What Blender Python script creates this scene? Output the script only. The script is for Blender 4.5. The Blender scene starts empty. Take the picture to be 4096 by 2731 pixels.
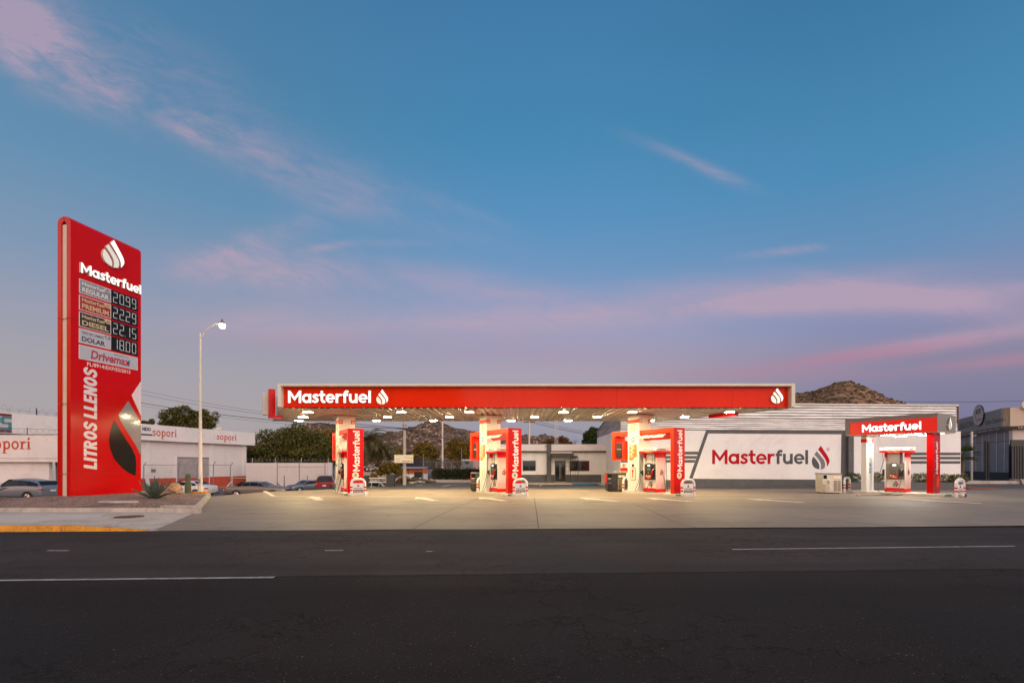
import bpy, bmesh, math, random
import numpy as np
from mathutils import Matrix, Vector
R = math.radians
random.seed(7)
rng = np.random.default_rng(7)
sc = bpy.context.scene
C = sc.collection
# ------------------------------------------------------------------ camera
F, CX, HZ, EYE = 1900.0, 2048.0, 1856.0, 1.75       # focal length in photo pixels, centre column, horizon row, eye height
cam = bpy.data.cameras.new('camera'); camo = bpy.data.objects.new('camera', cam); C.objects.link(camo)
camo.location = (0, 0, EYE); camo.rotation_euler = (R(90), 0, 0)
cam.sensor_width = 36; cam.lens = 36*F/4096; cam.shift_y = (HZ-1365.5)/4096; cam.clip_end = 8000; cam.clip_start = .05
sc.camera = camo
sc.view_settings.view_transform = 'Standard'; sc.view_settings.look = 'None'; sc.view_settings.exposure = 0; sc.view_settings.gamma = 1
sc.cycles.use_denoising = True
sc.cycles.sample_clamp_indirect = 6
sc.cycles.max_bounces = 6

def at(x, y, Y): return Vector(((x-CX)/F*Y, Y, EYE+(HZ-y)/F*Y))
def onz(x, y, z=0.0): Y = F*(EYE-z)/(y-HZ); return Vector(((x-CX)/F*Y, Y, z))
def lin(c): 
    c = c/255; return c/12.92 if c <= .04045 else ((c+.055)/1.055)**2.4
def S(r, g, b): return (lin(r), lin(g), lin(b), 1)
def fac(c, k): return (c[0]*k, c[1]*k, c[2]*k, 1)

# ------------------------------------------------------------------ node helper
class NT:
    def __init__(s, nt): s.nt = nt; nt.nodes.clear()
    def n(s, t, **kw):
        o = s.nt.nodes.new(t)
        for k, v in kw.items(): setattr(o, k, v)
        return o
    def l(s, a, b): s.nt.links.new(a, b)
    def put(s, sock, v):
        if hasattr(v, 'is_output'): s.l(v, sock)
        else: sock.default_value = v
    def m(s, op, a, b=0.0, c=None, clamp=False):
        o = s.n('ShaderNodeMath', operation=op); o.use_clamp = clamp
        s.put(o.inputs[0], a); s.put(o.inputs[1], b)
        if c is not None: s.put(o.inputs[2], c)
        return o.outputs[0]
    def mix(s, f, a, b):
        o = s.n('ShaderNodeMix', data_type='RGBA')
        s.put(o.inputs[0], f); s.put(o.inputs[6], a); s.put(o.inputs[7], b)
        return o.outputs[2]
    def ramp(s, f, stops, interp='LINEAR'):
        o = s.n('ShaderNodeValToRGB'); cr = o.color_ramp; cr.interpolation = interp
        while len(cr.elements) < len(stops): cr.elements.new(.5)
        for e, (p, c) in zip(cr.elements, stops):
            e.position = p; e.color = c if hasattr(c, '__len__') else (c, c, c, 1)
        s.put(o.inputs[0], f); return o.outputs[0]
    def ss(s, v, a, b):
        o = s.n('ShaderNodeMapRange', interpolation_type='SMOOTHSTEP')
        s.put(o.inputs[0], v); o.inputs[1].default_value = a; o.inputs[2].default_value = b
        return o.outputs[0]
    def noise(s, vec, scale, detail=3, rough=.55, dist=0):
        o = s.n('ShaderNodeTexNoise'); s.put(o.inputs['Vector'], vec)
        o.inputs['Scale'].default_value = scale; o.inputs['Detail'].default_value = detail
        o.inputs['Roughness'].default_value = rough; o.inputs['Distortion'].default_value = dist
        return o.outputs[0]
    def scale(s, vec, sx, sy, sz):
        o = s.n('ShaderNodeMapping'); s.put(o.inputs[0], vec); o.inputs[3].default_value = (sx, sy, sz); return o.outputs[0]

# ------------------------------------------------------------------ dusk sky: graded air with wisps of pink cloud, bright afterglow in the west (behind the camera)
world = bpy.data.worlds.new('World'); sc.world = world; world.use_nodes = True
w = NT(world.node_tree)
D = w.n('ShaderNodeTexCoord').outputs['Generated']
sx = w.n('ShaderNodeSeparateXYZ'); w.l(D, sx.inputs[0])
dx, dy, dz = sx.outputs
el = w.m('ARCSINE', dz); az = w.m('ARCTAN2', dx, dy)
e9 = w.m('DIVIDE', el, math.pi/2)
left = w.ramp(e9, [(0, S(166, 158, 158)), (.05, S(172, 164, 166)), (.10, S(166, 162, 170)), (.145, S(154, 158, 176)), (.2, S(130, 152, 180)), (.28, S(102, 144, 178)), (.36, S(84, 133, 170)), (.5, S(70, 120, 162)), (1, S(40, 80, 130))])
mid = w.ramp(e9, [(0, S(146, 144, 162)), (.05, S(158, 154, 166)), (.12, S(168, 164, 178)), (.16, S(152, 160, 190)), (.21, S(122, 154, 194)), (.3, S(90, 146, 190)), (.38, S(72, 136, 178)), (.5, S(66, 122, 166)), (1, S(40, 80, 130))])
right = w.ramp(e9, [(0, S(112, 116, 148)), (.05, S(126, 124, 152)), (.1, S(138, 134, 160)), (.15, S(134, 142, 178)), (.22, S(104, 144, 184)), (.3, S(76, 138, 180)), (.45, S(58, 116, 158)), (1, S(40, 80, 130))])
front = w.mix(w.ss(az, -.62, .0), left, w.mix(w.ss(az, .1, .75), mid, right))
# the clouds lie on a flat sheet of sky east of the station: u, v are their place on it
yy = w.m('MAXIMUM', dy, .05); U = w.m('DIVIDE', dx, yy); Vv = w.m('DIVIDE', dz, yy)
def sheet(rot, su, sv):
    c_, s_ = math.cos(R(rot)), math.sin(R(rot)); cb = w.n('ShaderNodeCombineXYZ')
    w.l(w.m('MULTIPLY', w.m('SUBTRACT', w.m('MULTIPLY', U, c_), w.m('MULTIPLY', Vv, s_)), su), cb.inputs[0])
    w.l(w.m('MULTIPLY', w.m('ADD', w.m('MULTIPLY', U, s_), w.m('MULTIPLY', Vv, c_)), sv), cb.inputs[1]); return cb.outputs[0]
na = w.noise(sheet(28, 1.6, 5.0), 2.0, 8, .62, .7); nb = w.noise(sheet(18, 3, 8), 4.0, 7, .65, 1.0)
nc = w.noise(sheet(-4, 1.0, 6.0), 1.8, 7, .6, .6)
wisA = w.ss(w.m('ADD', w.m('MULTIPLY', na, .6), w.m('MULTIPLY', nb, .4)), .34, .70)
wisB = w.ss(w.m('ADD', w.m('MULTIPLY', nc, .7), w.m('MULTIPLY', nb, .3)), .32, .66)
def blob(px, py, rx, ry, rot, st):
    f = 1091.0; u0, v0 = (px-1176)/f, (1065.7-py)/f; c, s_ = math.cos(R(rot)), math.sin(R(rot))
    da = w.m('SUBTRACT', U, u0); de = w.m('SUBTRACT', Vv, v0)
    u = w.m('DIVIDE', w.m('SUBTRACT', w.m('MULTIPLY', da, c), w.m('MULTIPLY', de, s_)), rx/f)
    v = w.m('DIVIDE', w.m('ADD', w.m('MULTIPLY', da, s_), w.m('MULTIPLY', de, c)), ry/f)
    q = w.m('ADD', w.m('MULTIPLY', u, u), w.m('MULTIPLY', v, v))
    return w.m('MULTIPLY', w.m('POWER', 2.718, w.m('MULTIPLY', q, -1.0)), st)
def total(bl):
    t = None
    for b in bl:
        v = blob(*b); t = v if t is None else w.m('ADD', t, v)
    return t
soft = total([(40, 50, 140, 80, 30, 1.5), (130, 150, 180, 62, 30, 1.2), (225, 205, 80, 30, 25, .7), (380, 160, 260, 80, 32, .38), (540, 340, 220, 46, 27, .70), (780, 420, 340, 64, 22, .42), (440, 310, 60, 14, 25, .7),
              (640, 625, 250, 48, 4, 1.1), (600, 560, 160, 40, -20, .5), (755, 567, 55, 9, -8, 1.1), (560, 560, 200, 20, -22, .35), (900, 560, 70, 9, 0, .3), (1655, 402, 80, 15, 22, .6), (1570, 362, 60, 11, 24, .3), (1500, 335, 90, 14, 22, .25), (1800, 577, 85, 10, -6, 1.0), (1030, 470, 130, 14, 18, .3)])
band = total([(1560, 712, 460, 32, -3, .9), (1900, 680, 380, 36, 1, .7), (1080, 655, 220, 34, 8, .65), (2180, 700, 300, 34, 8, .55), (2200, 782, 300, 20, -9, .95), (1980, 812, 280, 15, -8, .8), (2330, 825, 200, 16, -6, .8), (1720, 858, 300, 18, 0, .65), (1050, 745, 420, 60, 2, .55), (620, 755, 240, 46, 4, .55), (1900, 640, 560, 30, -3, .35), (2352, 660, 220, 22, -4, .45), (1400, 820, 500, 40, 0, .35)])
fs = w.m('MULTIPLY', soft, w.m('ADD', .14, w.m('MULTIPLY', wisA, .86)), clamp=True)
fb = w.m('MULTIPLY', band, w.m('ADD', .48, w.m('MULTIPLY', wisB, .62)), clamp=True)
front = w.mix(w.m('MULTIPLY', fs, .66), front, S(192, 164, 182))
front = w.mix(w.m('MULTIPLY', fb, .70), front, w.mix(w.ss(Vv, .22, .30), S(180, 134, 156), S(194, 164, 182)))
# west: roofs and trees across the road stay dark low down, then the orange afterglow
glow = w.ramp(e9, [(0, (.16, .10, .08, 1)), (.045, (.22, .13, .09, 1)), (.075, (3.2, .95, .16, 1)), (.12, (3.8, 1.15, .22, 1)), (.16, (2.9, 2.25, 1.95, 1)), (.25, (1.2, 1.02, 1.0, 1)), (.42, (.28, .27, .31, 1)), (1, S(80, 112, 150))])
# low down the unseen afterglow gets added bright and dark steps, shaped for the fascia's reflection
ub = w.m('ADD', w.m('DIVIDE', dx, w.m('MAXIMUM', w.m('MULTIPLY', dy, -1.0), .05)), w.m('MULTIPLY', w.m('SUBTRACT', w.noise(D, 9.0, 5, .6), .5), .10))
gf = w.ramp(w.m('MULTIPLY_ADD', ub, .5, .5), [(0, .62), (.38, .62), (.49, .78), (.535, 1.0), (.548, .22), (.585, .20), (.595, .62), (.61, .62), (.63, .30), (1, .34)])
gf = w.mix(w.ss(e9, .13, .22), gf, (1, 1, 1, 1))
gm = w.n('ShaderNodeMix', data_type='RGBA', blend_type='MULTIPLY'); gm.inputs[0].default_value = 1; w.l(glow, gm.inputs[6]); w.l(gf, gm.inputs[7]); glow = gm.outputs[2]
bk = w.mix(w.ss(dy, .25, -.45), front, glow)
# the ground half of the dome takes a dull earth tone
skyc = w.mix(w.ss(dz, -.02, -.08), bk, (.05, .045, .045, 1))
bg = w.n('ShaderNodeBackground'); w.l(skyc, bg.inputs[0]); bg.inputs[1].default_value = 1.0
wo = w.n('ShaderNodeOutputWorld'); w.l(bg.outputs[0], wo.inputs[0])
# last warm light of the set sun, very soft, from behind the camera
sl = bpy.data.lights.new('low_sun', 'SUN'); sl.energy = 2.9; sl.angle = R(95); sl.color = (1, .90, .84)
so = bpy.data.objects.new('low_sun', sl); C.objects.link(so); so.rotation_euler = (R(72), 0, R(42))

# ------------------------------------------------------------------ materials
MATS = {}
def mat(name, col, rough=.6, metal=0, var=.12, vs=2.0, bump=0, bs=40, coat=0, emis=None, es=0, alpha=None, dirt=None, spec=.5):
    if name in MATS: return MATS[name]
    m = bpy.data.materials.new(name); m.use_nodes = True; t = NT(m.node_tree); MATS[name] = m
    p = t.n('ShaderNodeBsdfPrincipled'); o = t.n('ShaderNodeOutputMaterial'); t.l(p.outputs[0], o.inputs[0])
    co = t.n('ShaderNodeTexCoord').outputs['Object']
    if var:
        a = t.noise(co, vs, 5, .6); b = t.noise(co, vs*9, 3, .6)
        f = t.m('ADD', t.m('MULTIPLY', a, .65), t.m('MULTIPLY', b, .35))
        c = t.mix(t.ss(f, .35, .65), fac(col, 1-var), fac(col, 1+var))
        if dirt:
            c = t.mix(t.m('MULTIPLY', t.ss(t.noise(co, vs*.7, 6, .7, 1.5), .5, .72), dirt[1]), c, dirt[0])
        t.l(c, p.inputs['Base Color'])
        t.l(t.m('ADD', rough-.06, t.m('MULTIPLY', b, .12)), p.inputs['Roughness'])
    else:
        p.inputs['Base Color'].default_value = col; p.inputs['Roughness'].default_value = rough
    p.inputs['Metallic'].default_value = metal; p.inputs['Specular IOR Level'].default_value = spec
    if coat: p.inputs['Coat Weight'].default_value = coat; p.inputs['Coat Roughness'].default_value = .05
    if emis: p.inputs['Emission Color'].default_value = emis; p.inputs['Emission Strength'].default_value = es
    if alpha is not None: p.inputs['Alpha'].default_value = alpha
    if bump:
        bn = t.n('ShaderNodeBump'); bn.inputs['Strength'].default_value = 1; bn.inputs['Distance'].default_value = bump
        t.l(t.noise(co, bs, 4, .65), bn.inputs['Height']); t.l(bn.outputs[0], p.inputs['Normal'])
    return m
def graph(name):
    m = bpy.data.materials.new(name); m.use_nodes = True; t = NT(m.node_tree); MATS[name] = m
    p = t.n('ShaderNodeBsdfPrincipled'); o = t.n('ShaderNodeOutputMaterial'); t.l(p.outputs[0], o.inputs[0])
    return m, t, p, t.n('ShaderNodeTexCoord').outputs['Object'], o

RED = mat('gloss_red_panel', (.52, .003, .004, 1), .16, var=.05, vs=.4, spec=.2)
REDF = mat('fascia_red_panel', (.72, .022, .005, 1), .07, var=.05, vs=.3, bump=.0004, bs=1.2, spec=.12)
ORED = mat('orange_red_frame', (.78, .035, .004, 1), .25, var=.05, vs=.5, spec=.25)
REDP = mat('red_paint', (.55, .008, .006, 1), .4, spec=.2)
WHITE = mat('white_paint', (.62, .615, .60, 1), .35, var=.04, vs=1)
OFFW = mat('offwhite_metal', (.62, .58, .50, 1), .4, var=.06, vs=1)
CREAM = mat('cream_metal', (.62, .53, .42, 1), .45, var=.06, vs=1)
BLACK = mat('black_plastic', (.018, .018, .02, 1), .35, var=.1)
DGREY = mat('dark_grey_plastic', (.045, .045, .048, 1), .45, var=.1)
GREY = mat('grey_paint', (.085, .085, .09, 1), .7, var=.12, vs=1.2, dirt=((.16, .15, .14, 1), .35))
GREYM = mat('grey_metal', (.22, .21, .20, 1), .4, .3, var=.06)
SILV = mat('brushed_silver', (.55, .53, .50, 1), .3, .9, var=.05)
SOFF = mat('soffit_metal', (.50, .46, .40, 1), .42, .45, var=.14, vs=.6, spec=.3)
LETW = mat('lit_letter_face', (.8, .8, .78, 1), .4, var=0, emis=(1, .97, .90, 1), es=.85)
LETD = mat('dim_lit_letter_face', (.6, .6, .55, 1), .4, var=0, emis=(1, .93, .78, 1), es=.28)
LETP = mat('white_vinyl', (.80, .76, .70, 1), .4, var=.03)
PINKW = mat('pale_vinyl', (.70, .62, .60, 1), .3, var=.03)
GREYV = mat('grey_vinyl', (.23, .22, .21, 1), .12, var=.03, coat=.5)
BLKV = mat('black_vinyl', (.012, .013, .011, 1), .12, var=.05, spec=.22)
SEG = mat('price_segment', (.5, .5, .5, 1), .5, var=0, emis=(.9, .92, 1, 1), es=.16)
LED = mat('lamp_panel', (.9, .9, .9, 1), .5, var=0, emis=(1, .79, .40, 1), es=500)
LENS = mat('lamp_lens', (.9, .9, .9, 1), .5, var=0, emis=(1, .84, .5, 1), es=3)
LENSW = mat('white_lamp_lens', (.9, .9, .9, 1), .5, var=0, emis=(1, .93, .8, 1), es=2.2)
LEDW = mat('white_lamp_panel', (.9, .9, .9, 1), .5, var=0, emis=(1, .92, .74, 1), es=150)
LEDS = mat('street_lamp_glow', (.9, .9, .9, 1), .5, var=0, emis=(1, .92, .66, 1), es=26)
GLASS = mat('dark_window_glass', (.012, .015, .018, 1), .04, var=0, spec=.5)
CARGL = mat('car_window', (.010, .012, .014, 1), .12, var=0, spec=.22)
CONC = mat('kerb_concrete', (.42, .365, .32, 1), .85, var=.15, vs=1.5, bump=.004, bs=30, dirt=((.12, .10, .09, 1), .5))
YEL = mat('worn_yellow_paint', (.60, .26, .02, 1), .7, var=.22, vs=4.5, bump=.003, bs=20, dirt=((.05, .035, .025, 1), .95))
BLUEP = mat('blue_kerb_paint', (.02, .17, .36, 1), .6)
LINEW = mat('road_line_paint', (.30, .27, .25, 1), .8, var=.3, vs=8, dirt=((.06, .05, .05, 1), .7))
LINES = mat('slab_line_paint', (.56, .50, .42, 1), .8, var=.12, vs=4, dirt=((.28, .24, .19, 1), .6))
CRACK = mat('joint_dark', (.10, .085, .07, 1), .95, var=.2)
RUBB = mat('tyre_rubber', (.015, .015, .015, 1), .8, var=.1)
TEALV = mat('teal_paint', (.06, .22, .25, 1), .7)
RUST = mat('rusty_steel', (.11, .045, .025, 1), .85, var=.35, vs=3, bump=.002)
WOOD = mat('weathered_wood', (.16, .12, .09, 1), .85, var=.3, vs=4)
BARK = mat('bark', (.10, .075, .055, 1), .9, var=.3, vs=5, bump=.01, bs=20)
PSTEEL = mat('galvanised_pipe', (.30, .28, .27, 1), .5, .4, var=.12)
POLEC = mat('cream_painted_pole', (.64, .57, .48, 1), .6, var=.12, vs=1.5, dirt=((.30, .22, .16, 1), .6))
CPOLE = mat('concrete_pole', (.40, .36, .33, 1), .85, var=.1, vs=2)
WIREB = mat('black_cable', (.012, .012, .014, 1), .7, var=0)
ORNG = mat('orange_wall_paint', (.62, .13, .02, 1), .7, var=.12)
SKIN = mat('skin', (.58, .33, .19, 1), .55, var=.06)
HAIR = mat('dark_hair', (.02, .012, .008, 1), .6, var=.2)
MASK = mat('surgical_mask', (.55, .68, .66, 1), .8, var=.04)

def asphalt(name, base, k=1.0):
    m, t, p, co, o = graph(name)
    big = t.noise(co, .25, 5, .6, .5); fine = t.noise(co, 60, 3, .75); mid = t.noise(t.scale(co, .25, 1.6, 1), 1.4, 5, .65)
    c = t.mix(t.ss(big, .3, .7), fac(base, .75), fac(base, 1.25))
    c = t.mix(t.m('MULTIPLY', t.ss(mid, .4, .75), .4), c, fac(base, .55))
    def specks(sc_, lo, hi, nz):
        v = t.n('ShaderNodeTexVoronoi'); t.l(co, v.inputs['Vector']); v.inputs['Scale'].default_value = sc_
        return t.m('MULTIPLY', t.ss(v.outputs['Distance'], hi, lo), t.ss(t.noise(co, nz, 2, .5), .48, .6))
    spk = t.m('MAXIMUM', specks(34, .08, .20, 21), t.m('MAXIMUM', specks(17, .05, .13, 11), t.m('MULTIPLY', specks(8, .05, .10, 5), .8)))
    c = t.mix(t.m('MULTIPLY', spk, .85*k), c, (.30, .245, .21, 1))
    c = t.mix(t.m('MULTIPLY', t.ss(fine, .5, .68), .5), c, fac(base, 2.6)); c = t.mix(t.m('MULTIPLY', t.ss(fine, .46, .34), .6), c, fac(base, .35))
    # polished wheel tracks along the lanes
    trk = t.ss(t.noise(t.scale(co, .02, .55, 1), 1.0, 2, .5), .46, .60); c = t.mix(t.m('MULTIPLY', trk, .35), c, fac(base, .5))
    c = t.mix(t.m('MULTIPLY', t.ss(t.noise(co, .16, 3, .5), .45, .6), .45), c, (base[2]*.95, base[2]*1.02, base[2]*1.2, 1))
    # cracks: narrow band where a distorted noise crosses its middle
    cn = t.noise(co, .9, 6, .62, .35); g = t.m('ABSOLUTE', t.m('SUBTRACT', cn, .5))
    ck = t.m('MULTIPLY', t.ss(g, .010, .002), t.ss(t.noise(co, .22, 2, .5), .46, .56))
    c = t.mix(t.m('MULTIPLY', ck, .4*k), c, (.006, .005, .005, 1))
    t.l(c, p.inputs['Base Color']); p.inputs['Roughness'].default_value = .85; p.inputs['Specular IOR Level'].default_value = .12
    bn = t.n('ShaderNodeBump'); bn.inputs['Strength'].default_value = .9; bn.inputs['Distance'].default_value = .015
    t.l(t.m('SUBTRACT', t.m('ADD', fine, t.m('MULTIPLY', spk, .5)), t.m('MULTIPLY', ck, 2)), bn.inputs['Height']); t.l(bn.outputs[0], p.inputs['Normal'])
    return m
ASPH = asphalt('old_asphalt', (.022, .0178, .0168, 1))
ASPN = asphalt('patched_asphalt', (.046, .038, .036, 1), .6)
ASPB = asphalt('yard_asphalt', (.13, .115, .11, 1), .4)
DIRT = asphalt('street_dirt', (.17, .13, .12, 1), .3)

def slabmat():
    m, t, p, co, o = graph('station_concrete')
    b = (.235, .185, .138, 1)
    a = t.noise(co, .18, 5, .6, .6); f = t.noise(co, 30, 3, .7); st = t.noise(t.scale(co, .16, 1.1, 1), 1.0, 7, .7, 1.0)
    c = t.mix(t.ss(a, .3, .7), fac(b, .86), fac(b, 1.1))
    c = t.mix(t.m('MULTIPLY', t.ss(st, .46, .68), .42), c, fac((.22, .175, .14, 1), .75))
    c = t.mix(t.m('MULTIPLY', t.ss(f, .5, .75), .3), c, fac(b, .7))
    c = t.mix(t.m('MULTIPLY', t.ss(t.noise(co, .5, 5, .65, 1.2), .52, .64), .5), c, (.16, .125, .095, 1))
    rt = t.n('ShaderNodeMapping'); t.l(co, rt.inputs[0]); rt.inputs[2].default_value = (0, 0, R(-12)); rt.inputs[3].default_value = (.05, .9, 1)
    tyre = t.m('MULTIPLY', t.ss(t.noise(rt.outputs[0], 2.4, 4, .55, .3), .56, .66), t.ss(t.noise(co, .2, 3, .5), .4, .6))
    c = t.mix(t.m('MULTIPLY', tyre, .35), c, (.10, .08, .065, 1))
    sp = t.m('MULTIPLY', t.ss(t.noise(co, 2.6, 3, .5, .4), .66, .74), .6)
    c = t.mix(sp, c, (.12, .10, .085, 1))
    t.l(c, p.inputs['Base Color']); t.l(t.m('ADD', .5, t.m('MULTIPLY', st, .25)), p.inputs['Roughness']); p.inputs['Specular IOR Level'].default_value = .35
    bn = t.n('ShaderNodeBump'); bn.inputs['Strength'].default_value = .5; bn.inputs['Distance'].default_value = .006
    t.l(f, bn.inputs['Height']); t.l(bn.outputs[0], p.inputs['Normal'])
    return m
SLAB = slabmat()

def blockwall(name, col, bw=.4, bh=.2, mort=.82, dirt=.3):
    m, t, p, co, o = graph(name)
    sp = t.n('ShaderNodeSeparateXYZ'); t.l(co, sp.inputs[0]); cb = t.n('ShaderNodeCombineXYZ'); t.l(sp.outputs[0], cb.inputs[0]); t.l(sp.outputs[2], cb.inputs[1])
    br = t.n('ShaderNodeTexBrick'); t.l(cb.outputs[0], br.inputs['Vector']); br.inputs['Scale'].default_value = 1
    br.inputs['Brick Width'].default_value = bw; br.inputs['Row Height'].default_value = bh; br.inputs['Mortar Size'].default_value = .012; br.inputs['Mortar Smooth'].default_value = .4
    br.inputs['Color1'].default_value = col; br.inputs['Color2'].default_value = fac(col, .96); br.inputs['Mortar'].default_value = fac(col, mort)
    d = t.noise(t.scale(co, 1, 1, .25), .9, 6, .7, .5)
    c = t.mix(t.m('MULTIPLY', t.ss(d, .5, .78), dirt), br.outputs[0], fac(col, .55))
    t.l(c, p.inputs['Base Color']); p.inputs['Roughness'].default_value = .8
    bn = t.n('ShaderNodeBump'); bn.inputs['Strength'].default_value = .6; bn.inputs['Distance'].default_value = .01; bn.invert = True
    t.l(br.outputs['Fac'], bn.inputs['Height']); t.l(bn.outputs[0], p.inputs['Normal'])
    return m
BWHITE = blockwall('whitewashed_block', (.74, .65, .61, 1))
BSTUC = mat('white_stucco', (.72, .66, .63, 1), .8, var=.05, vs=.8, bump=.003, bs=25, dirt=((.40, .33, .30, 1), .25))
WALLW = mat('station_wall_white', (.78, .765, .755, 1), .6, var=.04, vs=.6, bump=.002, bs=30, dirt=((.42, .38, .35, 1), .22))
BREDP = mat('brick_red_paint', (.46, .055, .02, 1), .75, var=.1)

def leafmat(name, dark, light, tint=None):
    m, t, p, co, o = graph(name)
    g = t.n('ShaderNodeNewGeometry'); r = g.outputs['Random Per Island']; n = t.noise(co, .9, 3, .6)
    f = t.m('ADD', t.m('MULTIPLY', r, .55), t.m('MULTIPLY', n, .5))
    c = t.mix(t.ss(f, .3, .8), dark, light)
    if tint: c = t.mix(t.m('MULTIPLY', t.ss(t.noise(co, .6, 3, .6), .5, .65), t.ss(r, .3, .7)), c, tint)
    t.l(c, p.inputs['Base Color']); p.inputs['Roughness'].default_value = .6; p.inputs['Specular IOR Level'].default_value = .25
    tr = t.n('ShaderNodeBsdfTranslucent'); t.l(c, tr.inputs[0]); mx = t.n('ShaderNodeMixShader'); mx.inputs[0].default_value = .25
    t.l(p.outputs[0], mx.inputs[1]); t.l(tr.outputs[0], mx.inputs[2]); t.l(mx.outputs[0], o.inputs[0])
    return m
LEAF = leafmat('leaf_green', (.022, .030, .006, 1), (.20, .19, .035, 1), (.26, .18, .04, 1))
LEAFD = leafmat('leaf_dark_green', (.014, .030, .008, 1), (.085, .125, .028, 1))
LEAFY = leafmat('leaf_yellow_green', (.06, .05, .008, 1), (.36, .25, .035, 1), (.36, .16, .035, 1))
LEAFR = leafmat('leaf_rusty', (.10, .055, .018, 1), (.34, .15, .06, 1))
PALM = leafmat('palm_frond', (.045, .045, .014, 1), (.20, .16, .06, 1), (.26, .15, .06, 1))
TWIG = mat('bare_twig', (.16, .11, .08, 1), .9)
AGAV = mat('agave_leaf', (.06, .085, .065, 1), .5, var=.25, vs=4)
CACT = mat('cactus_green', (.07, .085, .035, 1), .6, var=.2, vs=8)

def gravelmat():
    m, t, p, co, o = graph('brown_gravel')
    v = t.n('ShaderNodeTexVoronoi'); t.l(co, v.inputs['Vector']); v.inputs['Scale'].default_value = 27
    n = t.noise(co, .8, 4, .6)
    sep = t.n('ShaderNodeSeparateColor'); t.l(v.outputs['Color'], sep.inputs[0])
    c = t.mix(sep.outputs[0], (.10, .055, .042, 1), (.40, .27, .21, 1)); c = t.mix(t.m('MULTIPLY', t.ss(n, .4, .7), .5), c, (.10, .065, .06, 1))
    t.l(c, p.inputs['Base Color']); p.inputs['Roughness'].default_value = .9
    bn = t.n('ShaderNodeBump'); bn.inputs['Distance'].default_value = .028; bn.inputs['Strength'].default_value = 1; bn.invert = True
    t.l(v.outputs['Distance'], bn.inputs['Height']); t.l(bn.outputs[0], p.inputs['Normal'])
    return m
GRAV = gravelmat()

def hillmat(name, warm):
    m, t, p, co, o = graph(name)
    n = t.noise(co, .03, 8, .75, .6); f = t.noise(co, .35, 4, .75, .3); b = t.noise(co, .014, 3, .6)
    v = t.n('ShaderNodeTexVoronoi'); t.l(co, v.inputs['Vector']); v.inputs['Scale'].default_value = .23
    bush = t.m('MULTIPLY', t.ss(v.outputs['Distance'], .60, .42), t.ss(t.m('ADD', f, t.m('MULTIPLY', n, .5)), .62, .74))
    c = t.mix(t.ss(n, .38, .62), fac(warm, .55), fac(warm, 1.2))
    c = t.mix(t.m('MULTIPLY', bush, .85), c, (.060, .042, .028, 1))
    t.l(c, p.inputs['Base Color']); p.inputs['Roughness'].default_value = .95; p.inputs['Specular IOR Level'].default_value = .05
    bn = t.n('ShaderNodeBump'); bn.inputs['Distance'].default_value = 3; bn.inputs['Strength'].default_value = 1
    t.l(f, bn.inputs['Height']); t.l(bn.outputs[0], p.inputs['Normal'])
    return m
HILL = hillmat('hill_scrub', (.30, .195, .14, 1))
HILLR = hillmat('hill_scrub_brown', (.36, .22, .125, 1))
SCRUB = mat('hill_bush', (.075, .055, .034, 1), .95, var=.35, vs=.05)
HROCK = mat('hill_rock', (.42, .285, .22, 1), .9, var=.25, vs=.05)

def perfmat():   # white panel with a printed fade of small dots
    m, t, p, co, o = graph('dotted_panel')
    sp = t.n('ShaderNodeSeparateXYZ'); t.l(co, sp.inputs[0])
    h = t.m('ADD', sp.outputs[0], sp.outputs[1]); z = sp.outputs[2]; k = .055
    a = t.m('FRACT', t.m('DIVIDE', t.m('ADD', h, z), k)); b = t.m('FRACT', t.m('DIVIDE', t.m('SUBTRACT', h, z), k))
    d = t.m('ADD', t.m('POWER', t.m('SUBTRACT', a, .5), 2), t.m('POWER', t.m('SUBTRACT', b, .5), 2))
    zz = t.m('ABSOLUTE', t.m('SUBTRACT', z, 1.18))
    rad = t.m('MULTIPLY', t.ss(zz, .30, .85), .13)
    dot = t.m('LESS_THAN', d, rad)
    c = t.mix(dot, (.76, .72, .66, 1), (.42, .06, .04, 1))
    t.l(c, p.inputs['Base Color']); p.inputs['Roughness'].default_value = .35
    return m
PERF = perfmat()
def corr(name, col, metal=.7, rough=.38):
    m, t, p, co, o = graph(name)
    n = t.noise(t.scale(co, .22, .22, 2.5), 1.6, 5, .65); rw = t.noise(t.scale(co, .05, .05, 3.3), 1.0, 1, .5)
    c = t.mix(t.ss(n, .35, .68), fac(col, .62), fac(col, 1.1)); c = t.mix(t.m('MULTIPLY', t.ss(rw, .55, .7), .4), c, (.30, .20, .14, 1))
    t.l(c, p.inputs['Base Color']); p.inputs['Metallic'].default_value = metal; p.inputs['Roughness'].default_value = rough
    return m
CORR = corr('corrugated_zinc', (.62, .60, .585, 1), .55, .32)
def linkmat():   # wire mesh: diamonds of thin wire, open between
    m, t, p, co, o = graph('chain_link_wire')
    sp = t.n('ShaderNodeSeparateXYZ'); t.l(co, sp.inputs[0]); k = .11
    a = t.m('FRACT', t.m('DIVIDE', t.m('ADD', sp.outputs[0], sp.outputs[2]), k)); b = t.m('FRACT', t.m('DIVIDE', t.m('SUBTRACT', sp.outputs[0], sp.outputs[2]), k))
    al = t.m('MAXIMUM', t.m('LESS_THAN', a, .04), t.m('LESS_THAN', b, .04))
    p.inputs['Base Color'].default_value = (.20, .18, .17, 1); t.l(al, p.inputs['Alpha']); p.inputs['Roughness'].default_value = .6
    return m
LINK = linkmat()
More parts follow.
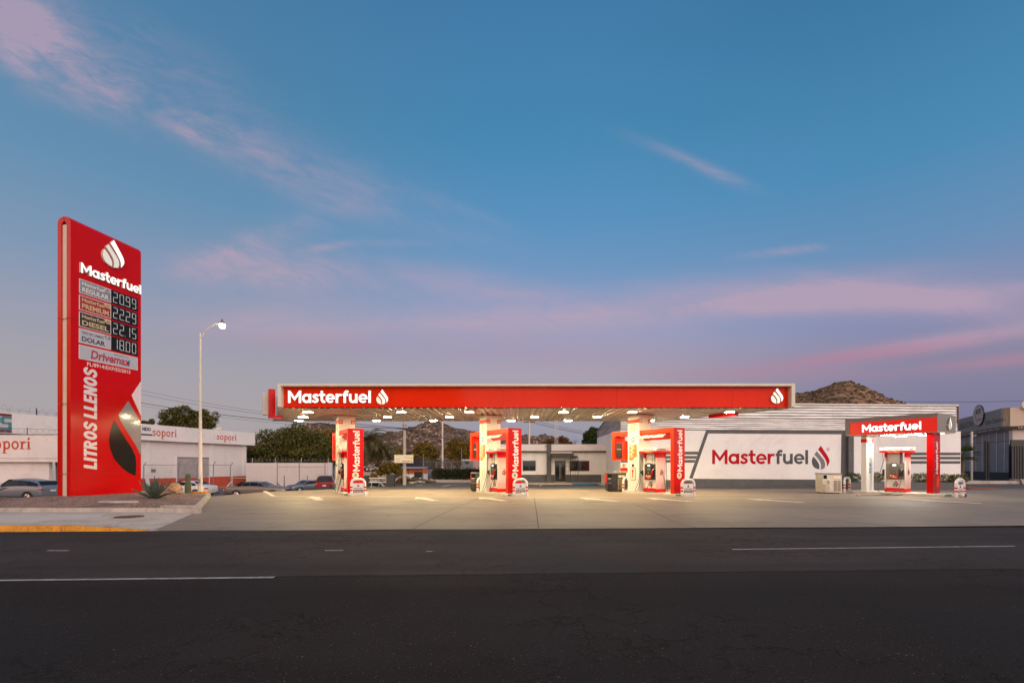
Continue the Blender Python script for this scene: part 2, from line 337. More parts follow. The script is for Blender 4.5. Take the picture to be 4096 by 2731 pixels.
def paneglass():
    m, t, p, co, o = graph('clear_pane')
    g = t.n('ShaderNodeBsdfGlossy'); g.inputs['Roughness'].default_value = .03; g.inputs['Color'].default_value = (.9, .9, .9, 1)
    tr = t.n('ShaderNodeBsdfTransparent'); tr.inputs[0].default_value = (.93, .95, .95, 1); fr = t.n('ShaderNodeFresnel'); fr.inputs[0].default_value = 1.45
    mx = t.n('ShaderNodeMixShader'); t.l(t.m('MULTIPLY', fr.outputs[0], 1.3), mx.inputs[0]); t.l(tr.outputs[0], mx.inputs[1]); t.l(g.outputs[0], mx.inputs[2]); t.l(mx.outputs[0], o.inputs[0])
    return m
PANE = paneglass()

# ------------------------------------------------------------------ mesh builder
def thing(name, label, cat, loc=(0, 0, 0), rz=0, group=None):
    o = bpy.data.objects.new(name, None); C.objects.link(o); o.empty_display_size = .2
    o.location = loc; o.rotation_euler = (0, 0, rz); o['label'] = label; o['category'] = cat
    if group: o['group'] = group
    return o
def tag(o, label=None, cat=None, group=None, kind=None):
    if label: o['label'] = label
    if cat: o['category'] = cat
    if group: o['group'] = group
    if kind: o['kind'] = kind
    return o
def setl(o, label): o['label'] = label; return o
def copy_tree(o, parent=None):
    c = o.copy(); C.objects.link(c); c.parent = parent
    for ch in o.children: copy_tree(ch, c)
    return c
def catmull(pts, n=6):
    P = [Vector(p) for p in pts]; out = []
    for i in range(len(P)-1):
        p0, p1, p2, p3 = P[max(i-1, 0)], P[i], P[i+1], P[min(i+2, len(P)-1)]
        for k in range(n):
            t = k/n
            out.append(.5*((2*p1)+(p2-p0)*t+(2*p0-5*p1+4*p2-p3)*t*t+(3*p1-p0-3*p2+p3)*t**3))
    out.append(P[-1]); return out
TXT = {}
def text_mesh(s, bold, shear, ext):
    k = (s, bold, shear, ext)
    if k in TXT: return TXT[k]
    cu = bpy.data.curves.new('lettering_curve', 'FONT'); cu.body = s; cu.offset = bold; cu.shear = shear; cu.extrude = ext; cu.resolution_u = 3
    o = bpy.data.objects.new('lettering_curve', cu); C.objects.link(o)
    dg = bpy.context.evaluated_depsgraph_get(); me = o.evaluated_get(dg).to_mesh()
    v = [tuple(q.co) for q in me.vertices]; f = [tuple(q.vertices) for q in me.polygons]
    bpy.data.objects.remove(o); bpy.data.curves.remove(cu)
    TXT[k] = (v, f); return TXT[k]
class MB:
    def __init__(s, M=None): s.v = []; s.f = []; s.mi = []; s.mats = []; s.M = M or Matrix(); s.sm = []
    def add(s, vs, fs, mat, smooth=False):
        if mat not in s.mats: s.mats.append(mat)
        i = s.mats.index(mat); b = len(s.v); M = s.M
        s.v += [M @ Vector(v) for v in vs]
        s.f += [tuple(b+k for k in f) for f in fs]; s.mi += [i]*len(fs); s.sm += [smooth]*len(fs)
        return s
    def box(s, x0, x1, y0, y1, z0, z1, mat, bev=0):
        if not bev:
            v = [(x, y, z) for z in (z0, z1) for y in (y0, y1) for x in (x0, x1)]
            return s.add(v, [(0, 2, 3, 1), (4, 5, 7, 6), (0, 1, 5, 4), (2, 6, 7, 3), (0, 4, 6, 2), (1, 3, 7, 5)], mat)
        bm = bmesh.new(); bmesh.ops.create_cube(bm, size=1)
        for q in bm.verts: q.co = Vector(((x0+x1)/2+q.co.x*(x1-x0), (y0+y1)/2+q.co.y*(y1-y0), (z0+z1)/2+q.co.z*(z1-z0)))
        bmesh.ops.bevel(bm, geom=bm.edges[:], offset=bev, segments=2, affect='EDGES', profile=.5)
        bm.verts.index_update()
        s.add([tuple(q.co) for q in bm.verts], [tuple(q.index for q in f.verts) for f in bm.faces], mat); bm.free(); return s
    def prism(s, pts, a, b, mat, axis='y'):      # polygon in the plane across `axis`, from a to b
        n = len(pts)
        mk = {'y': lambda p, t: (p[0], t, p[1]), 'x': lambda p, t: (t, p[0], p[1]), 'z': lambda p, t: (p[0], p[1], t)}[axis]
        v = [mk(p, a) for p in pts]+[mk(p, b) for p in pts]
        fs = [tuple(range(n)), tuple(range(2*n-1, n-1, -1))]+[(i, i+n, (i+1) % n+n, (i+1) % n) for i in range(n)]
        return s.add(v, fs, mat)
    def quad(s, a, b, c, d, mat): return s.add([a, b, c, d], [(0, 1, 2, 3)], mat)
    def tube(s, pts, r, mat, n=8, cap=True, smooth=True):
        P = [Vector(p) for p in pts]; rs = r if hasattr(r, '__len__') else [r]*len(P); V = []; Fc = []
        up = Vector((0, 0, 1)); pu = None
        for i, p in enumerate(P):
            t = (P[min(i+1, len(P)-1)]-P[max(i-1, 0)]).normalized()
            if pu is None:
                a = Vector((1, 0, 0)) if abs(t.x) < .9 else Vector((0, 1, 0)); pu = (a-t*a.dot(t)).normalized()
            else: pu = (pu-t*pu.dot(t)).normalized()
            q = t.cross(pu)
            V += [p+(pu*math.cos(2*math.pi*k/n)+q*math.sin(2*math.pi*k/n))*rs[i] for k in range(n)]
        for i in range(len(P)-1):
            for k in range(n): Fc.append((i*n+k, i*n+(k+1) % n, (i+1)*n+(k+1) % n, (i+1)*n+k))
        s.add(V, Fc, mat, smooth)
        if cap: s.add(V[:n], [tuple(range(n))[::-1]], mat); s.add(V[-n:], [tuple(range(n))], mat)
        return s
    def lathe(s, prof, mat, n=20, c=(0, 0, 0), axis='z'):
        V = []; Fc = []
        for (r, h) in prof:
            for k in range(n):
                a = 2*math.pi*k/n; x, y = r*math.cos(a), r*math.sin(a)
                V.append((c[0]+x, c[1]+y, c[2]+h) if axis == 'z' else ((c[0]+x, c[1]+h, c[2]+y) if axis == 'y' else (c[0]+h, c[1]+x, c[2]+y)))
        for i in range(len(prof)-1):
            for k in range(n): Fc.append((i*n+k, i*n+(k+1) % n, (i+1)*n+(k+1) % n, (i+1)*n+k))
        return s.add(V, Fc, mat, True)
    def disc(s, cx, cz, r, y, mat, n=24, th=.004, rz=None):
        return s.prism([(cx+r*math.cos(2*math.pi*k/n), cz+(rz or r)*math.sin(2*math.pi*k/n)) for k in range(n)], y, y+th, mat)
    def blob(s, c, r, mat, seed=0, rough=.15, n=2, sq=(1, 1, 1)):
        bm = bmesh.new(); bmesh.ops.create_icosphere(bm, subdivisions=n, radius=1); rd = random.Random(seed)
        for q in bm.verts:
            k = 1+rd.uniform(-rough, rough); q.co = Vector((q.co.x*r*k*sq[0]+c[0], q.co.y*r*k*sq[1]+c[1], q.co.z*r*k*sq[2]+c[2]))
        bm.verts.index_update(); s.add([tuple(q.co) for q in bm.verts], [tuple(q.index for q in f.verts) for f in bm.faces], mat, rough < .05); bm.free(); return s
    # text lying in the local xz plane, facing -y at depth y; fitted into x0..x1, z0..z1
    def text(s, t, x0, x1, z0, z1, y, mat, bold=0.0, shear=0, ext=.003, rot=0):
        v, f = text_mesh(t, bold, shear, 0.0)
        if not v: return s
        xs = [q[0] for q in v]; ys = [q[1] for q in v]; a0, a1, b0, b1 = min(xs), max(xs), min(ys), max(ys)
        out = []
        for q in v:
            p, r_ = (q[0]-a0)/(a1-a0), (q[1]-b0)/(b1-b0)
            if rot: p, r_ = 1-r_, p            # reads bottom to top
            out.append((x0+p*(x1-x0), y-ext, z0+r_*(z1-z0)))
        return s.add(out, f, mat)
    def strokes(s, gl, x0, z0, h, y, ext, mat, rot=0, side=None, sx=1.0):
        """solid letters from stroke glyphs; h is the cap height"""
        def T(p, d):
            X, Z = p[0]*h*sx, p[1]*h
            return (x0+X, d, z0+Z) if not rot else (x0-Z, d, z0+X)
        k = 0
        for pr in gl:
            yy = y-ext-.0011*(k % 4)*(1 if h < 1.5 else 2); k += 1
            if pr[0] == 'poly':
                n = len(pr[1]); v = [T(p, yy) for p in pr[1]]; bk = [T(p, y) for p in pr[1]]
                s.add(v, [tuple(range(n))], mat); s.add(v+bk, [(i, i+n, (i+1) % n+n, (i+1) % n) for i in range(n)], side or mat)
            else:
                pts, wd, closed = pr[1], pr[2], pr[3]; n = len(pts); L = []; Rr = []
                for i in range(n):
                    a = pts[(i-1) % n] if (closed or i) else pts[i]; b = pts[(i+1) % n] if (closed or i < n-1) else pts[i]
                    tx, tz = b[0]-a[0], b[1]-a[1]; q = math.hypot(tx, tz) or 1; nx, nz = -tz/q, tx/q
                    wi = (wd[i] if hasattr(wd, '__len__') else wd)/2
                    L.append((pts[i][0]+nx*wi, pts[i][1]+nz*wi)); Rr.append((pts[i][0]-nx*wi, pts[i][1]-nz*wi))
                m = n if closed else n-1
                v = [T(p, yy) for p in L+Rr]; bk = [T(p, y) for p in L+Rr]
                s.add(v, [(i, (i+1) % n, (i+1) % n+n, i+n) for i in range(m)], mat)
                al = v+bk; N = 2*n; fs = []
                for i in range(m):
                    j = (i+1) % n; fs += [(i, j, j+N, i+N), (i+n, j+n, j+n+N, i+n+N)]
                if not closed: fs += [(0, n, n+N, N), (n-1, 2*n-1, 2*n-1+N, n-1+N)]
                s.add(al, fs, side or mat)
        return s
    def build(s, name, parent=None, bevel=0, smooth_angle=None):
        me = bpy.data.meshes.new(name); me.from_pydata([tuple(v) for v in s.v], [], s.f)
        for m in s.mats: me.materials.append(m)
        me.polygons.foreach_set('material_index', s.mi); me.polygons.foreach_set('use_smooth', s.sm)
        me.validate(); me.update()
        bm = bmesh.new(); bm.from_mesh(me); bmesh.ops.recalc_face_normals(bm, faces=bm.faces[:]); bm.to_mesh(me); bm.free()
        o = bpy.data.objects.new(name, me); C.objects.link(o)
        if parent: o.parent = parent
        if bevel:
            b = o.modifiers.new('bevel', 'BEVEL'); b.width = bevel; b.segments = 2; b.limit_method = 'ANGLE'; b.angle_limit = R(40)
        return o

# ------------------------------------------------------------------ stroke glyphs (geometric sans wordmark, slab serif shop name)
def arc(cx, cy, r, a0, a1, n=14, ry=None): return [(cx+r*math.cos(R(a0+(a1-a0)*k/n)), cy+(ry or r)*math.sin(R(a0+(a1-a0)*k/n))) for k in range(n+1)]
def cm2(pts, n=5): return [(p.x, p.y) for p in catmull([(a, b, 0) for a, b in pts], n)]
def rect(x0, x1, y0, y1): return ('poly', [(x0, y0), (x1, y0), (x1, y1), (x0, y1)])
def off(g, dx_): return [(p[0], [(a+dx_, b) for a, b in p[1]])+tuple(p[2:]) for p in g]
W_ = .195
G = {
 'M': [('poly', [(0, 0), (0, 1), (.17, 1), (.54, .47), (.91, 1), (1.08, 1), (1.08, 0), (.88, 0), (.88, .64), (.54, .17), (.2, .64), (.2, 0)])],
 'a': [('s', arc(.37, .37, .28, 0, 360, 28)[:-1], W_, True), rect(.56, .76, 0, .74)],
 's': [('s', cm2([(.54, .555), (.42, .645), (.27, .645), (.16, .56), (.2, .46), (.32, .39), (.44, .31), (.47, .2), (.37, .10), (.22, .095), (.05, .18)]), .175, False)],
 't': [('s', [(.22, .98)]+cm2([(.22, .34), (.24, .20), (.32, .11), (.40, .09), (.5, .12)]), W_, False), rect(0, .5, .57, .74)],
 'e': [('s', arc(.38, .37, .285, 0, 318, 26), W_*.92, False), rect(.1, .755, .295, .435)],
 'r': [rect(0, .2, 0, .74), ('s', cm2([(.12, .36), (.17, .53), (.27, .63), (.38, .655), (.5, .63)]), .17, False)],
 'f': [('s', [(.17, 0)]+cm2([(.17, .70), (.20, .83), (.28, .91), (.37, .92), (.47, .88)]), W_, False), rect(0, .45, .57, .74)],
 'u': [('s', [(.1, .74)]+cm2([(.1, .32), (.13, .19), (.22, .11), (.33, .09), (.44, .12), (.54, .22)]), W_, False), rect(.5, .7, 0, .74)],
 'l': [rect(0, .2, 0, 1)],
}
POS = [('M', 0), ('a', 1.15), ('s', 1.95), ('t', 2.56), ('e', 3.10), ('r', 3.92), ('f', 4.50), ('u', 5.02), ('e', 5.80), ('l', 6.62)]
WORD = sum([off(G[c], x) for c, x in POS], []); WORD_A = sum([off(G[c], x) for c, x in POS[:6]], []); WORD_B = sum([off(G[c], x) for c, x in POS[6:]], [])
WW = 6.82
def dr(pts): return [((x-1200)/230, (910-y)/230) for x, y in pts]
def curve2(a, b): return cm2(a, 5)+list(reversed(cm2(b, 5)))
DROP = [('poly', curve2(dr([(1290, 680), (1328, 735), (1364, 788), (1377, 835), (1352, 884)]), dr([(1263, 716), (1300, 762), (1335, 812), (1350, 850), (1350, 878)]))),
        ('poly', curve2(dr([(1248, 733), (1285, 775), (1322, 820), (1334, 862), (1325, 898)]), dr([(1225, 765), (1258, 800), (1285, 842), (1292, 880), (1286, 910)]))),
        ('poly', curve2(dr([(1215, 785), (1246, 818), (1270, 855), (1276, 885), (1272, 908)]), dr([(1213, 790), (1201, 815), (1203, 855), (1225, 890), (1268, 908)])))]
def drop(mb, x0, z0, h, y, ext, mats, rot=0, side=None):
    for p, m in zip(DROP, mats): mb.strokes([p], x0, z0, h, y, ext, m, side=side)
HG = {'L': ([rect(0, .25, 0, 1), rect(.251, .56, 0, .21)], .62), 'I': ([rect(0, .25, 0, 1)], .32), 'T': ([rect(.18, .43, 0, .79), rect(0, .61, .791, 1)], .66),
 'R': ([rect(0, .25, 0, 1), ('s', cm2([(.2, .89), (.36, .89), (.48, .83), (.52, .70), (.48, .57), (.36, .50), (.2, .50)], 4), .21, False), ('poly', [(.24, .42), (.47, .46), (.68, 0), (.41, 0)])], .74),
 'O': ([('s', arc(.35, .5, .225, 0, 360, 30, .395)[:-1], .235, True)], .76), 'S': ([('s', cm2([(.56, .70), (.53, .82), (.42, .90), (.28, .90), (.16, .80), (.15, .68), (.24, .57), (.42, .47), (.52, .36), (.51, .20), (.40, .105), (.24, .10), (.12, .18), (.08, .32)], 4), .22, False)], .70),
 'E': ([rect(0, .25, 0, 1), rect(.251, .55, 0, .2), rect(.251, .52, .40, .60), rect(.251, .55, .8, 1)], .61), 'N': ([rect(0, .23, 0, 1), rect(.45, .68, 0, 1), ('poly', [(0.001, 1), (.24, 1), (.679, 0), (.44, 0)])], .75), ' ': ([], .30)}
def heavy(t, sh=.18):
    x = 0; g = []
    for c in t: g += off(HG[c][0], x); x += HG[c][1]
    return [(p[0], [(q[0]+sh*q[1], q[1]) for q in p[1]])+tuple(p[2:]) for p in g], x
def serif(x, y, w_, t=.06): return rect(x-w_/2, x+w_/2, y, y+t)
SG = {
 's': ([('s', cm2([(.40, .50), (.36, .585), (.22, .615), (.10, .55), (.12, .44), (.25, .355), (.38, .27), (.40, .14), (.28, .05), (.14, .055), (.06, .16)]), [.07]*20+[.15]*11+[.07]*20, False), rect(.37, .43, .46, .66), rect(.03, .09, 0, .2)], .55),
 'o': ([('s', arc(.3, .33, .225, 0, 360, 28, .285)[:-1], .13, True)], .68),
 'p': ([rect(.08, .24, -.3, .64), serif(.17, -.34, .36), serif(.09, .58, .22), ('s', arc(.36, .33, .2, 130, -130, 22, .28), .13, False)], .72),
 'r': ([rect(.08, .24, .03, .64), serif(.17, 0, .36), serif(.09, .58, .22), ('s', cm2([(.2, .42), (.27, .55), (.36, .59), (.46, .53)]), .13, False)], .54),
 'i': ([rect(.08, .24, .03, .64), serif(.17, 0, .36), serif(.09, .58, .22), ('poly', arc(.16, .85, .1, 0, 360, 14)[:-1])], .36)}
def serifword(t):
    x = 0; g = []
    for c in t: g += off(SG[c][0], x); x += SG[c][1]
    return g, x
SG['s'][0][0] = (SG['s'][0][0][0], SG['s'][0][0][1], .12, False)
SEGS = {'0': 'abcdef', '1': 'bc', '2': 'abged', '5': 'afgcd', '8': 'abcdefg', '9': 'abcdfg'}
def seven(mb, t, x0, x1, z0, z1, y, mat):
    n = sum(1 for c in t if c != '.'); cw = (x1-x0)/n; i = 0; h = z1-z0; tk = h*.046; g = h*.03
    for c in t:
        if c == '.':
            mb.box(x0+i*cw-cw*.10, x0+i*cw-cw*.02, y-.004, y, z0, z0+tk*1.6, mat); continue
        a = x0+i*cw+cw*.08; b = a+cw*.66; m = (z0+z1)/2
        if c == '1': a += 0
        R_ = {'a': (a+g, b-g, z1-tk, z1), 'g': (a+g, b-g, m-tk/2, m+tk/2), 'd': (a+g, b-g, z0, z0+tk), 'f': (a, a+tk, m+g, z1-g), 'e': (a, a+tk, z0+g, m-g), 'b': (b-tk, b, m+g, z1-g), 'c': (b-tk, b, z0+g, m-g)}
        for q in SEGS[c]:
            u = R_[q]; mb.box(u[0], u[1], y-.004, y, u[2], u[3], mat)
        i += 1

# ================================================================== the ground
CREST = [(-60, 25.2), (-17.0, 25.9), (-16.4, 27.0), (-15.9, 30.4), (-12.8, 33.2), (-11.2, 36.4), (-9.5, 40.4), (-9.2, 46.5), (-16, 58), (-60, 60)]
def road_edge(x): return 13.5+.035*x
LOW = [(-75, 21.1), (-21.0, 21.3), (-19.9, 24.6), (-17.6, 26.2), (-16.9, 27.2), (-16.5, 30.6), (-13.2, 33.8), (-11.7, 36.8), (-10.0, 40.8), (-9.8, 80), (-75, 82)]
def inside(p, P):
    r = False; j = len(P)-1
    for i in range(len(P)):
        if (P[i][1] > p[1]) != (P[j][1] > p[1]) and p[0] < (P[j][0]-P[i][0])*(p[1]-P[i][1])/(P[j][1]-P[i][1])+P[i][0]: r = not r
        j = i
    return r
def pdist(p, P):
    d = 1e9
    for i in range(len(P)-1):
        ax, ay = P[i]; bx, by = P[i+1]; t = max(0, min(1, ((p[0]-ax)*(bx-ax)+(p[1]-ay)*(by-ay))/((bx-ax)**2+(by-ay)**2)))
        d = min(d, math.hypot(p[0]-ax-t*(bx-ax), p[1]-ay-t*(by-ay)))
    return d
def zg(x, y):
    if not inside((x, y), LOW): return 0.0
    t = min(1, pdist((x, y), LOW[:10])/3.0); t = t*t*(3-2*t)
    return -t*(.88+.35*min(1, max(0, (y-30)/20)))
xs = sorted(set([round(-75+1.0*i, 2) for i in range(76)]+[-3000, -1500, -700, -300, -150, 20, 40, 60, 90, 200, 500, 1500, 3000]))
ys = sorted(set([-400, -100, -20, 0, 10, 18]+[round(24+.8*i, 2) for i in range(76)]+[100, 150, 300, 700, 1500, 4000]))
V = []; Fc = []
for y in ys:
    for x in xs: V.append((x, y, zg(x, y)-.16 if y < 1400 else -.5))
nx = len(xs)
for j in range(len(ys)-1):
    for i in range(nx-1): Fc.append((j*nx+i, j*nx+i+1, (j+1)*nx+i+1, (j+1)*nx+i))
g = MB(); g.add(V, Fc, DIRT, True); tag(g.build('ground'), 'dusty street and lots behind the station', kind='structure')

# main road: old asphalt near, a newer strip along the station
g = MB(); RZ = -.10
xe = [-260+10*i for i in range(53)]
def strip(mb, ya, yb, z, m, zlow=None):
    V = []; Fc = []
    for x in xe: V += [(x, ya+.045*x, z), (x, yb+.045*x if yb != 'edge' else road_edge(x), z)]
    for i in range(len(xe)-1): Fc.append((2*i, 2*i+2, 2*i+3, 2*i+1))
    mb.add(V, Fc, m)
strip(g, -8, 8.02, RZ, ASPH); strip(g, 8.02, 'edge', RZ+.003, ASPN)
tag(g.build('road'), 'dark worn asphalt road in front of the station', kind='structure')
def rdir(p, q, wd, z, mb, m):
    a = Vector((p[0], p[1])); b = Vector((q[0], q[1])); n = (b-a).normalized(); n = Vector((-n.y, n.x))*wd/2
    mb.add([(a.x-n.x, a.y-n.y, z), (b.x-n.x, b.y-n.y, z), (b.x+n.x, b.y+n.y, z), (a.x+n.x, a.y+n.y, z)], [(0, 1, 2, 3)], m)
g = MB()
P = lambda x, y, z: tuple(onz(x, y, z))[:2]
for (a, b, wd) in [((-60, 2322), (1097, 2309), .10), ((2930, 2197), (4060, 2184), .09), ((190, 2202), (275, 2202), .09), ((1300, 2201.5), (1372, 2201.5), .08), ((1704, 2205), (1730, 2205), .06)]:
    rdir(P(*a, RZ), P(*b, RZ), wd, RZ+.007, g, LINEW)
for k in range(6): x0 = 13.5+k*9; rdir((x0+3, 10.27+.05*(x0-2)), (x0+7, 10.27+.05*(x0+2)), .09, RZ+.007, g, LINEW)
tag(g.build('road_markings'), 'thin white lane lines on the dark road', kind='structure')

# station slab: concrete apron rising from the road, flat under the canopy
def slab_left(y):
    if y < 17.1: return -10.15 - (y-13.2)*(1.2/3.9)
    P_ = [(-11.35, 17.1), (-16.25, 25.6), (-16.2, 27.0), (-15.7, 30.4), (-12.6, 33.35)]
    for i in range(len(P_)-1):
        if y <= P_[i+1][1]: return P_[i][0]+(P_[i+1][0]-P_[i][0])*(y-P_[i][1])/(P_[i+1][1]-P_[i][1])
    return P_[-1][0]
def slz(y): t = min(1, max(0, (y-13.3)/6)); return -.092*(1-t)*(1-t)
rows = [0, .04, .09, .15, .22, .30, .4, .5, .6, .7, .8, .9, 1]
g = MB(); V = []; Fc = []; NX = 24
for r_ in range(33):
    row = []
    for i in range(NX+1):
        q = i/NX; y0 = None
        # solve the row's y for this column: front row follows the road edge, the last row is y = 33.35
        t = r_/32
        xl = slab_left(13.2+t*(33.35-13.2)); x = xl+(62-xl)*q**1.5
        y = road_edge(x)*(1-t)+33.35*t if True else 0
        y += (.035*math.sin(x*1.3)+.022*math.sin(x*3.7+1)+.012*math.sin(x*9.1)) if r_ == 0 else 0
        row.append((x, y, slz(y)+.0))
    V += row
for j in range(32):
    for i in range(NX): a = j*(NX+1)+i; Fc.append((a, a+1, a+NX+2, a+NX+1))
g.add(V, Fc, SLAB)
# a skirt of the slab's thickness on its left and back edges
le = [V[j*(NX+1)] for j in range(33)]+[V[32*(NX+1)+i] for i in range(NX+1)]
b = len(le); g.add(le+[(x, y, z-.3) for x, y, z in le], [(i, i+1, i+1+b, i+b) for i in range(b-1)], SLAB)
tag(g.build('station_forecourt'), 'sunken joint concrete forecourt of the fuel station', kind='structure')
def slabquad(mb, pts, m, dz=.005): mb.add([(x, y, slz(y)+dz) for x, y in pts], [tuple(range(len(pts)))], m)
def slabline(mb, p, q, wd, m, dz=.005, n=8):
    a = Vector(p); b_ = Vector(q); nn = (b_-a).normalized(); nn = Vector((-nn.y, nn.x))*wd/2
    for i in range(n):
        c = a+(b_-a)*i/n; d = a+(b_-a)*(i+1)/n
        slabquad(mb, [tuple(c-nn), tuple(d-nn), tuple(d+nn), tuple(c+nn)], m, dz)
def sz(x, y):   # pixel on the slab, allowing for the slope
    z = 0
    for _ in range(6): p = onz(x, y, z); z = slz(p.y)
    return (p.x, p.y)
g = MB()
for a, b in [((1800, 1987), (1055, 2115)), ((1650, 2116), (1925, 1988)), ((2137, 1990), (2155, 2118)), ((2530, 2012), (2700, 2088)), ((2700, 2088), (2790, 2112)), ((1160, 2003), (1800, 2008)), ((2400, 2023), (3700, 2029)),
             ((1700, 2067), (1830, 2064)), ((3100, 2060), (3600, 2105)), ((3500, 1992), (4090, 2040)), ((980, 1990), (1700, 2040)), ((880, 2050), (1500, 1990)), ((3720, 2012), (4090, 2016))]:
    slabline(g, sz(*a), sz(*b), .032, CRACK)
for (a, b) in [((1180, 1973), (1215, 1972)), ((2330, 2011), (2415, 2006)), ((1610, 2006), (1665, 2006)), ((2320, 1978), (2350, 1978)), ((2275, 2009), (2320, 2009)), ((1690, 1976), (1730, 1976))]:
    slabline(g, sz(*a), sz(*b), .16, CRACK, .006)
tag(g.build('forecourt_joints'), 'saw-cut joints and drain slots in the forecourt concrete', kind='structure')
g = MB()
slabline(g, sz(1092, 1983.8), sz(3750, 1994.5), .12, LINES, .008, 20); slabline(g, sz(1058, 1963.5), sz(1094, 1984), .2, LINES, .0085, 2)
for (x, y) in [(1280, 2000), (1743, 2003), (2020, 2003.5), (2470, 2005.5), (2762, 2006), (3211, 2009.5), (3926, 2014)]:
    c = Vector(sz(x, y)); d = Vector((-.5, .866)); n = Vector((.866, .5)); W1 = lambda a, s_: tuple(c+d*a+n*s_)
    slabquad(g, [W1(0, -.2), W1(0, .2), W1(1.7, .2), W1(1.7, .5), W1(2.9, 0), W1(1.7, -.5), W1(1.7, -.2)], LINES, .012)
tag(g.build('forecourt_markings'), 'painted white line and arrows on the forecourt', kind='structure')
# yard asphalt behind the slab up to the office and wall
g = MB(); pts = [(-12.55, 33.36), (-11.0, 36.4), (-9.3, 40.4), (-9.0, 47.6), (66, 47.6), (66, 33.36)]
g.prism(pts, -.3, -.004, ASPB, 'z')
for a, b in [((1770, 1945), (1800, 1939)), ((1665, 1943), (1690, 1938)), ((2158, 1943), (2166, 1939)), ((2910, 1960), (2998, 1962)), ((1780, 1940), (1860, 1933))]:
    p, q = onz(*a, 0), onz(*b, 0); rdir(p[:2], q[:2], .14, .004, g, LINES)
tag(g.build('yard_pavement'), 'grey asphalt yard between the forecourt and the office', kind='structure')
# pavement in front of the planter, its yellow kerb, the manhole
g = MB()
def fr(x): return road_edge(x)
sw = [(-60, fr(-60)+.12), (-9.0, fr(-9)+.12), (-7.9, fr(-7.9)+.5), (-8.1, 14.4), (-11.0, 17.05), (-60, 17.05-.0)]
g = MB(); V = []; xs_ = [-60, -40, -25, -16, -14]+[-13.5+.25*i for i in range(16)]
for x in xs_:
    for j in range(9):
        o_ = .1 if x < -10.4 else -.03; q = j/8; yb = 17.05 if x < -11.35 else max(fr(x)+.0, 17.05-(x+11.35)*2.8); y = fr(x)+o_+(yb-fr(x)-o_)*q; f = min(1, max(0, (x+13.2)/2.9)); f = f*f*(3-2*f)
        V.append((x, y, .045*(1-f)+(slz(y)+.003)*f))
g.add(V, [(i*9+j, (i+1)*9+j, (i+1)*9+j+1, i*9+j+1) for i in range(len(xs_)-1) for j in range(8)], CONC, True); g.box(-60, -14.2, 14.2, 17, -.3, .03, CONC); tag(g.build('pavement'), 'pale concrete pavement left of the station entrance', kind='structure')
g = MB(); g.prism([(-17.5, 14.1), (-14.6, 13.9), (-13.4, 15.5), (-14.0, 16.2), (-17.3, 15.9)], .04, .050, mat('pale_concrete_patch', (.46, .42, .38, 1), .85, var=.08), 'z')
tag(g.build('pavement_patch'), 'paler concrete patch in the pavement', kind='structure')
g = MB(); k0 = -60
kk_ = [-60+2.86*i for i in range(17)]+[-12.3, -11.1, -10.1]
for a, b in zip(kk_, kk_[1:]):
    if a > -12.4 or True: b -= .012
    tap = .15 if b < -12 else (.09 if b < -11 else .015)
    tap0 = .15 if a < -11.5 else .09
    z0 = RZ-.1
    v = [(a, fr(a)-.04, z0), (b, fr(b)-.04, z0), (b, fr(b)+.117, z0), (a, fr(a)+.117, z0), (a, fr(a), RZ+tap0+.01), (b, fr(b), RZ+tap+.01), (b, fr(b)+.117, RZ+tap+.012), (a, fr(a)+.117, RZ+tap0+.012)]
    g.add(v, [(0, 1, 5, 4), (4, 5, 6, 7), (2, 3, 7, 6), (0, 4, 7, 3), (1, 2, 6, 5)], YEL)
tag(g.build('yellow_kerb', bevel=.012), 'worn yellow painted kerb along the road edge', kind='structure')
g = MB(); mh = onz(510, 2064, .05); g.lathe([(0, .018), (.36, .018), (.38, 0), (.43, 0), (.43, .012), (.44, .012), (.45, -.02)], RUST, 28)
o = tag(g.build('manhole_cover'), 'round rusty manhole cover in the pavement below the price tower', 'manhole cover'); o.location = (mh.x, mh.y, .032)

# planter: pale kerb all round, brown gravel heaped towards the tower
PL = [(-60, 17.0), (-11.35, 17.0), (-16.25, 25.55), (-60, 25.3)]
def yback(x): t = min(1, max(0, (x+20.6)/3.4)); return 20.75+(25.3-20.75)*t**.6
def gz(x, y):
    d = min(y-17.2, (yback(x)+.1-y)*1.6, ((-11.35-x)*.866-(y-17)*.5)); t = min(1, max(0, d/2.0))
    return .13+.24*t*t*(3-2*t)+.02*math.sin(x*1.7)*math.sin(y*2.1)*t
V = []; Fc = []; ny = 26; xn = 150
for j in range(ny):
    for i in range(xn+1):
        q = i/xn; x = -60+(60-11.52)*q; x = -60+(60-11.52)*min(1, q)
        if x < -16.4: y1_ = yback(x)
        else: y1_ = 17.1+(-11.50-x)/.5774
        y = 17.12+(max(y1_, 17.14)-17.12)*j/(ny-1); V.append((x, y, gz(x, y)))
for j in range(ny-1):
    for i in range(xn): a = j*(xn+1)+i; Fc.append((a, a+1, a+xn+2, a+xn+1))
g = MB(); g.add(V, Fc, GRAV, True)
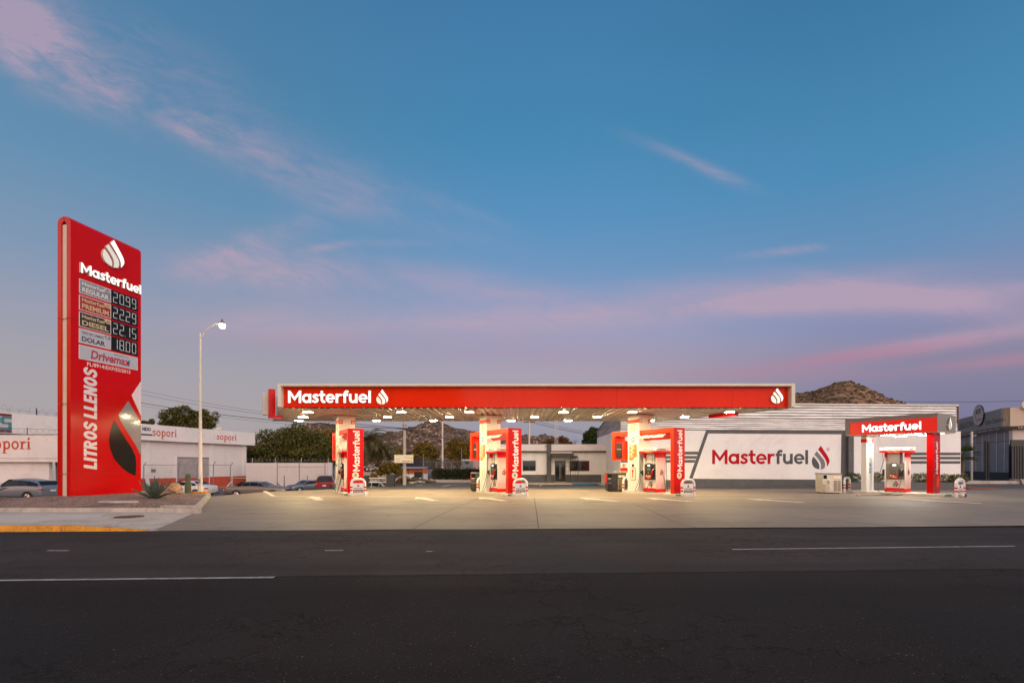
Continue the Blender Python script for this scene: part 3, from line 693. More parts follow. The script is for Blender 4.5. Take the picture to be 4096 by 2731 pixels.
# loose stones lying on the bed
for i in range(1500):
    y = 17.2+random.random()**1.3*5; x = -24+random.random()*12.2
    if x > -11.7-(y-17)*.58 or y > yback(x)-.1: continue
    s_ = random.uniform(.012, .035); z = gz(x, y)
    g.add([(x-s_, y, z), (x, y-s_, z), (x+s_, y, z), (x, y+s_, z), (x+.3*s_, y, z+s_*.9)], [(0, 1, 4), (1, 2, 4), (2, 3, 4), (3, 0, 4)], GRAV)
tag(g.build('gravel'), 'brown gravel bed round the price tower', kind='stuff')
g = MB(); ks = [-60+2.4*i for i in range(20)]+[-12.7, -11.42]
for a, b in zip(ks, ks[1:]): g.box(a, b-.01, 16.98, 17.13, -.1, .185, CONC)
for i in range(5):
    a, b = i*1.95+.16, (i+1)*1.95-.01; pa = Vector((-11.35-.5*a, 17+.866*a)); pb = Vector((-11.35-.5*b, 17+.866*b)); n = Vector((.866, .5))*.08
    g.prism([tuple(pa-n), tuple(pb-n), tuple(pb+n), tuple(pa+n)], -.1, .2, CONC, 'z')
g.prism([(-11.47, 16.97), (-11.22, 16.97), (-11.3, 17.3), (-11.6, 17.2)], -.1, .205, CONC, 'z')
bkx = [-60, -40, -30, -24, -20.6, -20.2, -19.6, -18.8, -18, -17.2, -16.3]
for p_, q_ in zip(bkx, bkx[1:]): g.add([(p_, yback(p_), -.3), (q_, yback(q_), -.3), (q_, yback(q_)+.14, -.3), (p_, yback(p_)+.14, -.3), (p_, yback(p_), .17), (q_, yback(q_), .17), (q_, yback(q_)+.14, .17), (p_, yback(p_)+.14, .17)], [(0, 1, 5, 4), (2, 3, 7, 6), (4, 5, 6, 7), (0, 4, 7, 3), (1, 2, 6, 5)], CONC)
tag(g.build('planter_kerb', bevel=.012), 'pale weathered kerb of the gravel planter', kind='structure')
for nm, lab, p, s_ in [('stone_slab', 'thin concrete slab lying in the gravel in front of the price tower', onz(480, 2003, .33), (1.5, .45, .07)), ('stone_slab', 'long pale slab lying in the gravel near the planter corner', onz(720, 2012, .3), (1.35, .3, .06))]:
    g = MB(); g.prism([(-s_[0]/2, -.1), (-.1, -s_[1]/2), (s_[0]/2, -.05), (s_[0]/2-.2, s_[1]/2), (-.3, s_[1]/2), (-s_[0]/2, .15)], 0, s_[2], CONC, 'z')
    o = tag(g.build(nm, bevel=.01), lab, 'stone slab'); o.location = (p.x, p.y, gz(p.x, p.y)-.01)

# ================================================================== price tower
TN = Vector((-18.87, 20.3)); TU = Vector((.6, 3.1)).normalized(); TW = 3.157; TH0 = .25; TT = 12.36
tow = thing('price_tower', 'tall glossy red fuel price tower standing in the gravel', 'price sign', (TN.x, TN.y, 0), math.atan2(TU.y, TU.x))
def tz(px, py):
    a = (px-CX)/F; t = (a*TN.y-TN.x)/(TU.x-a*TU.y); Y = TN.y+t*TU.y; return (t, EYE+(HZ-py)/F*Y)
k1 = .4464
t1 = lambda x, y: tz(x*k1, 800+y*k1)
t2 = lambda x, y: tz(x*k1, 1450+y*k1)
shell = [(0, TH0), (0, TT-.26)]+[(.30-.30*math.cos(R(a)), TT-.26+.26*math.sin(R(a))) for a in (15, 30, 45, 60, 75, 90)]+[(.335, TT), (.335, TT-.20), (.27, TT-.25), (.21, TT-.34), (.21, TH0)]
for sgn in (0, 1):
    g = MB(); pts = shell if not sgn else [(.70-a, b) for a, b in shell]
    for (za, zb) in [(TH0, 1.35), (1.35, 4.35), (4.35, 8.0), (8.0, 99)]:
        cl = []
        for y_, z_ in pts: cl.append((y_, min(max(z_, za), zb-.008)))
        out = [cl[0]]
        for q in cl[1:]:
            if (q[0]-out[-1][0])**2+(q[1]-out[-1][1])**2 > 1e-8: out.append(q)
        g.prism(out, 0, TW, RED, 'x')
    o = g.build('red_shell', tow, bevel=.012)
g = MB(); g.box(.05, TW-.05, .215, .485, TH0, TT-.32, CREAM); g.build('cream_core', tow)
# emblem and wordmark in lit relief letters
a, b, c = t1(710, 642), t1(1250, 772), t1(705, 548)
g = MB(); ch = (c[1]-a[1])*1.0; g.strokes(WORD, a[0], (a[1]+t1(1250, 856)[1])/2, ch, 0, .10, LETW, side=OFFW, sx=(b[0]-a[0])/(WW*ch)); g.build('wordmark', tow)
a, b = t1(905, 480), t1(1072, 480); zt, zb = t1(990, 355)[1], t1(1010, 610)[1]
g = MB(); hh = zt-zb; drop(g, a[0], zb, hh, 0, .10, [LETW, LETD, LETD], side=CREAM); g.M = Matrix()
g.build('emblem', tow)
def tpanel(zx0, zy0, zy0b, zx1, m, y=0, th=.02, brd=None, name='price_panel', zt_=None):
    x0, z1 = t1(zx0, zy0); _, z0 = t1(zx0, zy0b); x1, _ = t1(zx1, zy0)
    g = MB(); g.box(x0, x1, y-th, y, z0, z1, brd or m)
    if brd: g.box(x0+.03, x1-.03, y-th-.003, y-th, z0+.03, z1-.03, m)
    return g, x0, x1, z0, z1, y-th-.004
GRY = mat('grade_grey', (.20, .23, .25, 1), .4, var=0); BG1 = mat('grade_red', (.32, .015, .02, 1), .4, var=0); BG2 = mat('grade_black', (.015, .015, .015, 1), .3, var=0); BG3 = mat('grade_pale', (.42, .43, .47, 1), .4, var=0)
TAN = mat('tan_vinyl', (.55, .42, .22, 1), .4, var=0); PALEB = mat('pale_border', (.6, .58, .58, 1), .4, var=0); DKT = mat('dark_text', (.03, .04, .06, 1), .5, var=0); CRIM = mat('crimson_text', (.38, .03, .06, 1), .5, var=0)
rowsP = [((708, 702, 830), GRY, PINKW, 'REGULAR', '87', '20.99', BG3), ((706, 846, 980), BG1, TAN, 'PREMIUM', '92', '22.29', TAN), ((706, 996, 1130), BG2, TAN, 'DIESEL', '45', '22.15', TAN), ((705, 1145, 1275), BG3, DKT, 'DOLAR', '$', '18.00', GRY)]
for (x_, ya, yb), bgm, tx, word, oct_, price, bdg in rowsP:
    g, x0, x1, z0, z1, yy = tpanel(x_, ya, yb, 992, bgm, brd=PALEB); H = z1-z0; Wd = x1-x0
    if word == 'DOLAR': g.text('TIPO DE CAMBIO', x0+.08*Wd, x0+.76*Wd, z0+.64*H, z0+.82*H, yy, tx, .01)
    else: g.strokes(WORD, x0+.08*Wd, z0+.60*H, .26*H, yy, .004, tx, sx=.70*Wd/(WW*.26*H))
    g.text(word, x0+.08*Wd, x0+.92*Wd if word != 'DOLAR' else x0+.8*Wd, z0+.14*H, z0+.48*H, yy, tx, .03)
    g.prism([(x1-.22*Wd, z1-.035), (x1-.03, z1-.035), (x1-.03, z1-.32*H), (x1-.14*Wd, z1-.32*H), (x1-.20*Wd, z1-.24*H)], yy-.004, yy, bdg)
    g.text(oct_, x1-.16*Wd, x1-.05*Wd if oct_ != '$' else x1-.10*Wd, z1-.25*H, z1-.10*H, yy-.006, DKT if bdg != GRY else PINKW, .01)
    g.build('price_panel', tow)
    g = MB(); q0 = t1(997, 900)[0]; q1 = t1(1231, 900)[0]; g.box(q0, q1, -.03, 0, z0, z1, BLKV); seven(g, price, q0+.04, q1-.02, z0+.12*H, z1-.12*H, -.031, SEG)
    g.build('price_display', tow)
g, x0, x1, z0, z1, yy = tpanel(705, 1293, 1420, 1231, BG3, brd=PALEB); H = z1-z0; Wd = x1-x0
g.text('Drivemax', x0+.18*Wd, x0+.86*Wd, z0+.16*H, z0+.80*H, yy, CRIM, .03, .12); g.text('Aditivado con', x0+.56*Wd, x0+.82*Wd, z0+.80*H, z0+.90*H, yy, DKT, .01)
g.prism([(x0+.84*Wd, z0+.66*H), (x0+.79*Wd, z0+.40*H), (x0+.82*Wd, z0+.42*H), (x0+.79*Wd, z0+.10*H), (x0+.86*Wd, z0+.48*H), (x0+.83*Wd, z0+.46*H)], yy-.008, yy, DKT)
g.build('brand_panel', tow)
g = MB(); a = t1(780, 1484); b = t1(1168, 1550); c = t1(780, 1450)
g.text('PL/8914/EXP/ES/2015', a[0], b[0], a[1], c[1], -.001, PINKW, .01)
g.build('lettering', tow); g = MB(); a = t2(748, 958); b = t2(868, 958); c = t2(868, 66)
gh, hw_ = heavy('LITROS LLENOS', .16); gh_h = b[0]-a[0]-.01; g.strokes(gh, b[0], a[1], gh_h, -.001, .003, PINKW, rot=1, sx=(c[1]-a[1])/(hw_*gh_h)); g.build('lettering', tow); g = MB()
for poly, m in [([(1268, 165), (1180, 290), (1190, 320), (1277, 480), (1279, 200)], PINKW),
                ([(1148, 342), (1060, 470), (1080, 520), (1160, 650), (1220, 745), (1262, 830), (1279, 850), (1279, 545), (1240, 500)], GREYV),
                ([(1020, 518), (990, 600), (975, 690), (985, 770), (1020, 860), (1090, 940), (1150, 985), (1212, 1014), (1222, 930), (1215, 840), (1180, 760), (1130, 690), (1080, 610), (1040, 540)], BLKV)]:
    g.prism([tuple((min(t2(*p)[0], TW-.004), t2(*p)[1])) for p in poly], -.005, -.001, m)
g.build('printed_drop', tow); g = MB()
for zz in (1.35, 4.35, 8.0): g = MB(); g.box(0, TW, -.0035, -.0005, zz-.012, zz, mat('seam_dark_red', (.25, .01, .01, 1), .5, var=0)); g.build('panel_seam', tow)

# ================================================================== street lamp
lp = thing('street_lamp', 'tall pale tapered street lamp with one lit head at the planter corner', 'street lamp', (-17.45, 26.6, .15))
k = lambda x, y: (Vector(at(x, y, 26.6))-Vector((-17.45, 26.6, .15)))
top = k(800, 1333).z
g = MB(); g.tube([(0, 0, .05), (0, 0, .5), (0, 0, 3), (0, 0, top)], [.115, .11, .085, .052], POLEC, 8, smooth=False); g.box(-.13, .13, -.13, .13, .0, .1, POLEC); g.box(-.06, .07, -.14, -.1, .55, .8, PSTEEL); g.build('pole', lp)
g = MB(); pts = [k(803, 1352), k(815, 1332), k(834, 1312), k(856, 1298), k(876, 1292)]; g.tube(catmull(pts), .032, POLEC, 8); g.build('arm', lp)
h = k(888.6, 1294); g = MB(); g.lathe([(.03, .26), (.05, .24), (.06, .12), (.12, .08), (.16, 0), (.17, -.04)], GREYM, 16, h); g.build('lamp_head', lp)
g = MB(); g.lathe([(.16, -.045), (.155, -.16), (.10, -.25), (0, -.27)], LEDS, 16, h); g.build('glass_bowl', lp)
g = MB(); g.prism([(-.36, -.25), (.4, -.25), (.36, .25), (-.36, .25)], -.25, .07, YEL, 'z'); g.build('footing', lp)

# ================================================================== canopy
cp = thing('fuel_canopy', 'long red flat canopy on three white pillars with lit sign', 'canopy', (0, 24.9, 0))
XL, XR, ZB, ZT = -12.3, 14.85, 4.75, 5.98
g = MB(); g.box(XL, XL+.17, 0, .5, ZB, ZT, OFFW); g.box(XR-.19, XR, 0, .5, ZB, ZT, OFFW)
bx_ = [XL+.17, -8.0, 1.55, 8.3, XR-.19]
bx_ = [XL+.17, -7.6, -1.0, 5.2, 10.2, XR-.19]
for a, b in zip(bx_, bx_[1:]): g.box(a+.003, b-.003, .0, .5, ZT-.13, ZT-.002, OFFW)
g.build('fascia_frame', cp, bevel=.008)
sx_ = [XL+.17]+[(x-CX)/F*25.25 for x in (1563.8, 2012.6, 2468, 2929.6)]+[XR-.19]
for i, (a, b) in enumerate(zip(sx_, sx_[1:])):
    g = MB(); g.box(a+.005, b-.005, .35, .42, ZB+.03, ZT-.133, REDF); g.build('fascia_panel', cp)
g = MB(); g.box(XL+.18, XR-.2, .27, .345, ZB+.005, ZB+.045, RED); g.box(XL+.18, XR-.2, .425, .5, ZB+.05, ZT-.16, BLACK); g.build('fascia_lip', cp)
def yl(x): return 0.36 if x > XL+.1 else .36+(XL+.1-x)/.553
def yr(x): return 7.6 if x < 10.15 else max(.37, (14.68-x)/.6)
g = MB(); x = -16.3; prof = []
while x < 14.6:
    prof += [(x, 4.715), (x+.17, 4.715), (x+.20, 4.775), (x+.31, 4.775)]; x += .34
V = []; 
for (x, z) in prof: V += [(x, yl(x), z), (x, max(yl(x)+.01, yr(x)), z)]
g.add(V, [(2*i, 2*i+2, 2*i+3, 2*i+1) for i in range(len(prof)-1)], SOFF); g.build('soffit', cp)
g = MB(); RP = [(XL+.02, .5), (14.6, .5), (10.15, 7.62), (-16.35, 7.62)]
g.prism(RP, 4.782, 5.7, OFFW, 'z'); g.build('roof_deck', cp)
g = MB()
for (a, b) in [((-12.3, .45), (-16.42, 7.7)), ((-16.42, 7.7), (10.2, 7.7)), ((10.2, 7.7), (14.78, .45))]:
    A, B = Vector(a), Vector(b); n = (B-A).normalized(); n = Vector((-n.y, n.x))*.03
    g.prism([tuple(A-n), tuple(B-n), tuple(B+n), tuple(A+n)], 4.70, 5.8, OFFW, 'z')
g.build('edge_trim', cp)
fr_ = Matrix.Translation((XL, 0, 0)) @ Matrix.Rotation(R(30), 4, 'Z')
g = MB(fr_); g.box(-.30, .05, 2.3, 2.9, 4.42, 6.0, RED); g.box(-.30, .45, 2.3, 2.9, 4.36, 4.50, RED); g.box(-.55, -.05, 3.1, 3.6, 4.60, 5.85, OFFW); g.build('side_sign', cp, bevel=.01)
g = MB(Matrix.Translation((13.0, 2.4, 0)) @ Matrix.Rotation(R(30), 4, 'Z')); g.box(-.5, .02, 0, 1.6, 4.50, 4.69, RED); g.build('side_sign', cp)
# wordmark on the fascia
def fx(px): return (px-CX)/F*25.22
def fz(py): return EYE+(HZ-py)/F*25.22
kk = 500/2352
g = MB(); x0, x1 = fx(1060+445*kk), fx(1060+1998*kk); z0, z1 = fz(1500+525*kk), fz(1500+295*kk)
g.strokes(WORD, x0, z0, z1-z0, .35, .10, LETW, side=CREAM, sx=(x1-x0)/(WW*(z1-z0))); g.build('wordmark', cp)
g = MB(); x0 = fx(1060+2103*kk); z0, z1 = fz(1500+555*kk), fz(1500+272*kk); drop(g, x0, z0, z1-z0, .35, .10, [LETW, mat('dim_lit2', (.6, .6, .5, 1), .4, var=0, emis=(1, .88, .66, 1), es=.75), mat('dim_lit3', (.6, .6, .5, 1), .4, var=0, emis=(1, .85, .62, 1), es=.5)], side=CREAM); g.build('emblem', cp)
k6 = 560/2352; g = MB(); x0 = fx(2700+1605*k6); z0, z1 = fz(1500+480*k6), fz(1500+220*k6); drop(g, x0, z0, z1-z0, .35, .10, [LETW, MATS['dim_lit2'], MATS['dim_lit2']], side=CREAM); g.build('emblem', cp)
for row, px in [(1641.3, (1232, 1606, 1877, 2254, 2529, 2918)), (1661.6, (1212, 1551, 1798, 2139, 2389, 2738)), (1676.5, (1196, 1506, 1733, 2044, 2272, 2602))]:
    for x in px:
        Y = F*3.0/(HZ-row); X = (x-CX)/F*Y; g = MB(Matrix.Translation((X, Y-24.9, 0)))
        g.box(-.30, .30, -.2, .2, 4.68, 4.735, OFFW); g.box(-.22, .22, -.17, .17, 4.648, 4.679, LENS); g.add([(-.22, -.16, 4.645), (.22, -.16, 4.645), (.22, .16, 4.645), (-.22, .16, 4.645)], [(0, 3, 2, 1)], LED); g.build('ceiling_lamp', cp)

# pillars, one per island; the pillar carries its plates and notices as sub-parts
COLS = [(-10.33, 29.45), (-1.35, 29.15), (7.72, 28.85)]
LFM = Matrix.Rotation(R(-90), 4, 'Z')       # maps a face looking to -y onto the left (-x) side
ORP = mat('poster_orange', (.50, .17, .03, 1), .5, var=.25, vs=3); BLUES = mat('notice_blue', (.02, .16, .42, 1), .4, var=0); PAPER = mat('notice_paper', (.75, .68, .55, 1), .5, var=.04); GRN = mat('green_print', (.04, .30, .08, 1), .5, var=0)
def facetext(mb, M, fn): o = mb.M; mb.M = o @ M; fn(mb); mb.M = o
for n_, (x, y) in enumerate(COLS):
    e = bpy.data.objects.new('pillar', None); C.objects.link(e); e.parent = cp; e.location = (x, y-24.9, 0); e.rotation_euler = (0, 0, R(30))
    g = MB(); g.box(-.485, .485, -.465, .465, .10, 4.735, WHITE); g.box(-.62, .62, -.60, .60, 4.60, 4.70, OFFW); g.build('shaft', e, bevel=.02)
    for side in (0, 1):
        g = MB(); num = '%02d' % (n_*2+1+side)
        if side == 0: g.box(-.50, -.482, -.48, .44, 4.22, 4.44, REDP); g.box(-.50, -.24, -.484, -.467, 4.22, 4.44, REDP); g.text(num, -.45, -.28, 4.26, 4.40, -.485, PAPER, .02)
        else: g.box(.26, .50, -.484, -.467, 4.22, 4.44, REDP); g.box(.487, .50, -.467, -.3, 4.22, 4.44, REDP); g.text(num, .29, .46, 4.26, 4.40, -.485, PAPER, .02)
        g.build('number_plate', e)
    def notices(g):
        g.M = LFM; y = -.487
        g.disc(-.02, 3.95, .21, y-.004, BLKV); g.disc(-.02, 3.95, .185, y-.008, PAPER); g.text('10', -.13, .09, 3.85, 4.05, y-.009, DGREY)
        g.text('km/h max', -.16, .12, 3.55, 3.59, y-.001, DGREY)
        g.disc(-.02, 3.24, .155, y-.004, BLUES); g.prism([(-.12, 3.24), (-.02, 3.34), (-.02, 3.275), (.09, 3.275), (.09, 3.205), (-.02, 3.205), (-.02, 3.14)], y-.009, y-.004, PAPER)
        g.box(-.32, .30, y-.004, y, 1.98, 2.92, ORP)
        for i in range(9): 
            a = -.27+.06*(i % 3); z = 2.82-.085*i; g.prism([(a, z), (a+.3-.02*i, z+.06), (a+.3-.02*i, z+.10), (a, z+.045)], y-.008, y-.004, PAPER)
        g.prism([(-.32, 1.98), (-.05, 1.98), (.10, 2.12), (.30, 2.2), (.30, 1.98)], y-.008, y-.004, PAPER)
        if n_ != 1: g.box(-.09, .06, y-.03, y, 1.60, 1.76, BLACK)
        g.box(-.20, .20, y-.02, y, .80, 1.52, REDP if n_ == 2 else CREAM); g.box(-.17, .17, y-.03, y-.02, .83, 1.49, PAPER)
        if n_ == 2: g.prism([(-.1, 1.42), (.1, 1.42), (.04, 1.28), (.03, .92), (-.03, .92), (-.04, 1.28)], y-.04, y-.03, REDP)
        else: g.box(-.06, .06, y-.04, y-.03, .9, 1.4, CREAM)
    g = MB(); notices(g); g.build('notice', e)

# ================================================================== islands: kerb, sign portal, guards, dispenser
ordn = ['left', 'middle', 'right']
where = ['under pillar 01', 'under pillar 03', 'under pillar 05']
def frame(x, y): return (x, y, 0), R(30)
def make_portal(lab, loc, rz):
    t = thing('sign_portal', lab, 'sign portal', loc, rz, 'red sign portals beside the pillars')
    g = MB(); y0, y1 = -3.05, -2.81
    g.box(-.45, .42, y0, y1, .12, 3.76, ORED); g.box(-.447, .417, y0-.006, y0, .12, 3.757, RED); g.build('sign_pylon', t, bevel=.006)
    g = MB(); g.strokes(WORD, .20, 1.36, .37, y0-.006, .012, LETP, rot=1, sx=2.27/(WW*.37)); g.build('wordmark', t)
    g = MB(); g.disc(-.03, 1.13, .18, y0-.011, PAPER); g.disc(-.03, 1.13, .16, y0-.014, mat('badge_cream', (.6, .55, .38, 1), .5, var=0)); g.prism([(-.10, 1.14), (-.03, 1.25), (.05, 1.14), (.02, 1.10), (-.08, 1.10)], y0-.018, y0-.014, GRN); g.text('100%', -.09, .03, 1.04, 1.08, y0-.015, GRN, .01); g.build('badge', t)
    g = MB()                                   # beam with a keeled underside, wordy on both slopes
    g.add([(-.45, -2.81, 3.757), (.42, -2.81, 3.757), (.42, -2.81, 3.52), (-.015, -2.81, 3.16), (-.45, -2.81, 3.52), (-.45, -.47, 3.757), (.42, -.47, 3.757), (.42, -.47, 3.52), (-.015, -.47, 3.16), (-.45, -.47, 3.52)],
          [(0, 1, 2, 3, 4), (9, 8, 7, 6, 5), (0, 5, 6, 1), (1, 6, 7, 2), (4, 9, 5, 0)], ORED)
    g.add([(-.45, -2.81, 3.52), (-.015, -2.81, 3.16), (-.015, -.47, 3.16), (-.45, -.47, 3.52)], [(0, 1, 2, 3)], REDP); g.add([(.42, -2.81, 3.52), (-.015, -2.81, 3.16), (-.015, -.47, 3.16), (.42, -.47, 3.52)], [(0, 1, 2, 3)], REDP)
    g.build('beam', t)
    g = MB(); a = math.atan2(.36, .435)          # lettering on the sloping underside
    g.M = Matrix.Translation((-.45, 0, 3.52)) @ LFM @ Matrix.Rotation(-(math.pi/2-a), 4, 'X')
    gh, hw_ = heavy('LITROS LLENOS'); g.strokes(gh, .78, -.43, .27, -.003, .003, LETP, sx=1.8/(hw_*.27)); g.build('underside_lettering', t)
    g = MB(); g.box(-.45, .42, .47, 1.92, 3.50, 3.76, ORED); g.box(-.45, .42, 1.66, 1.92, 1.99, 3.50, ORED); g.box(-.45, .42, .80, 1.66, 1.99, 2.08, ORED); g.box(-.45, .42, .80, .95, 2.08, 3.20, ORED); g.box(-.35, .32, .95, 1.66, 2.08, 3.12, REDP)
    g.box(-.37, -.35, 1.0, 1.62, 2.12, 3.08, BLACK); g.build('hanging_frame', t, bevel=.006)
    g = MB(); g.lathe([(0, 0), (.13, 0), (.13, .03), (0, .03)], OFFW, 18, (-.2, 1.2, 3.46)); g.build('lamp', t)
    g = MB(); g.M = LFM; 
    for i in range(14): g.box(-1.55, -1.05, -.375, -.371, 2.2+.06*i, 2.21+.06*i, mat('louvre_brown', (.10, .02, .01, 1), .5, var=0))
    g.strokes(WORD, -1.5, 2.66, .05, -.376, .003, PAPER); g.build('screen', t)
    return t
def make_guard(lab, loc, rz, w=.72, h=.92, plate=True, solid=False, grp='white tubular guards with red bands'):
    t = thing('tube_guard', lab, 'guard rail', loc, rz, grp); r = .068; q = .24; g = MB()
    pts = [(-w/2, 0, 0), (-w/2, 0, h-q)]+[(-w/2+q-q*math.cos(R(a)), 0, h-q+q*math.sin(R(a))) for a in (22, 45, 68, 90)]+[(w/2-q+q*math.sin(R(a)), 0, h-q+q*math.cos(R(a))) for a in (0, 22, 45, 68, 90)]+[(w/2, 0, 0)]
    g.tube(pts, r, WHITE, 12); g.build('tube', t)
    for sx_ in (-1, 1):
        for z in (.27, .44): g = MB(); g.lathe([(r+.002, z), (r+.003, z+.002), (r+.003, z+.085), (r+.002, z+.087)], REDP, 14, (sx_*w/2, 0, 0)); g.build('red_band', t)
    if plate:
        g = MB(); z0, z1 = (.20, .70)
        if solid: g.prism([(-w/2+.05, .17), (w/2-.05, .17), (w/2-.05, h-.22), (w/2-.16, h-.06), (-w/2+.16, h-.06), (-w/2+.05, h-.22)], -.02, .02, WHITE)
        else: g.box(-w/2+.06, w/2-.06, -.02, .02, z0, z1, WHITE)
        b = w/2-.1
        g.box(-b, b, -.026, -.02, z0+.02, z0+.14, BLKV); g.text('Rinde más Kilómetros', -b+.03, b-.03, z0+.045, z0+.115, -.027, PAPER, .02); g.text('LITROS LLENOS', -b+.02, b-.02, z0+.18, z0+.25, -.021, BLKV, .03, .25)
        drop(g, -.055, z0+.29, .16, -.02, .004, [REDP, BLKV, BLKV])
        if solid: g.box(-.12, .12, -.05, -.02, h-.27, h-.13, BLACK); g.box(-.13, -.05, -.052, -.05, h-.25, h-.14, BLUES)
        g.build('sign_plate', t)
    return t
def nozzle(t, x, y, z, m, face=-1, name='nozzle'):
    g = MB(); g.M = Matrix.Translation((x, y, z))
    g.tube([(0, 0, -.10), (.0, -.03, .0), (.02, -.05, .07), (.03, -.02, .14)], [.028, .045, .05, .03], m, 8); g.tube([(.03, -.02, .14), (.05, .01, .20), (.07, .05, .22)], .014, SILV, 8); g.tube([(0, -.04, -.06), (-.03, -.10, -.03), (-.01, -.09, .06)], .012, BLACK, 6)
    o = g.build(name, t); return o
def make_pump(lab, loc, rz, kind=0):
    t = thing('fuel_dispenser', lab, 'fuel dispenser', loc, rz, 'fuel dispensers on the islands')
    g = MB(); g.box(-.43, .43, -.33, .33, .04, 1.64, WHITE); g.box(-.43, .18, -.22, .22, 1.64, 2.27, WHITE); g.box(-.44, .44, -.34, .34, .0, .04, BLACK); g.build('body', t, bevel=.012)
    for s_ in (-1, 1):
        g = MB(); g.box(*sorted((s_*.44, s_*.50)), -.375, .375, .20, 2.0, PERF); g.build('end_panel', t, bevel=.01)
    for s_ in (-1, 1):
        g = MB(); g.box(*sorted((s_*.437, s_*.505)), -.38, .38, 2.003, 2.26, REDP); g.build('red_cap', t)
        g = MB(); g.box(*sorted((s_*.437, s_*.505)), -.38, .38, 0, .197, REDP); g.build('red_foot', t)
        g = MB(); g.box(-.436, .436, *sorted((s_*.332, s_*.372)), .06, .24, REDP); g.build('kick_panel', t)
    g = MB(); g.box(-.70, .66, -.55, .55, 2.38, 2.56, WHITE, .02); g.box(-.69, .65, -.54, .54, 2.27, 2.38, REDP); g.strokes(WORD, -.35, 2.435, .085, -.55, .004, DGREY, sx=1.05); drop(g, .30, 2.42, .12, -.55, .004, [REDP, DGREY, DGREY])
    g.text('COMBUSTIBLE DE CALIDAD', -.3, .3, 2.31, 2.34, -.541, PAPER)
    g.M = Matrix.Rotation(R(90), 4, 'Z'); g.strokes(WORD, -.30, 2.435, .07, -.66, .004, DGREY); g.build('header', t)
    cons = BLACK if kind == 0 else mat('console_brown', (.11, .10, .08, 1), .3)
    for s_ in (-1, 1):
        g = MB(Matrix.Rotation(0 if s_ < 0 else math.pi, 4, 'Z'))
        g.box(-.435, .435, -.375, -.332, .73, 1.64, DGREY if kind == 0 else mat('console_grey', (.17, .155, .13, 1), .4), .01)
        g.prism([(-.26, .78), (.18, .78), (.20, 1.45), (.16, 1.62), (.08, 1.69), (-.14, 1.69), (-.22, 1.62), (-.27, 1.45)], -.45, -.376, cons)
        g.box(-.10, .08, -.455, -.45, 1.50, 1.60, mat('lit_screen', (.5, .5, .5, 1), .4, var=0, emis=(.8, .9, 1, 1), es=1.3)); g.box(-.14, .10, -.456, -.45, 1.26, 1.42, mat('lcd_panel', (.12, .13, .11, 1), .2, var=0)); g.box(-.09, .04, -.47, -.45, 1.02, 1.18, BLACK); g.box(-.07, .02, -.474, -.47, 1.08, 1.15, GREYM)
        g.box(-.25, .17, -.46, -.45, .81, 1.0, REDP)
        for i in range(3 if kind == 0 else 2): g.box(-.21+.13*i, -.14+.13*i, -.464, -.46, .92, .97, PAPER)
        g.text('Masterfuel' if kind else 'Masterfuel', -.10, .12, .885, .905, -.461, PAPER)
        g.text('DIESEL' if kind else 'REGULAR', -.10, .12, .83, .87, -.461, PAPER, .02)
        g.build('console', t)
    for s_ in (-1, 1):
        g = MB(Matrix.Rotation(0 if s_ < 0 else math.pi, 4, 'Z')); drop(g, -.10 if kind == 0 else -.12, .30, .36, -.333, .006, [REDP, DGREY, GREYM]); g.build('emblem', t)
    g = MB(Matrix.Rotation(R(90), 4, 'Z')); drop(g, -.10, .98, .38, -.502, .005, [REDP, DGREY, GREYM]); g.build('emblem', t)
    if kind == 0:
        H = [([(-.60, -.48, 2.27), (-.60, -.48, 1.9), (-.62, -.50, 1.2), (-.72, -.60, .5), (-.90, -.66, .08), (-.75, -.64, .05), (-.64, -.55, .4), (-.60, -.46, 1.0)], (-.56, -.42, 1.12), BLACK),
             ([(.28, -.50, 2.27), (.28, -.48, 1.9), (.26, -.47, 1.5), (.24, -.46, 1.2), (.22, -.50, .9)], None, None),
             ([(.24, -.47, .98), (.12, -.58, .5), (.0, -.66, .10), (.10, -.70, .03), (.28, -.68, .07), (.36, -.60, .4), (.27, -.48, 1.0)], (.26, -.46, 1.12), REDP)]
        H += [([(.56, .30, 2.27), (.57, .33, 1.6), (.60, .36, .8), (.64, .34, .05)], None, None), ([(.5, .2, 1.0), (.58, .22, .5), (.62, .2, .05)], None, None)]
    else:
        H = [([(-.52, -.40, 1.95), (-.56, -.48, 1.6), (-.66, -.62, 1.0), (-.72, -.75, .4), (-.6, -.85, .02), (-.2, -.98, -.10), (.1, -.85, -.02), (.28, -.60, .35), (.33, -.46, .95)], (.30, -.44, 1.1), BLACK)]
    for pts, nz_, nm in H:
        g = MB(); g.tube(catmull(pts, 5), .0155, BLACK, 6); g.build('hose', t)
        if nz_: nozzle(t, *nz_, nm)
    for s_ in (-1, 1): g = MB(); g.tube([(-.57, s_*.45, 1.95), (-.57, s_*.45, 2.28)], .02, SILV, 6); g.build('hose_mast', t)
    g = MB(); g.box(-.62, -.43, -.36, -.30, .92, 1.3, BLACK); g.build('nozzle_boot', t); g = MB(); g.box(.20, .40, -.43, -.37, .92, 1.3, BLACK); g.build('nozzle_boot', t)
    return t
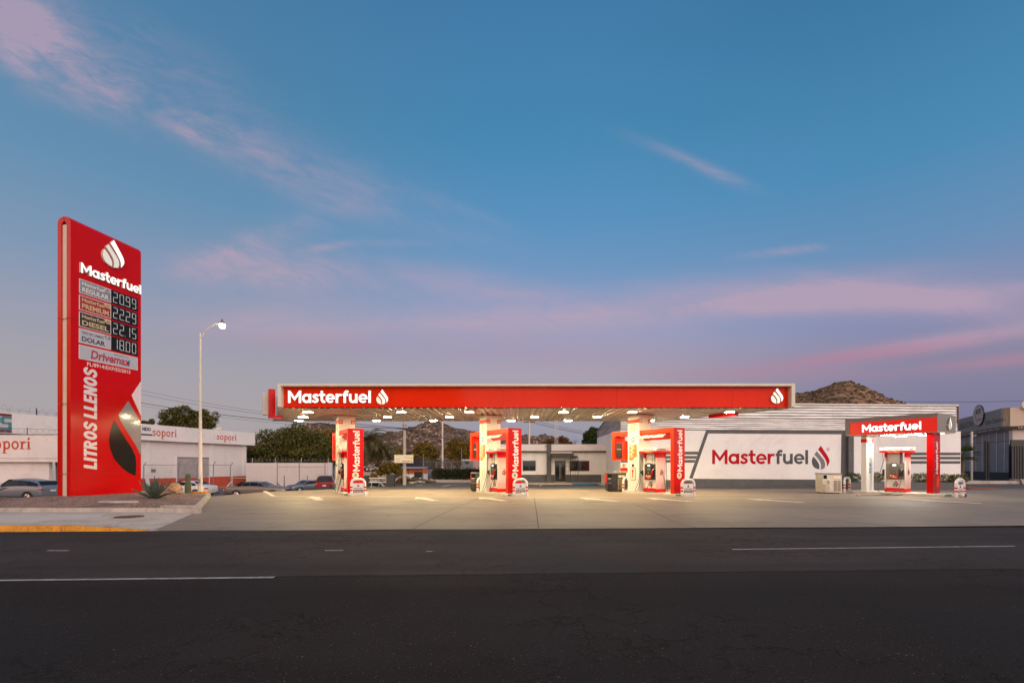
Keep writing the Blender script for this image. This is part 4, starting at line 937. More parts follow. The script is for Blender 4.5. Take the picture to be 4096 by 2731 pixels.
def make_island(lab, loc, rz, y0=-3.75, y1=.95, hw=.58, h=.13):
    g = MB(); pts = []
    r = .25
    for cx, cy, a0 in [(hw-r, y0+r, -90), (hw-r, y1-r, 0), (-hw+r, y1-r, 90), (-hw+r, y0+r, 180)]:
        pts += [(cx+r*math.cos(R(a0+15*k)), cy+r*math.sin(R(a0+15*k))) for k in range(7)]
    g.prism(pts, -.05, h, mat('island_concrete', (.50, .47, .42, 1), .7, var=.08, dirt=((.2, .17, .14, 1), .5)), 'z')
    o = g.build('pump_island', bevel=.015); o.location = loc; o.rotation_euler = (0, 0, rz)
    return tag(o, lab, 'kerb island', 'kerbed pump islands')
def ring_cable(lab, p):
    g = MB(); pts = []
    for i in range(60):
        a = i*.55; rr = .13+.03*math.sin(i*1.3); pts.append((rr*math.cos(a), rr*math.sin(a), .03+.02*math.sin(i*.9)+.0012*i))
    g.tube(pts, .009, mat('green_hose', (.03, .16, .13, 1), .4, var=.1), 5); o = g.build('coiled_hose'); o.location = p; return tag(o, lab, 'hose', 'coiled air hoses beside the portals')
def hangcoil(x, y, z0, z1, rad=.03, n=16):
    pts = []
    for i in range(n*8): a = i/8*2*math.pi; t_ = i/(n*8-1); pts.append((x+rad*math.cos(a), y+rad*math.sin(a)*.7, z0+(z1-z0)*t_))
    return pts
ptxt = [('leftmost of the three red pylons under the canopy', 'by pillar 01'), ('red pylon with wordmark between the other two canopy pylons', 'by pillar 03'), ('red pylon and beam in front of pillar 05 with hanging lamp frame', 'by pillar 05')]
proto = []
for i, (x, y) in enumerate(COLS):
    make_island('low concrete island '+['at the left pillar 01', 'at the middle pillar 03', 'at the right pillar 05 beneath the canopy'][i], (x, y, 0), R(30))
    c30, s30 = math.cos(R(30)), math.sin(R(30))
    def L(u, v, z=0): return (x+c30*u-s30*v, y+s30*u+c30*v, z)
    pl = L(-.02, -1.25, .13); g0 = L(-.0, -3.62); g1 = L(0, .98)
    plab = ['dispenser at pillar 01, seen nearly end-on and half hidden by its pylon', 'dispenser at pillar 03 with dotted end panel and red nozzle', 'dispenser at pillar 05 with two hanging hose loops, fully in view'][i]
    flab = ['white guard with LITROS LLENOS plate in front of pylon at pillar 01', 'white guard with LITROS LLENOS plate in front of pylon at pillar 03', 'white guard with LITROS LLENOS plate in front of pylon at pillar 05'][i]
    blab = ['plain white guard behind pillar 01', 'plain white guard behind pillar 03 beside the green bin unit', 'plain white guard behind pillar 05 beside the black bin unit'][i]
    if i == 0:
        P0 = make_portal(ptxt[i][0], (x, y, 0), R(30)); D0 = make_pump(plab, pl, R(-60)); G0 = make_guard(flab, g0, R(12)); B0 = make_guard(blab, g1, R(30), plate=False)
    else:
        for src, lc, rz, lb in [(P0, (x, y, 0), R(30), ptxt[i][0]), (D0, pl, R(-60), plab), (G0, g0, R(12), flab), (B0, g1, R(30), blab)]:
            c = copy_tree(src); c.location = lc; c.rotation_euler = (0, 0, rz); c['label'] = lb
    ring_cable(['coiled green hose on the ground by the guard of pillar 01', 'coiled green hose on the ground by the guard of pillar 03', 'coiled green hose on the ground by the guard of pillar 05'][i], L(-.55, -3.45, .03))
    g = MB(); g.tube(hangcoil(0, 0, .95, .1), .006, DGREY, 4); o = g.build('spiral_lead'); o.location = L(-.50, -2.93, .06); tag(o, 'thin spiral cord hanging on the pylon side at pillar '+['01', '03', '05'][i], 'cord', 'spiral cords on the pylons')

# diesel island at the right: its own flat header on a white slab leg and a red slab leg
A4 = R(33); hc = Vector((22.4, 25.0))
def L4(u, v, z=0): return (hc.x+math.cos(A4)*u-math.sin(A4)*v, hc.y+math.sin(A4)*u+math.cos(A4)*v, z)
dp = thing('diesel_canopy', 'small grey and red canopy with lit wordmark over the diesel dispenser', 'canopy', (hc.x, hc.y, 0), A4)
GM = mat('grey_composite', (.22, .20, .18, 1), .4, var=.05)
g = MB(); g.box(0, 2.9, 0, 4.3, 3.50, 4.46, GM); g.build('header_box', dp, bevel=.01)
g = MB(LFM); g.box(-4.02, -.02, -.03, -.0, 3.47, 4.22, mat('backlit_red', (.5, .005, .005, 1), .3, var=0, emis=(1, .02, .01, 1), es=.42)); g.build('red_band_panel', dp)
g = MB(LFM); z0 = 3.62; hgt = .43; g.strokes(WORD, -3.38, z0, hgt, -.03, .07, mat('bright_letter', (.8, .8, .8, 1), .4, var=0, emis=(1, .97, .92, 1), es=2.0), side=OFFW, sx=2.72/(WW*hgt)); g.build('wordmark', dp)
g = MB(); drop(g, 1.35, 3.62, .66, 0, .10, [LETW, LETD, LETD], side=SILV); g.build('emblem', dp)
g = MB(); g.box(.03, 2.87, .03, 4.27, 3.46, 3.498, WHITE); g.build('soffit', dp)
for (u, v) in [(.55, 1.15), (.55, 2.35), (2.3, 1.15), (2.3, 2.35)]:
    g = MB(); g.box(u-.2, u+.2, v-.3, v+.3, 3.41, 3.455, OFFW); g.add([(u-.19, v-.29, 3.407), (u+.19, v-.29, 3.407), (u+.19, v+.29, 3.407), (u-.19, v+.29, 3.407)], [(0, 3, 2, 1)], LEDW); g.build('ceiling_lamp', dp)
for (u, v) in [(1.4, .18), (1.4, 3.9)]:
    g = MB(); g.lathe([(0, 0), (.09, 0), (.09, .05), (0, .05)], LENSW, 16, (u, v, 3.405)); g.build('spot_lamp', dp)
g = MB(); g.box(.86, 1.96, .42, .70, .12, 3.46, RED); g.strokes(WORD, 1.58, 1.22, .32, .42, .008, LETP, rot=1, sx=1.75/(WW*.32))
g.prism([(1.25, .45), (1.35, .9), (1.62, 1.15), (1.80, .95), (1.72, .5)], .414, .42, ORED); g.build('red_leg', dp)
g = MB(); g.box(.60, 1.60, 3.42, 3.69, .12, 3.46, WHITE); g.build('white_leg', dp)
g = MB(); g.box(.585, .60, 3.41, 3.70, 3.05, 3.25, REDP); g.box(.585, .80, 3.405, 3.42, 3.05, 3.25, REDP); g.text('07', .64, .77, 3.09, 3.21, 3.404, PAPER, .02); g.box(1.40, 1.615, 3.405, 3.42, 3.05, 3.25, REDP); g.text('08', 1.44, 1.58, 3.09, 3.21, 3.404, PAPER, .02); g.build('number_plate', dp)
g = MB(); g.disc(1.08, 1.72, .12, 3.41, BLUES); g.box(.97, 1.19, 3.41, 3.42, 1.22, 1.53, BLUES); g.box(1.05, 1.11, 3.405, 3.41, 1.32, 1.48, PAPER); g.box(1.065, 1.095, 3.404, 3.41, 1.66, 1.79, PAPER)
g.text('AVISO', 1.0, 1.16, 2.1, 2.14, 3.42, GREYV); g.build('notice', dp)
g = MB(); g.add([(1.38, .72, .3), (1.38, 3.40, .3), (1.38, 3.40, 3.3), (1.38, .72, 3.3)], [(0, 1, 2, 3)], PANE); g.build('glass_screen', dp)
make_island('long white kerbed island below the diesel canopy', (*L4(1.3, .0), 0)[:2]+(0,), A4, y0=-.15, y1=4.3, hw=.85, h=.15)
make_pump('diesel dispenser with olive console under the small right canopy', L4(1.33, 2.15, .15), A4-math.pi/2, kind=1)
make_guard('short solid-headed white guard in front of the red diesel leg', L4(1.35, -.55), R(15), .56, .95, solid=True)
make_guard('bent white guard left of the white diesel leg', L4(1.0, 4.6), A4, plate=False)
g = MB(); g.tube(catmull([(0, 0, 0), (1.0, .05, 0), (2.2, .1, 0), (2.9, .35, 0), (2.2, .3, .0), (1.0, .2, 0), (.1, .12, 0)], 6), .018, BLACK, 6); o = g.build('hose_on_ground'); p = onz(3424, 1981, .02); o.location = (p.x, p.y, .022); tag(o, 'black hose looped flat on the ground beside the diesel island', 'hose')
ring_cable('green hose coil at the foot of the red diesel leg', L4(.65, -.25, .03))
for k_, u in enumerate((.95, 1.15)):
    g = MB(); g.tube(hangcoil(0, 0, 1.45, .15, .035, 18), .007, DGREY, 4); o = g.build('spiral_lead'); o.location = L4(u-.12, .34, .0); tag(o, ['left spiral air cord hanging on the red diesel leg', 'right spiral water cord hanging on the red diesel leg'][k_], 'cord', 'spiral cords on the diesel leg')
g = MB(); g.blob((0, 0, .09), .10, PAPER, 3, .1); g.blob((.16, .02, .07), .09, mat('blue_rag', (.05, .09, .3, 1), .8), 5, .3); o = g.build('rag_heap'); o.location = L4(1.45, -.62, .02); tag(o, 'crumpled blue and white rag under the diesel guard', 'rag')

# service cabinets (bin, towel box, louvred side)
def make_cabinet(lab, loc, rz, body, louv, redside=True, w=.62, d=.9, h=1.16, mir=False):
    t = thing('service_cabinet', lab, 'bin cabinet', loc, rz); t['group'] = 'windscreen service cabinets'
    sc_ = Matrix.Scale(-1, 4, (1, 0, 0)) if mir else Matrix()
    g = MB(sc_); g.box(-w/2, w/2+.55, 0, d, .06, h, body, .015); g.box(-w/2+.1, w/2+.45, .06, d-.06, 0, .06, BLACK); g.build('case', t)
    g = MB(sc_); g.box(-w/2-.03, w/2+.58, -.05, d+.03, h, h+.05, GREYM, .012); g.build('counter_top', t)
    g = MB(sc_); g.box(w/2+.06, w/2+.52, -.012, 0, .12, .82, louv)
    for i in range(13): g.box(w/2+.10, w/2+.28, -.02, -.012, .15+.05*i, .175+.05*i, BLACK); g.box(w/2+.31, w/2+.49, -.02, -.012, .15+.05*i, .175+.05*i, BLACK)
    g.build('louvre_panel', t)
    g = MB(sc_); g.box(w/2+.06, w/2+.52, -.014, 0, .88, 1.08, louv); g.box(w/2+.12, w/2+.26, -.018, -.014, .92, 1.04, PAPER); g.box(w/2+.30, w/2+.46, -.018, -.014, .92, 1.04, PAPER); g.build('button_panel', t)
    g = MB(sc_)
    g.box(-w/2+.04, -.02, -.004, 0, .88, 1.10, BLKV); g.box(-w/2+.05, -.07, -.012, 0, .82, .85, PAPER)
    g.build('paper_slot', t); g = MB(sc_)
    g.prism([(-.02, .16), (-.02, .52), (-.30, .54), (-.30, .50), (-.20, .16)], -w/2+.0, 0, body, 'x')
    g.box(-w/2+.02, -.02, -.27, -.03, .53, .545, GREYM); g.build('bin', t)
    g = MB(sc_); g.box(.05, .22, -.10, 0, .62, .80, body, .01); g.box(.06, .24, -.09, 0, .22, .42, body, .01); g.build('towel_box', t)
    if redside:
        g = MB(sc_); g.prism([(.05, .52), (.03, 1.12), (d-.06, 1.12), (d-.2, .5)], -w/2-.02, -w/2, REDP, 'x'); g.build('side_panel', t)
    return t
p = onz(2436, 1966.5, 0); make_cabinet('black service cabinet with red side where the attendant leans', (6.38, 30.3, 0), R(-3), BLACK, mat('louvre_olive', (.28, .25, .15, 1), .4))
make_cabinet('grey green service cabinet between pillar 03 and the hedge', (-2.35, 30.7, 0), R(2), mat('cabinet_green_grey', (.045, .055, .045, 1), .4), CREAM)
make_cabinet('cream service cabinet standing before the painted wall wordmark', (18.85, 28.4, 0), R(-8), mat('cabinet_cream', (.56, .53, .45, 1), .35), CREAM, False, w=.5)
g = MB(); g.lathe([(0, 0), (.04, 0), (.045, .12), (.04, .12), (.037, .02)], PAPER, 12); g.tube([(0, 0, .05), (.05, 0, .2)], .006, BLACK, 5); g.tube([(-.01, 0, .05), (.03, 0, .16)], .006, BLACK, 5)
o = g.build('pen_cup'); o.location = (6.62, 30.55, 1.21); tag(o, 'white cup of pens on the black cabinet top', 'cup')

# attendant
def skin_body(name, verts, edges, radii, m, parent=None, sub=2):
    me = bpy.data.meshes.new(name); me.from_pydata(verts, edges, []); me.materials.append(m)
    o = bpy.data.objects.new(name, me); C.objects.link(o); o.parent = parent
    s_ = o.modifiers.new('skin', 'SKIN'); s_.use_smooth_shade = True
    for i, r in enumerate(radii):
        sv = me.skin_vertices[0].data[i]; sv.radius = (r, r) if not hasattr(r, '__len__') else r; sv.use_root = (i == 0)
    b = o.modifiers.new('sub', 'SUBSURF'); b.levels = sub; b.render_levels = sub
    return o
per = thing('person', 'attendant in red polo and face mask leaning on the black cabinet, arms folded', 'person', (7.40, 31.38, 0), R(-18))
V_ = [(0, 0, .95), (0, -.02, 1.15), (0, -.05, 1.40), (0, -.05, 1.49), (0, -.07, 1.54), (0, -.08, 1.64),            # 0..5 pelvis, waist, chest, neck base, neck, head
      (-.17, -.04, 1.45), (-.26, -.14, 1.23), (-.14, -.36, 1.255), (.02, -.40, 1.24), (.08, -.41, 1.24),            # 6..10 her right arm folded across
      (.17, -.04, 1.45), (.27, -.14, 1.23), (.14, -.33, 1.27), (-.02, -.37, 1.28), (-.08, -.38, 1.28),              # 11..15
      (-.09, 0, .88), (-.10, -.02, .48), (-.10, .02, .10), (-.10, -.10, .04), (.09, 0, .88), (.10, -.02, .48), (.10, .02, .10), (.10, -.10, .04)]
E_ = [(0, 1), (1, 2), (2, 3), (3, 4), (4, 5), (2, 6), (6, 7), (7, 8), (8, 9), (9, 10), (2, 11), (11, 12), (12, 13), (13, 14), (14, 15), (0, 16), (16, 17), (17, 18), (18, 19), (0, 20), (20, 21), (21, 22), (22, 23)]
Rd = [(.14, .11), (.13, .10), (.15, .11), .07, .055, (.085, .10), .065, .048, .038, .028, .03, .065, .048, .038, .028, .03, .09, .06, .045, .04, .09, .06, .045, .04]
body = skin_body('body', V_, E_, Rd, SKIN, per)
g = MB()   # face, ears, nose, chin details
g.blob((0, -.165, 1.645), .018, SKIN, 0, .0); g.blob((-.085, -.07, 1.64), .022, SKIN, 0, .0, sq=(.5, 1, 1.3)); g.blob((.085, -.07, 1.64), .022, SKIN, 0, .0, sq=(.5, 1, 1.3)); g.blob((-.035, -.158, 1.672), .012, BLACK, 0, 0); g.blob((.035, -.158, 1.672), .012, BLACK, 0, 0)
for s_, hx, hy, hz in ((1, .08, -.41, 1.24), (-1, -.08, -.38, 1.28)):
    for f_ in range(4): g.tube([(hx, hy-.01*f_, hz+.025-.018*f_), (hx+s_*.05, hy-.01*f_+.01, hz+.02-.018*f_), (hx+s_*(.085-.006*abs(f_-1)), hy+.03, hz+.01-.017*f_)], [.010, .009, .007], SKIN, 6)
    g.tube([(hx, hy, hz+.02), (hx+s_*.02, hy-.02, hz+.05), (hx+s_*.04, hy-.02, hz+.06)], [.012, .010, .008], SKIN, 6)
g.build('face_and_fingers', per)
skin_body('polo_shirt', [(0, 0, .93), (0, -.02, 1.15), (0, -.05, 1.40), (0, -.05, 1.48), (-.17, -.04, 1.45), (-.235, -.11, 1.31), (.17, -.04, 1.45), (.245, -.11, 1.31)], [(0, 1), (1, 2), (2, 3), (2, 4), (4, 5), (2, 6), (6, 7)], [(.165, .135), (.155, .125), (.175, .135), .085, .085, .072, .085, .072], mat('red_polo', (.50, .02, .012, 1), .8, var=.1), per)
g = MB(); g.blob((0, -.055, 1.675), .112, HAIR, 2, .03, 3, (.95, 1.0, .95)); g.blob((.02, .06, 1.66), .045, HAIR, 3, .05); g.build('hair', per)
g = MB(); g.blob((0, -.098, 1.66), .092, SKIN, 2, 0, 3, (.88, .95, 1.12)); g.build('face', per)
g = MB(); g.blob((0, -.145, 1.605), .058, MASK, 2, .0, 3, (1.0, .75, .85)); g.build('face_mask', per)
skin_body('trousers', [(0, 0, .93), (-.09, 0, .86), (-.10, -.02, .48), (-.10, .02, .10), (.09, 0, .86), (.10, -.02, .48), (.10, .02, .10)], [(0, 1), (1, 2), (2, 3), (0, 4), (4, 5), (5, 6)], [(.155, .125), .105, .08, .065, .105, .08, .065], mat('dark_trousers', (.02, .02, .03, 1), .85), per)

# ================================================================== facades: each in its own frame, local x along the wall, facing local -y
class Wall:
    def __init__(s, a, b, z=0):
        s.A = Vector(a[:2]); B = Vector(b[:2]); s.u = (B-s.A).normalized(); s.L = (B-s.A).length; s.rz = math.atan2(s.u.y, s.u.x); s.z = z
    def loc(s): return (s.A.x, s.A.y, 0)
    def p(s, px, py, d=0):          # where a sight line meets the wall (or a plane d in front of it)
        n = Vector((s.u.y, -s.u.x))*d; A = s.A+n; a = (px-CX)/F; t = (a*A.y-A.x)/(s.u.x-a*s.u.y); Y = A.y+t*s.u.y
        return (t, EYE+(HZ-py)/F*Y)
def rectp(mb, W, x0, y0, x1, y1, d, th, m):
    a = W.p(x0, (y0+y1)/2, d); b = W.p(x1, (y0+y1)/2, d); zt = W.p((x0+x1)/2, y0, d)[1]; zb = W.p((x0+x1)/2, y1, d)[1]
    mb.box(a[0], b[0], -d-th, -d, zb, zt, m); return a[0], b[0], zb, zt

# ---- station hall with the painted wordmark
HW = Wall((8.29, 36.3), (35.9, 38.0)); hall = thing('service_hall', 'long white hall with zinc upper cladding and painted grey framed wordmark', 'building', HW.loc(), HW.rz)
g = MB(); g.box(0, HW.L, 0, .25, 0, 4.37, WALLW); g.prism([(0, 4.0), (0, 4.37), (11.5, 4.37), (11.5, 0), (0, 0)][::-1][:3]+[(0, 0)], 0, .01, WALLW, 'x') if False else None
g.add([(0.0, .25, 0), (1.1, 12, 0), (1.1, 12, 4.4), (0, .25, 4.4)], [(0, 1, 2, 3)], WALLW); g.add([(HW.L, .25, 0), (HW.L, 14, 0), (HW.L, 14, 4.4), (HW.L, .25, 4.4)], [(0, 1, 2, 3)], WALLW); g.build('wall', hall)
def ribs(mb, x0, x1, z0, z1, y, per, dep, m, M=None):
    n = int((z1-z0)/per*6); V = []
    for i in range(n+1):
        z = z0+(z1-z0)*i/n; yy = y-dep*(.5+.5*math.sin(2*math.pi*(z-z0)/per)); V += [(x0, yy, z), (x1, yy, z)]
    mb.add(V, [(2*i, 2*i+1, 2*i+3, 2*i+2) for i in range(n)], m, True)
g = MB(); xr = HW.p(3826, 1650)[0]
xx = [0]+[HW.p(v, 1650)[0] for v in (2900, 3080, 3210, 3330, 3600)]+[xr]
for i, (a, b) in enumerate(zip(xx, xx[1:])):
    ribs(g, a, b+.02, 4.40, 5.30, -.02-.012*(i % 2), .15, .035, CORR); ribs(g, a, b+.02, 5.31, 6.38, -.03-.012*((i+1) % 2), .21, .05, CORR)
V = []; n = 90
for i in range(n+1):
    f = i/n; z0 = 4.40+f*2.0; d = -.05*math.sin(f*2*math.pi*11); V += [(.0+d, 0.0, z0), (1.15+d, 12, 4.40+f*.65)]
g.add(V, [(2*i, 2*i+1, 2*i+3, 2*i+2) for i in range(n)], CORR, True)
g.build('zinc_cladding', hall)
g = MB(); g.box(-.05, xr+.08, -.12, .1, 6.38, 6.50, OFFW); g.box(xr+.0, xr+.08, -.1, .3, 5.0, 6.38, RUST); g.add([(-.05, .1, 6.45), (xr+.08, .1, 6.45), (xr+1.2, 12, 5.1), (1.1, 12, 5.1)], [(0, 1, 2, 3)], CORR); g.add([(-.08, -.1, 6.38), (-.08, .1, 6.5), (1.05, 12.2, 5.12), (1.05, 12.2, 5.0)], [(0, 1, 2, 3)], GREY); g.build('roof_edge', hall)
z7 = lambda x, y, d=.0: HW.p(2750+x*.41445, 1500+y*.41445, d)
g = MB(); th = .006
for poly in [[(180, 528), (1535, 533), (1485, 570), (200, 562)], [(180, 528), (200, 562), (48, 998), (12, 1003)], [(48, 998), (1478, 1008), (1525, 1050), (12, 1003+30)], [(1485, 570), (1535, 533), (1528, 1050), (1478, 1008)]]:
    pts = [z7(*p) for p in poly]; g.prism(pts, -.012, -.002, GREY)
for (a, b) in [(737, 765), (778, 805), (816, 843)]:
    x0 = .03; l0 = z7(105-(a-737)*.36, a); l1 = z7(105-(b-737)*.36, b); g.prism([(x0, l1[1]), l1, l0, (x0, l0[1])], -.010, -.002, GREY)
for (a, b) in [(745, 772), (785, 812), (827, 853)]:
    x0, zt = HW.p(3640, 1500+a*.4146); x1, zb = HW.p(3842, 1500+b*.4146); g.box(x0, x1-.02, -.010, -.002, zb, zt, GREY)
g.build('painted_frame', hall)
g = MB(); g.box(.0, z7(1480, 900)[0]+.3, -.05, -.014, 0, .55, GREY); g.box(z7(1532, 900)[0], z7(1582, 900)[0], -.25, -.001, 0, 4.36, GREY); g.build('plinth', hall)
a = z7(238, 857); b = z7(1163, 857); c = z7(238, 720); hh = c[1]-a[1]; k_ = (b[0]-a[0])/(WW*hh)
g = MB(); g.strokes(WORD_A, a[0], a[1], hh, -.004, .004, mat('wall_red_paint', (.46, .008, .022, 1), .75, var=.05, spec=.1), sx=k_); g.strokes(WORD_B, a[0], a[1], hh, -.004, .004, mat('wall_grey_paint', (.06, .06, .07, 1), .6, var=.05), sx=k_); g.build('wordmark', hall)
a = z7(1200, 910); c = z7(1290, 680); g = MB(); drop(g, a[0], a[1], c[1]-a[1], -.004, .004, [MATS['wall_red_paint'], mat('wall_mid_grey', (.16, .16, .175, 1), .6, var=.05), MATS['wall_grey_paint']])
a = z7(1357, 715); g.strokes([('s', arc(a[0]*0, 0, .13, 0, 360, 20)[:-1], .02, True)], a[0], a[1], 1, -.004, .003, MATS['wall_red_paint']); g.text('R', a[0]-.05, a[0]+.06, a[1]-.07, a[1]+.07, -.005, MATS['wall_red_paint'], .02); g.build('emblem', hall)

# ---- office
OY = 43.0; OW = Wall((-1.6, OY), (9.4, OY)); off_ = thing('station_office', 'low white office with grey base, awning and dark windows', 'building', OW.loc(), OW.rz)
z3 = lambda x, y: (2080+x/5.226, 1660+y/5.226)
ozt = OW.p(2300, 1776.5)[1]; zl = OW.p(2300, 1803)[1]; zl2 = OW.p(2300, 1808)[1]; zg_ = OW.p(2300, 1897.5)[1]
g = MB(); g.box(0, OW.L, 0, .3, 0, zl2, WALLW); g.box(0, OW.L, -.25, .3, zl, ozt, BSTUC); g.box(0, OW.L, .3, 6, 0, ozt-.1, BSTUC); g.build('wall', off_)
g = MB(); g.box(-.05, OW.L+.02, -.33, -.004, zl2, zl-.004, BLACK); g.build('ledge', off_)
px0, px1 = OW.p(2187, 1800)[0], OW.p(2204, 1800)[0]
g = MB(); g.box(px0, px1, -.36, -.002, .1, ozt+.03, GREY); g.box(0, px0-.003, -.02, -.002, .1, zg_, GREY); g.box(px1+.003, OW.p(2219, 1900)[0], -.02, -.002, .1, zg_, GREY); g.box(OW.p(2262, 1900)[0], OW.L-.02, -.02, -.002, .1, zg_, GREY); g.build('grey_base', off_)
def window(par, W, x0, y0, x1, y1, bars=0, name='window'):
    g = MB(); a, b, zb, zt = rectp(g, W, x0, y0, x1, y1, .02, .03, BLACK); f = g.build(name, par)
    g = MB(); n = max(1, bars+1)
    for i in range(n): g.box(a+(b-a)*i/n+.05, a+(b-a)*(i+1)/n-.04, -.056, -.051, zb+.06, zt-.06, GLASS)
    g.build('pane', f); return f
window(off_, OW, 2091, 1841.5, 2142.5, 1882, 1); window(off_, OW, 2278, 1842, 2357, 1883, 1)
g = MB(); a, b, zb, zt = rectp(g, OW, 2219.5, 1841.5, 2262, 1926, .02, .05, BLACK); dr_ = g.build('door', off_)
g = MB(); m_ = (a+b)/2; g.box(a+.07, m_-.02, -.076, -.071, zb+.1, zt-.06, GLASS); g.box(m_+.02, b-.07, -.076, -.071, zb+.1, zt-.06, GLASS); g.build('pane', dr_)
g = MB(); 
for q in (m_-.07, m_+.05): g.tube([(q, -.12, zb+.25), (q, -.12, zt-.2)], .014, SILV, 6)
g.build('handle', dr_)
g = MB(); a, b, zb, zt = rectp(g, OW, 2203.5, 1813, 2288.5, 1828, .02, 1.1, BLACK); rectp(g, OW, 2204, 1807, 2290, 1813, .36, .06, OFFW)
x0, x1 = OW.p(2281, 1820, 1.2)[0], OW.p(2313, 1820, 1.2)[0]; g.add([(x0, -.1, zt-.2), (x1, -.1, zt-.2), (x1, -1.3, zt-.35), (x0, -1.3, zt-.35)], [(0, 1, 2, 3)], BLACK); g.add([(x0, -.1, zt-.25), (x1, -.1, zt-.25), (x1, -1.3, zt-.40), (x0, -1.3, zt-.40)], [(0, 1, 2, 3)], BLACK); g.build('awning', off_)
g = MB()
for x in (x0+.02, x1-.02): g.tube([(x, -1.22, .1), (x, -1.22, zt-.35)], .025, BLACK, 6)
for i in range(5): xx_ = OW.p(2264+i*9.5, 1850, .3)[0]; g.tube([(xx_, -.3, .3), (xx_, -.3, zt-.35)], .008, BLACK, 4)
for i in range(6): zz = .4+.38*i; g.tube([(OW.p(2264, 1850, .3)[0], -.3, zz), (OW.p(2302, 1850, .3)[0], -.3, zz)], .008, BLACK, 4)
g.build('trellis', off_)
g = MB(); q = OW.p(2184, 1785)[0]; g.box(q-.12, q+.05, -.4, -.33, zl+.42, zl+.48, BLACK); g.tube([(q, -.33, zl), (q, -.33, zl+.42)], .02, OFFW, 6); g.build('camera_bracket', off_)
for q in ((2100, 1884, 1893), (2123, 1884, 1893)):
    pass
# recess wall between office and hall
g = MB(); g.box(0, 2.6, 0, .2, 0, 3.2, WALLW); o = g.build('recess_wall'); o.location = (9.35, 44.2, 0); tag(o, 'pale wall in the gap between office and zinc clad hall', 'wall')
# office pavement and blue kerb
g = MB(); g.box(-2.2, 11.0, 40.95, 43.0, -.1, .12, CONC); g.build('office_pavement')['kind'] = 'structure'
g = MB(); a, b = onz(2289, 1935, .06).x*40.9/onz(2289, 1935, .06).y, onz(2388, 1935, .06).x*40.9/onz(2388, 1935, .06).y; g.box(a, b, 40.90, 40.946, -.05, .125, BLUEP); g.build('blue_kerb')['kind'] = 'structure'
fr2 = thing('display_stand', 'white metal frame stand leaning beside the blue kerb near the black cabinet', 'stand', (7.55, 39.6, 0))
g = MB(); g.tube([(-.05, 0, 0), (-.05, .1, .92), (.35, .1, .92), (.38, 0, 0)], .03, WHITE, 6); g.tube([(-.30, -.2, .03), (.25, -.2, .03)], .03, WHITE, 6); g.tube([(.5, .1, .1), (.62, .1, .45)], .03, WHITE, 6); g.tube([(.2, .1, .1), (.65, .1, .1)], .03, WHITE, 6); g.build('frame', fr2)
g = MB(); g.add([(-.03, .02, .12), (.34, .02, .12), (.32, .09, .88), (-.03, .09, .88)], [(0, 1, 2, 3)], mat('stand_panel', (.4, .38, .4, 1), .5)); g.build('panel', fr2)

# ---- tyre centre on the right
BW = Wall((54.9, 58.5), (47.2, 45.0)); bts = thing('tyre_shop', 'grey white shop with lettered band and oval sign right of the hall', 'building', BW.loc(), BW.rz)
zt = 7.1; zb = 5.35; L_ = BW.L
BLW = mat('bluish_white_wall', (.22, .225, .26, 1), .7, var=.08, vs=1); 
g = MB(); g.box(0, L_, -.5, .0, zb, zt, mat('sign_band_grey', (.22, .21, .215, 1), .6, var=.05)); g.box(L_, L_+.02, -.5, 0, zb, zt, BLACK); g.build('sign_band', bts)
g = MB(); g.box(0, L_+.01, -.44, .0, zb-.28, zb-.004, BLACK); 
for i in range(9): g.text(['LLANTAS', 'RINES', 'FRENOS', 'BALANCEO', 'SUSPENSION', 'ACEITES', 'BATERIAS', 'SERVICIO', 'ALINEACION'][i], .5+1.6*i, 1.6+1.6*i, zb-.2, zb-.10, -.441, PAPER, .02)
g.build('lower_band', bts)
g = MB(); g.box(0, L_-.3, .0, .25, 0, zb-.29, BLW)
g.box(0, L_-.3, .0-.02, -.0, 0, .95, mat('dark_base', (.03, .03, .035, 1), .8)); g.box(0, L_-.3, -.03, -.001, 3.0, 3.06, GREYM)
for i in range(8): g.box(.6+1.95*i, .68+1.95*i, -.05, -.021, .96, 5.0, OFFW)
g.build('wall', bts)
FRW = Matrix.Translation((L_, 0, 0)) @ Matrix.Rotation(R(90), 4, 'Z')
g = MB(FRW); g.box(-.5, 14, .0-.02, .5, zb, zt, CREAM); g.box(-.5, 14, -.03, .5, zb-.28, zb-.004, BLACK); g.text('LLANTAS Y SERVICIO', .55, 4.2, zb-.2, zb-.08, -.031, PAPER, .02); g.box(.2, 14, .4, .6, 3.6, zb-.29, BSTUC); g.box(0, 14, .3, .5, 0, 3.6, BLACK); g.build('front_face', bts)
g = MB(FRW); V=[(2.0+1.3*math.cos(a*math.pi/16), 7.3+.75*math.sin(a*math.pi/16)) for a in range(32)]; g.prism(V, -.25, -.05, PAPER); g.prism([(2.0+.7*math.cos(a*math.pi/16), 7.25+.32*math.sin(a*math.pi/16)) for a in range(32)], -.27, -.25, REDP); g.build('oval_sign', bts)
def bt(px, py): return BW.p(px, py, .5)
g = MB(); a, b, c = bt(3838, 1718), bt(3893, 1706), bt(3838, 1695); g.text('BRIDGESTONE', a[0], b[0], a[1]+.05, c[1]-.0, -.503, BLACK, .02, .25)
a, b = bt(3940, 1697), bt(4014, 1682); zz = (bt(3940, 1697)[1]+bt(4014, 1688)[1])/2; g.text('Centro Camionero', a[0], b[0], zz, zz+.52, -.503, BLACK, .02); g.build('lettering', bts)
a = bt(3897, 1660); b = bt(3940, 1660); cz = bt(3918, 1661)[1]; cx_ = (a[0]+b[0])/2; rr = (b[0]-a[0])/2
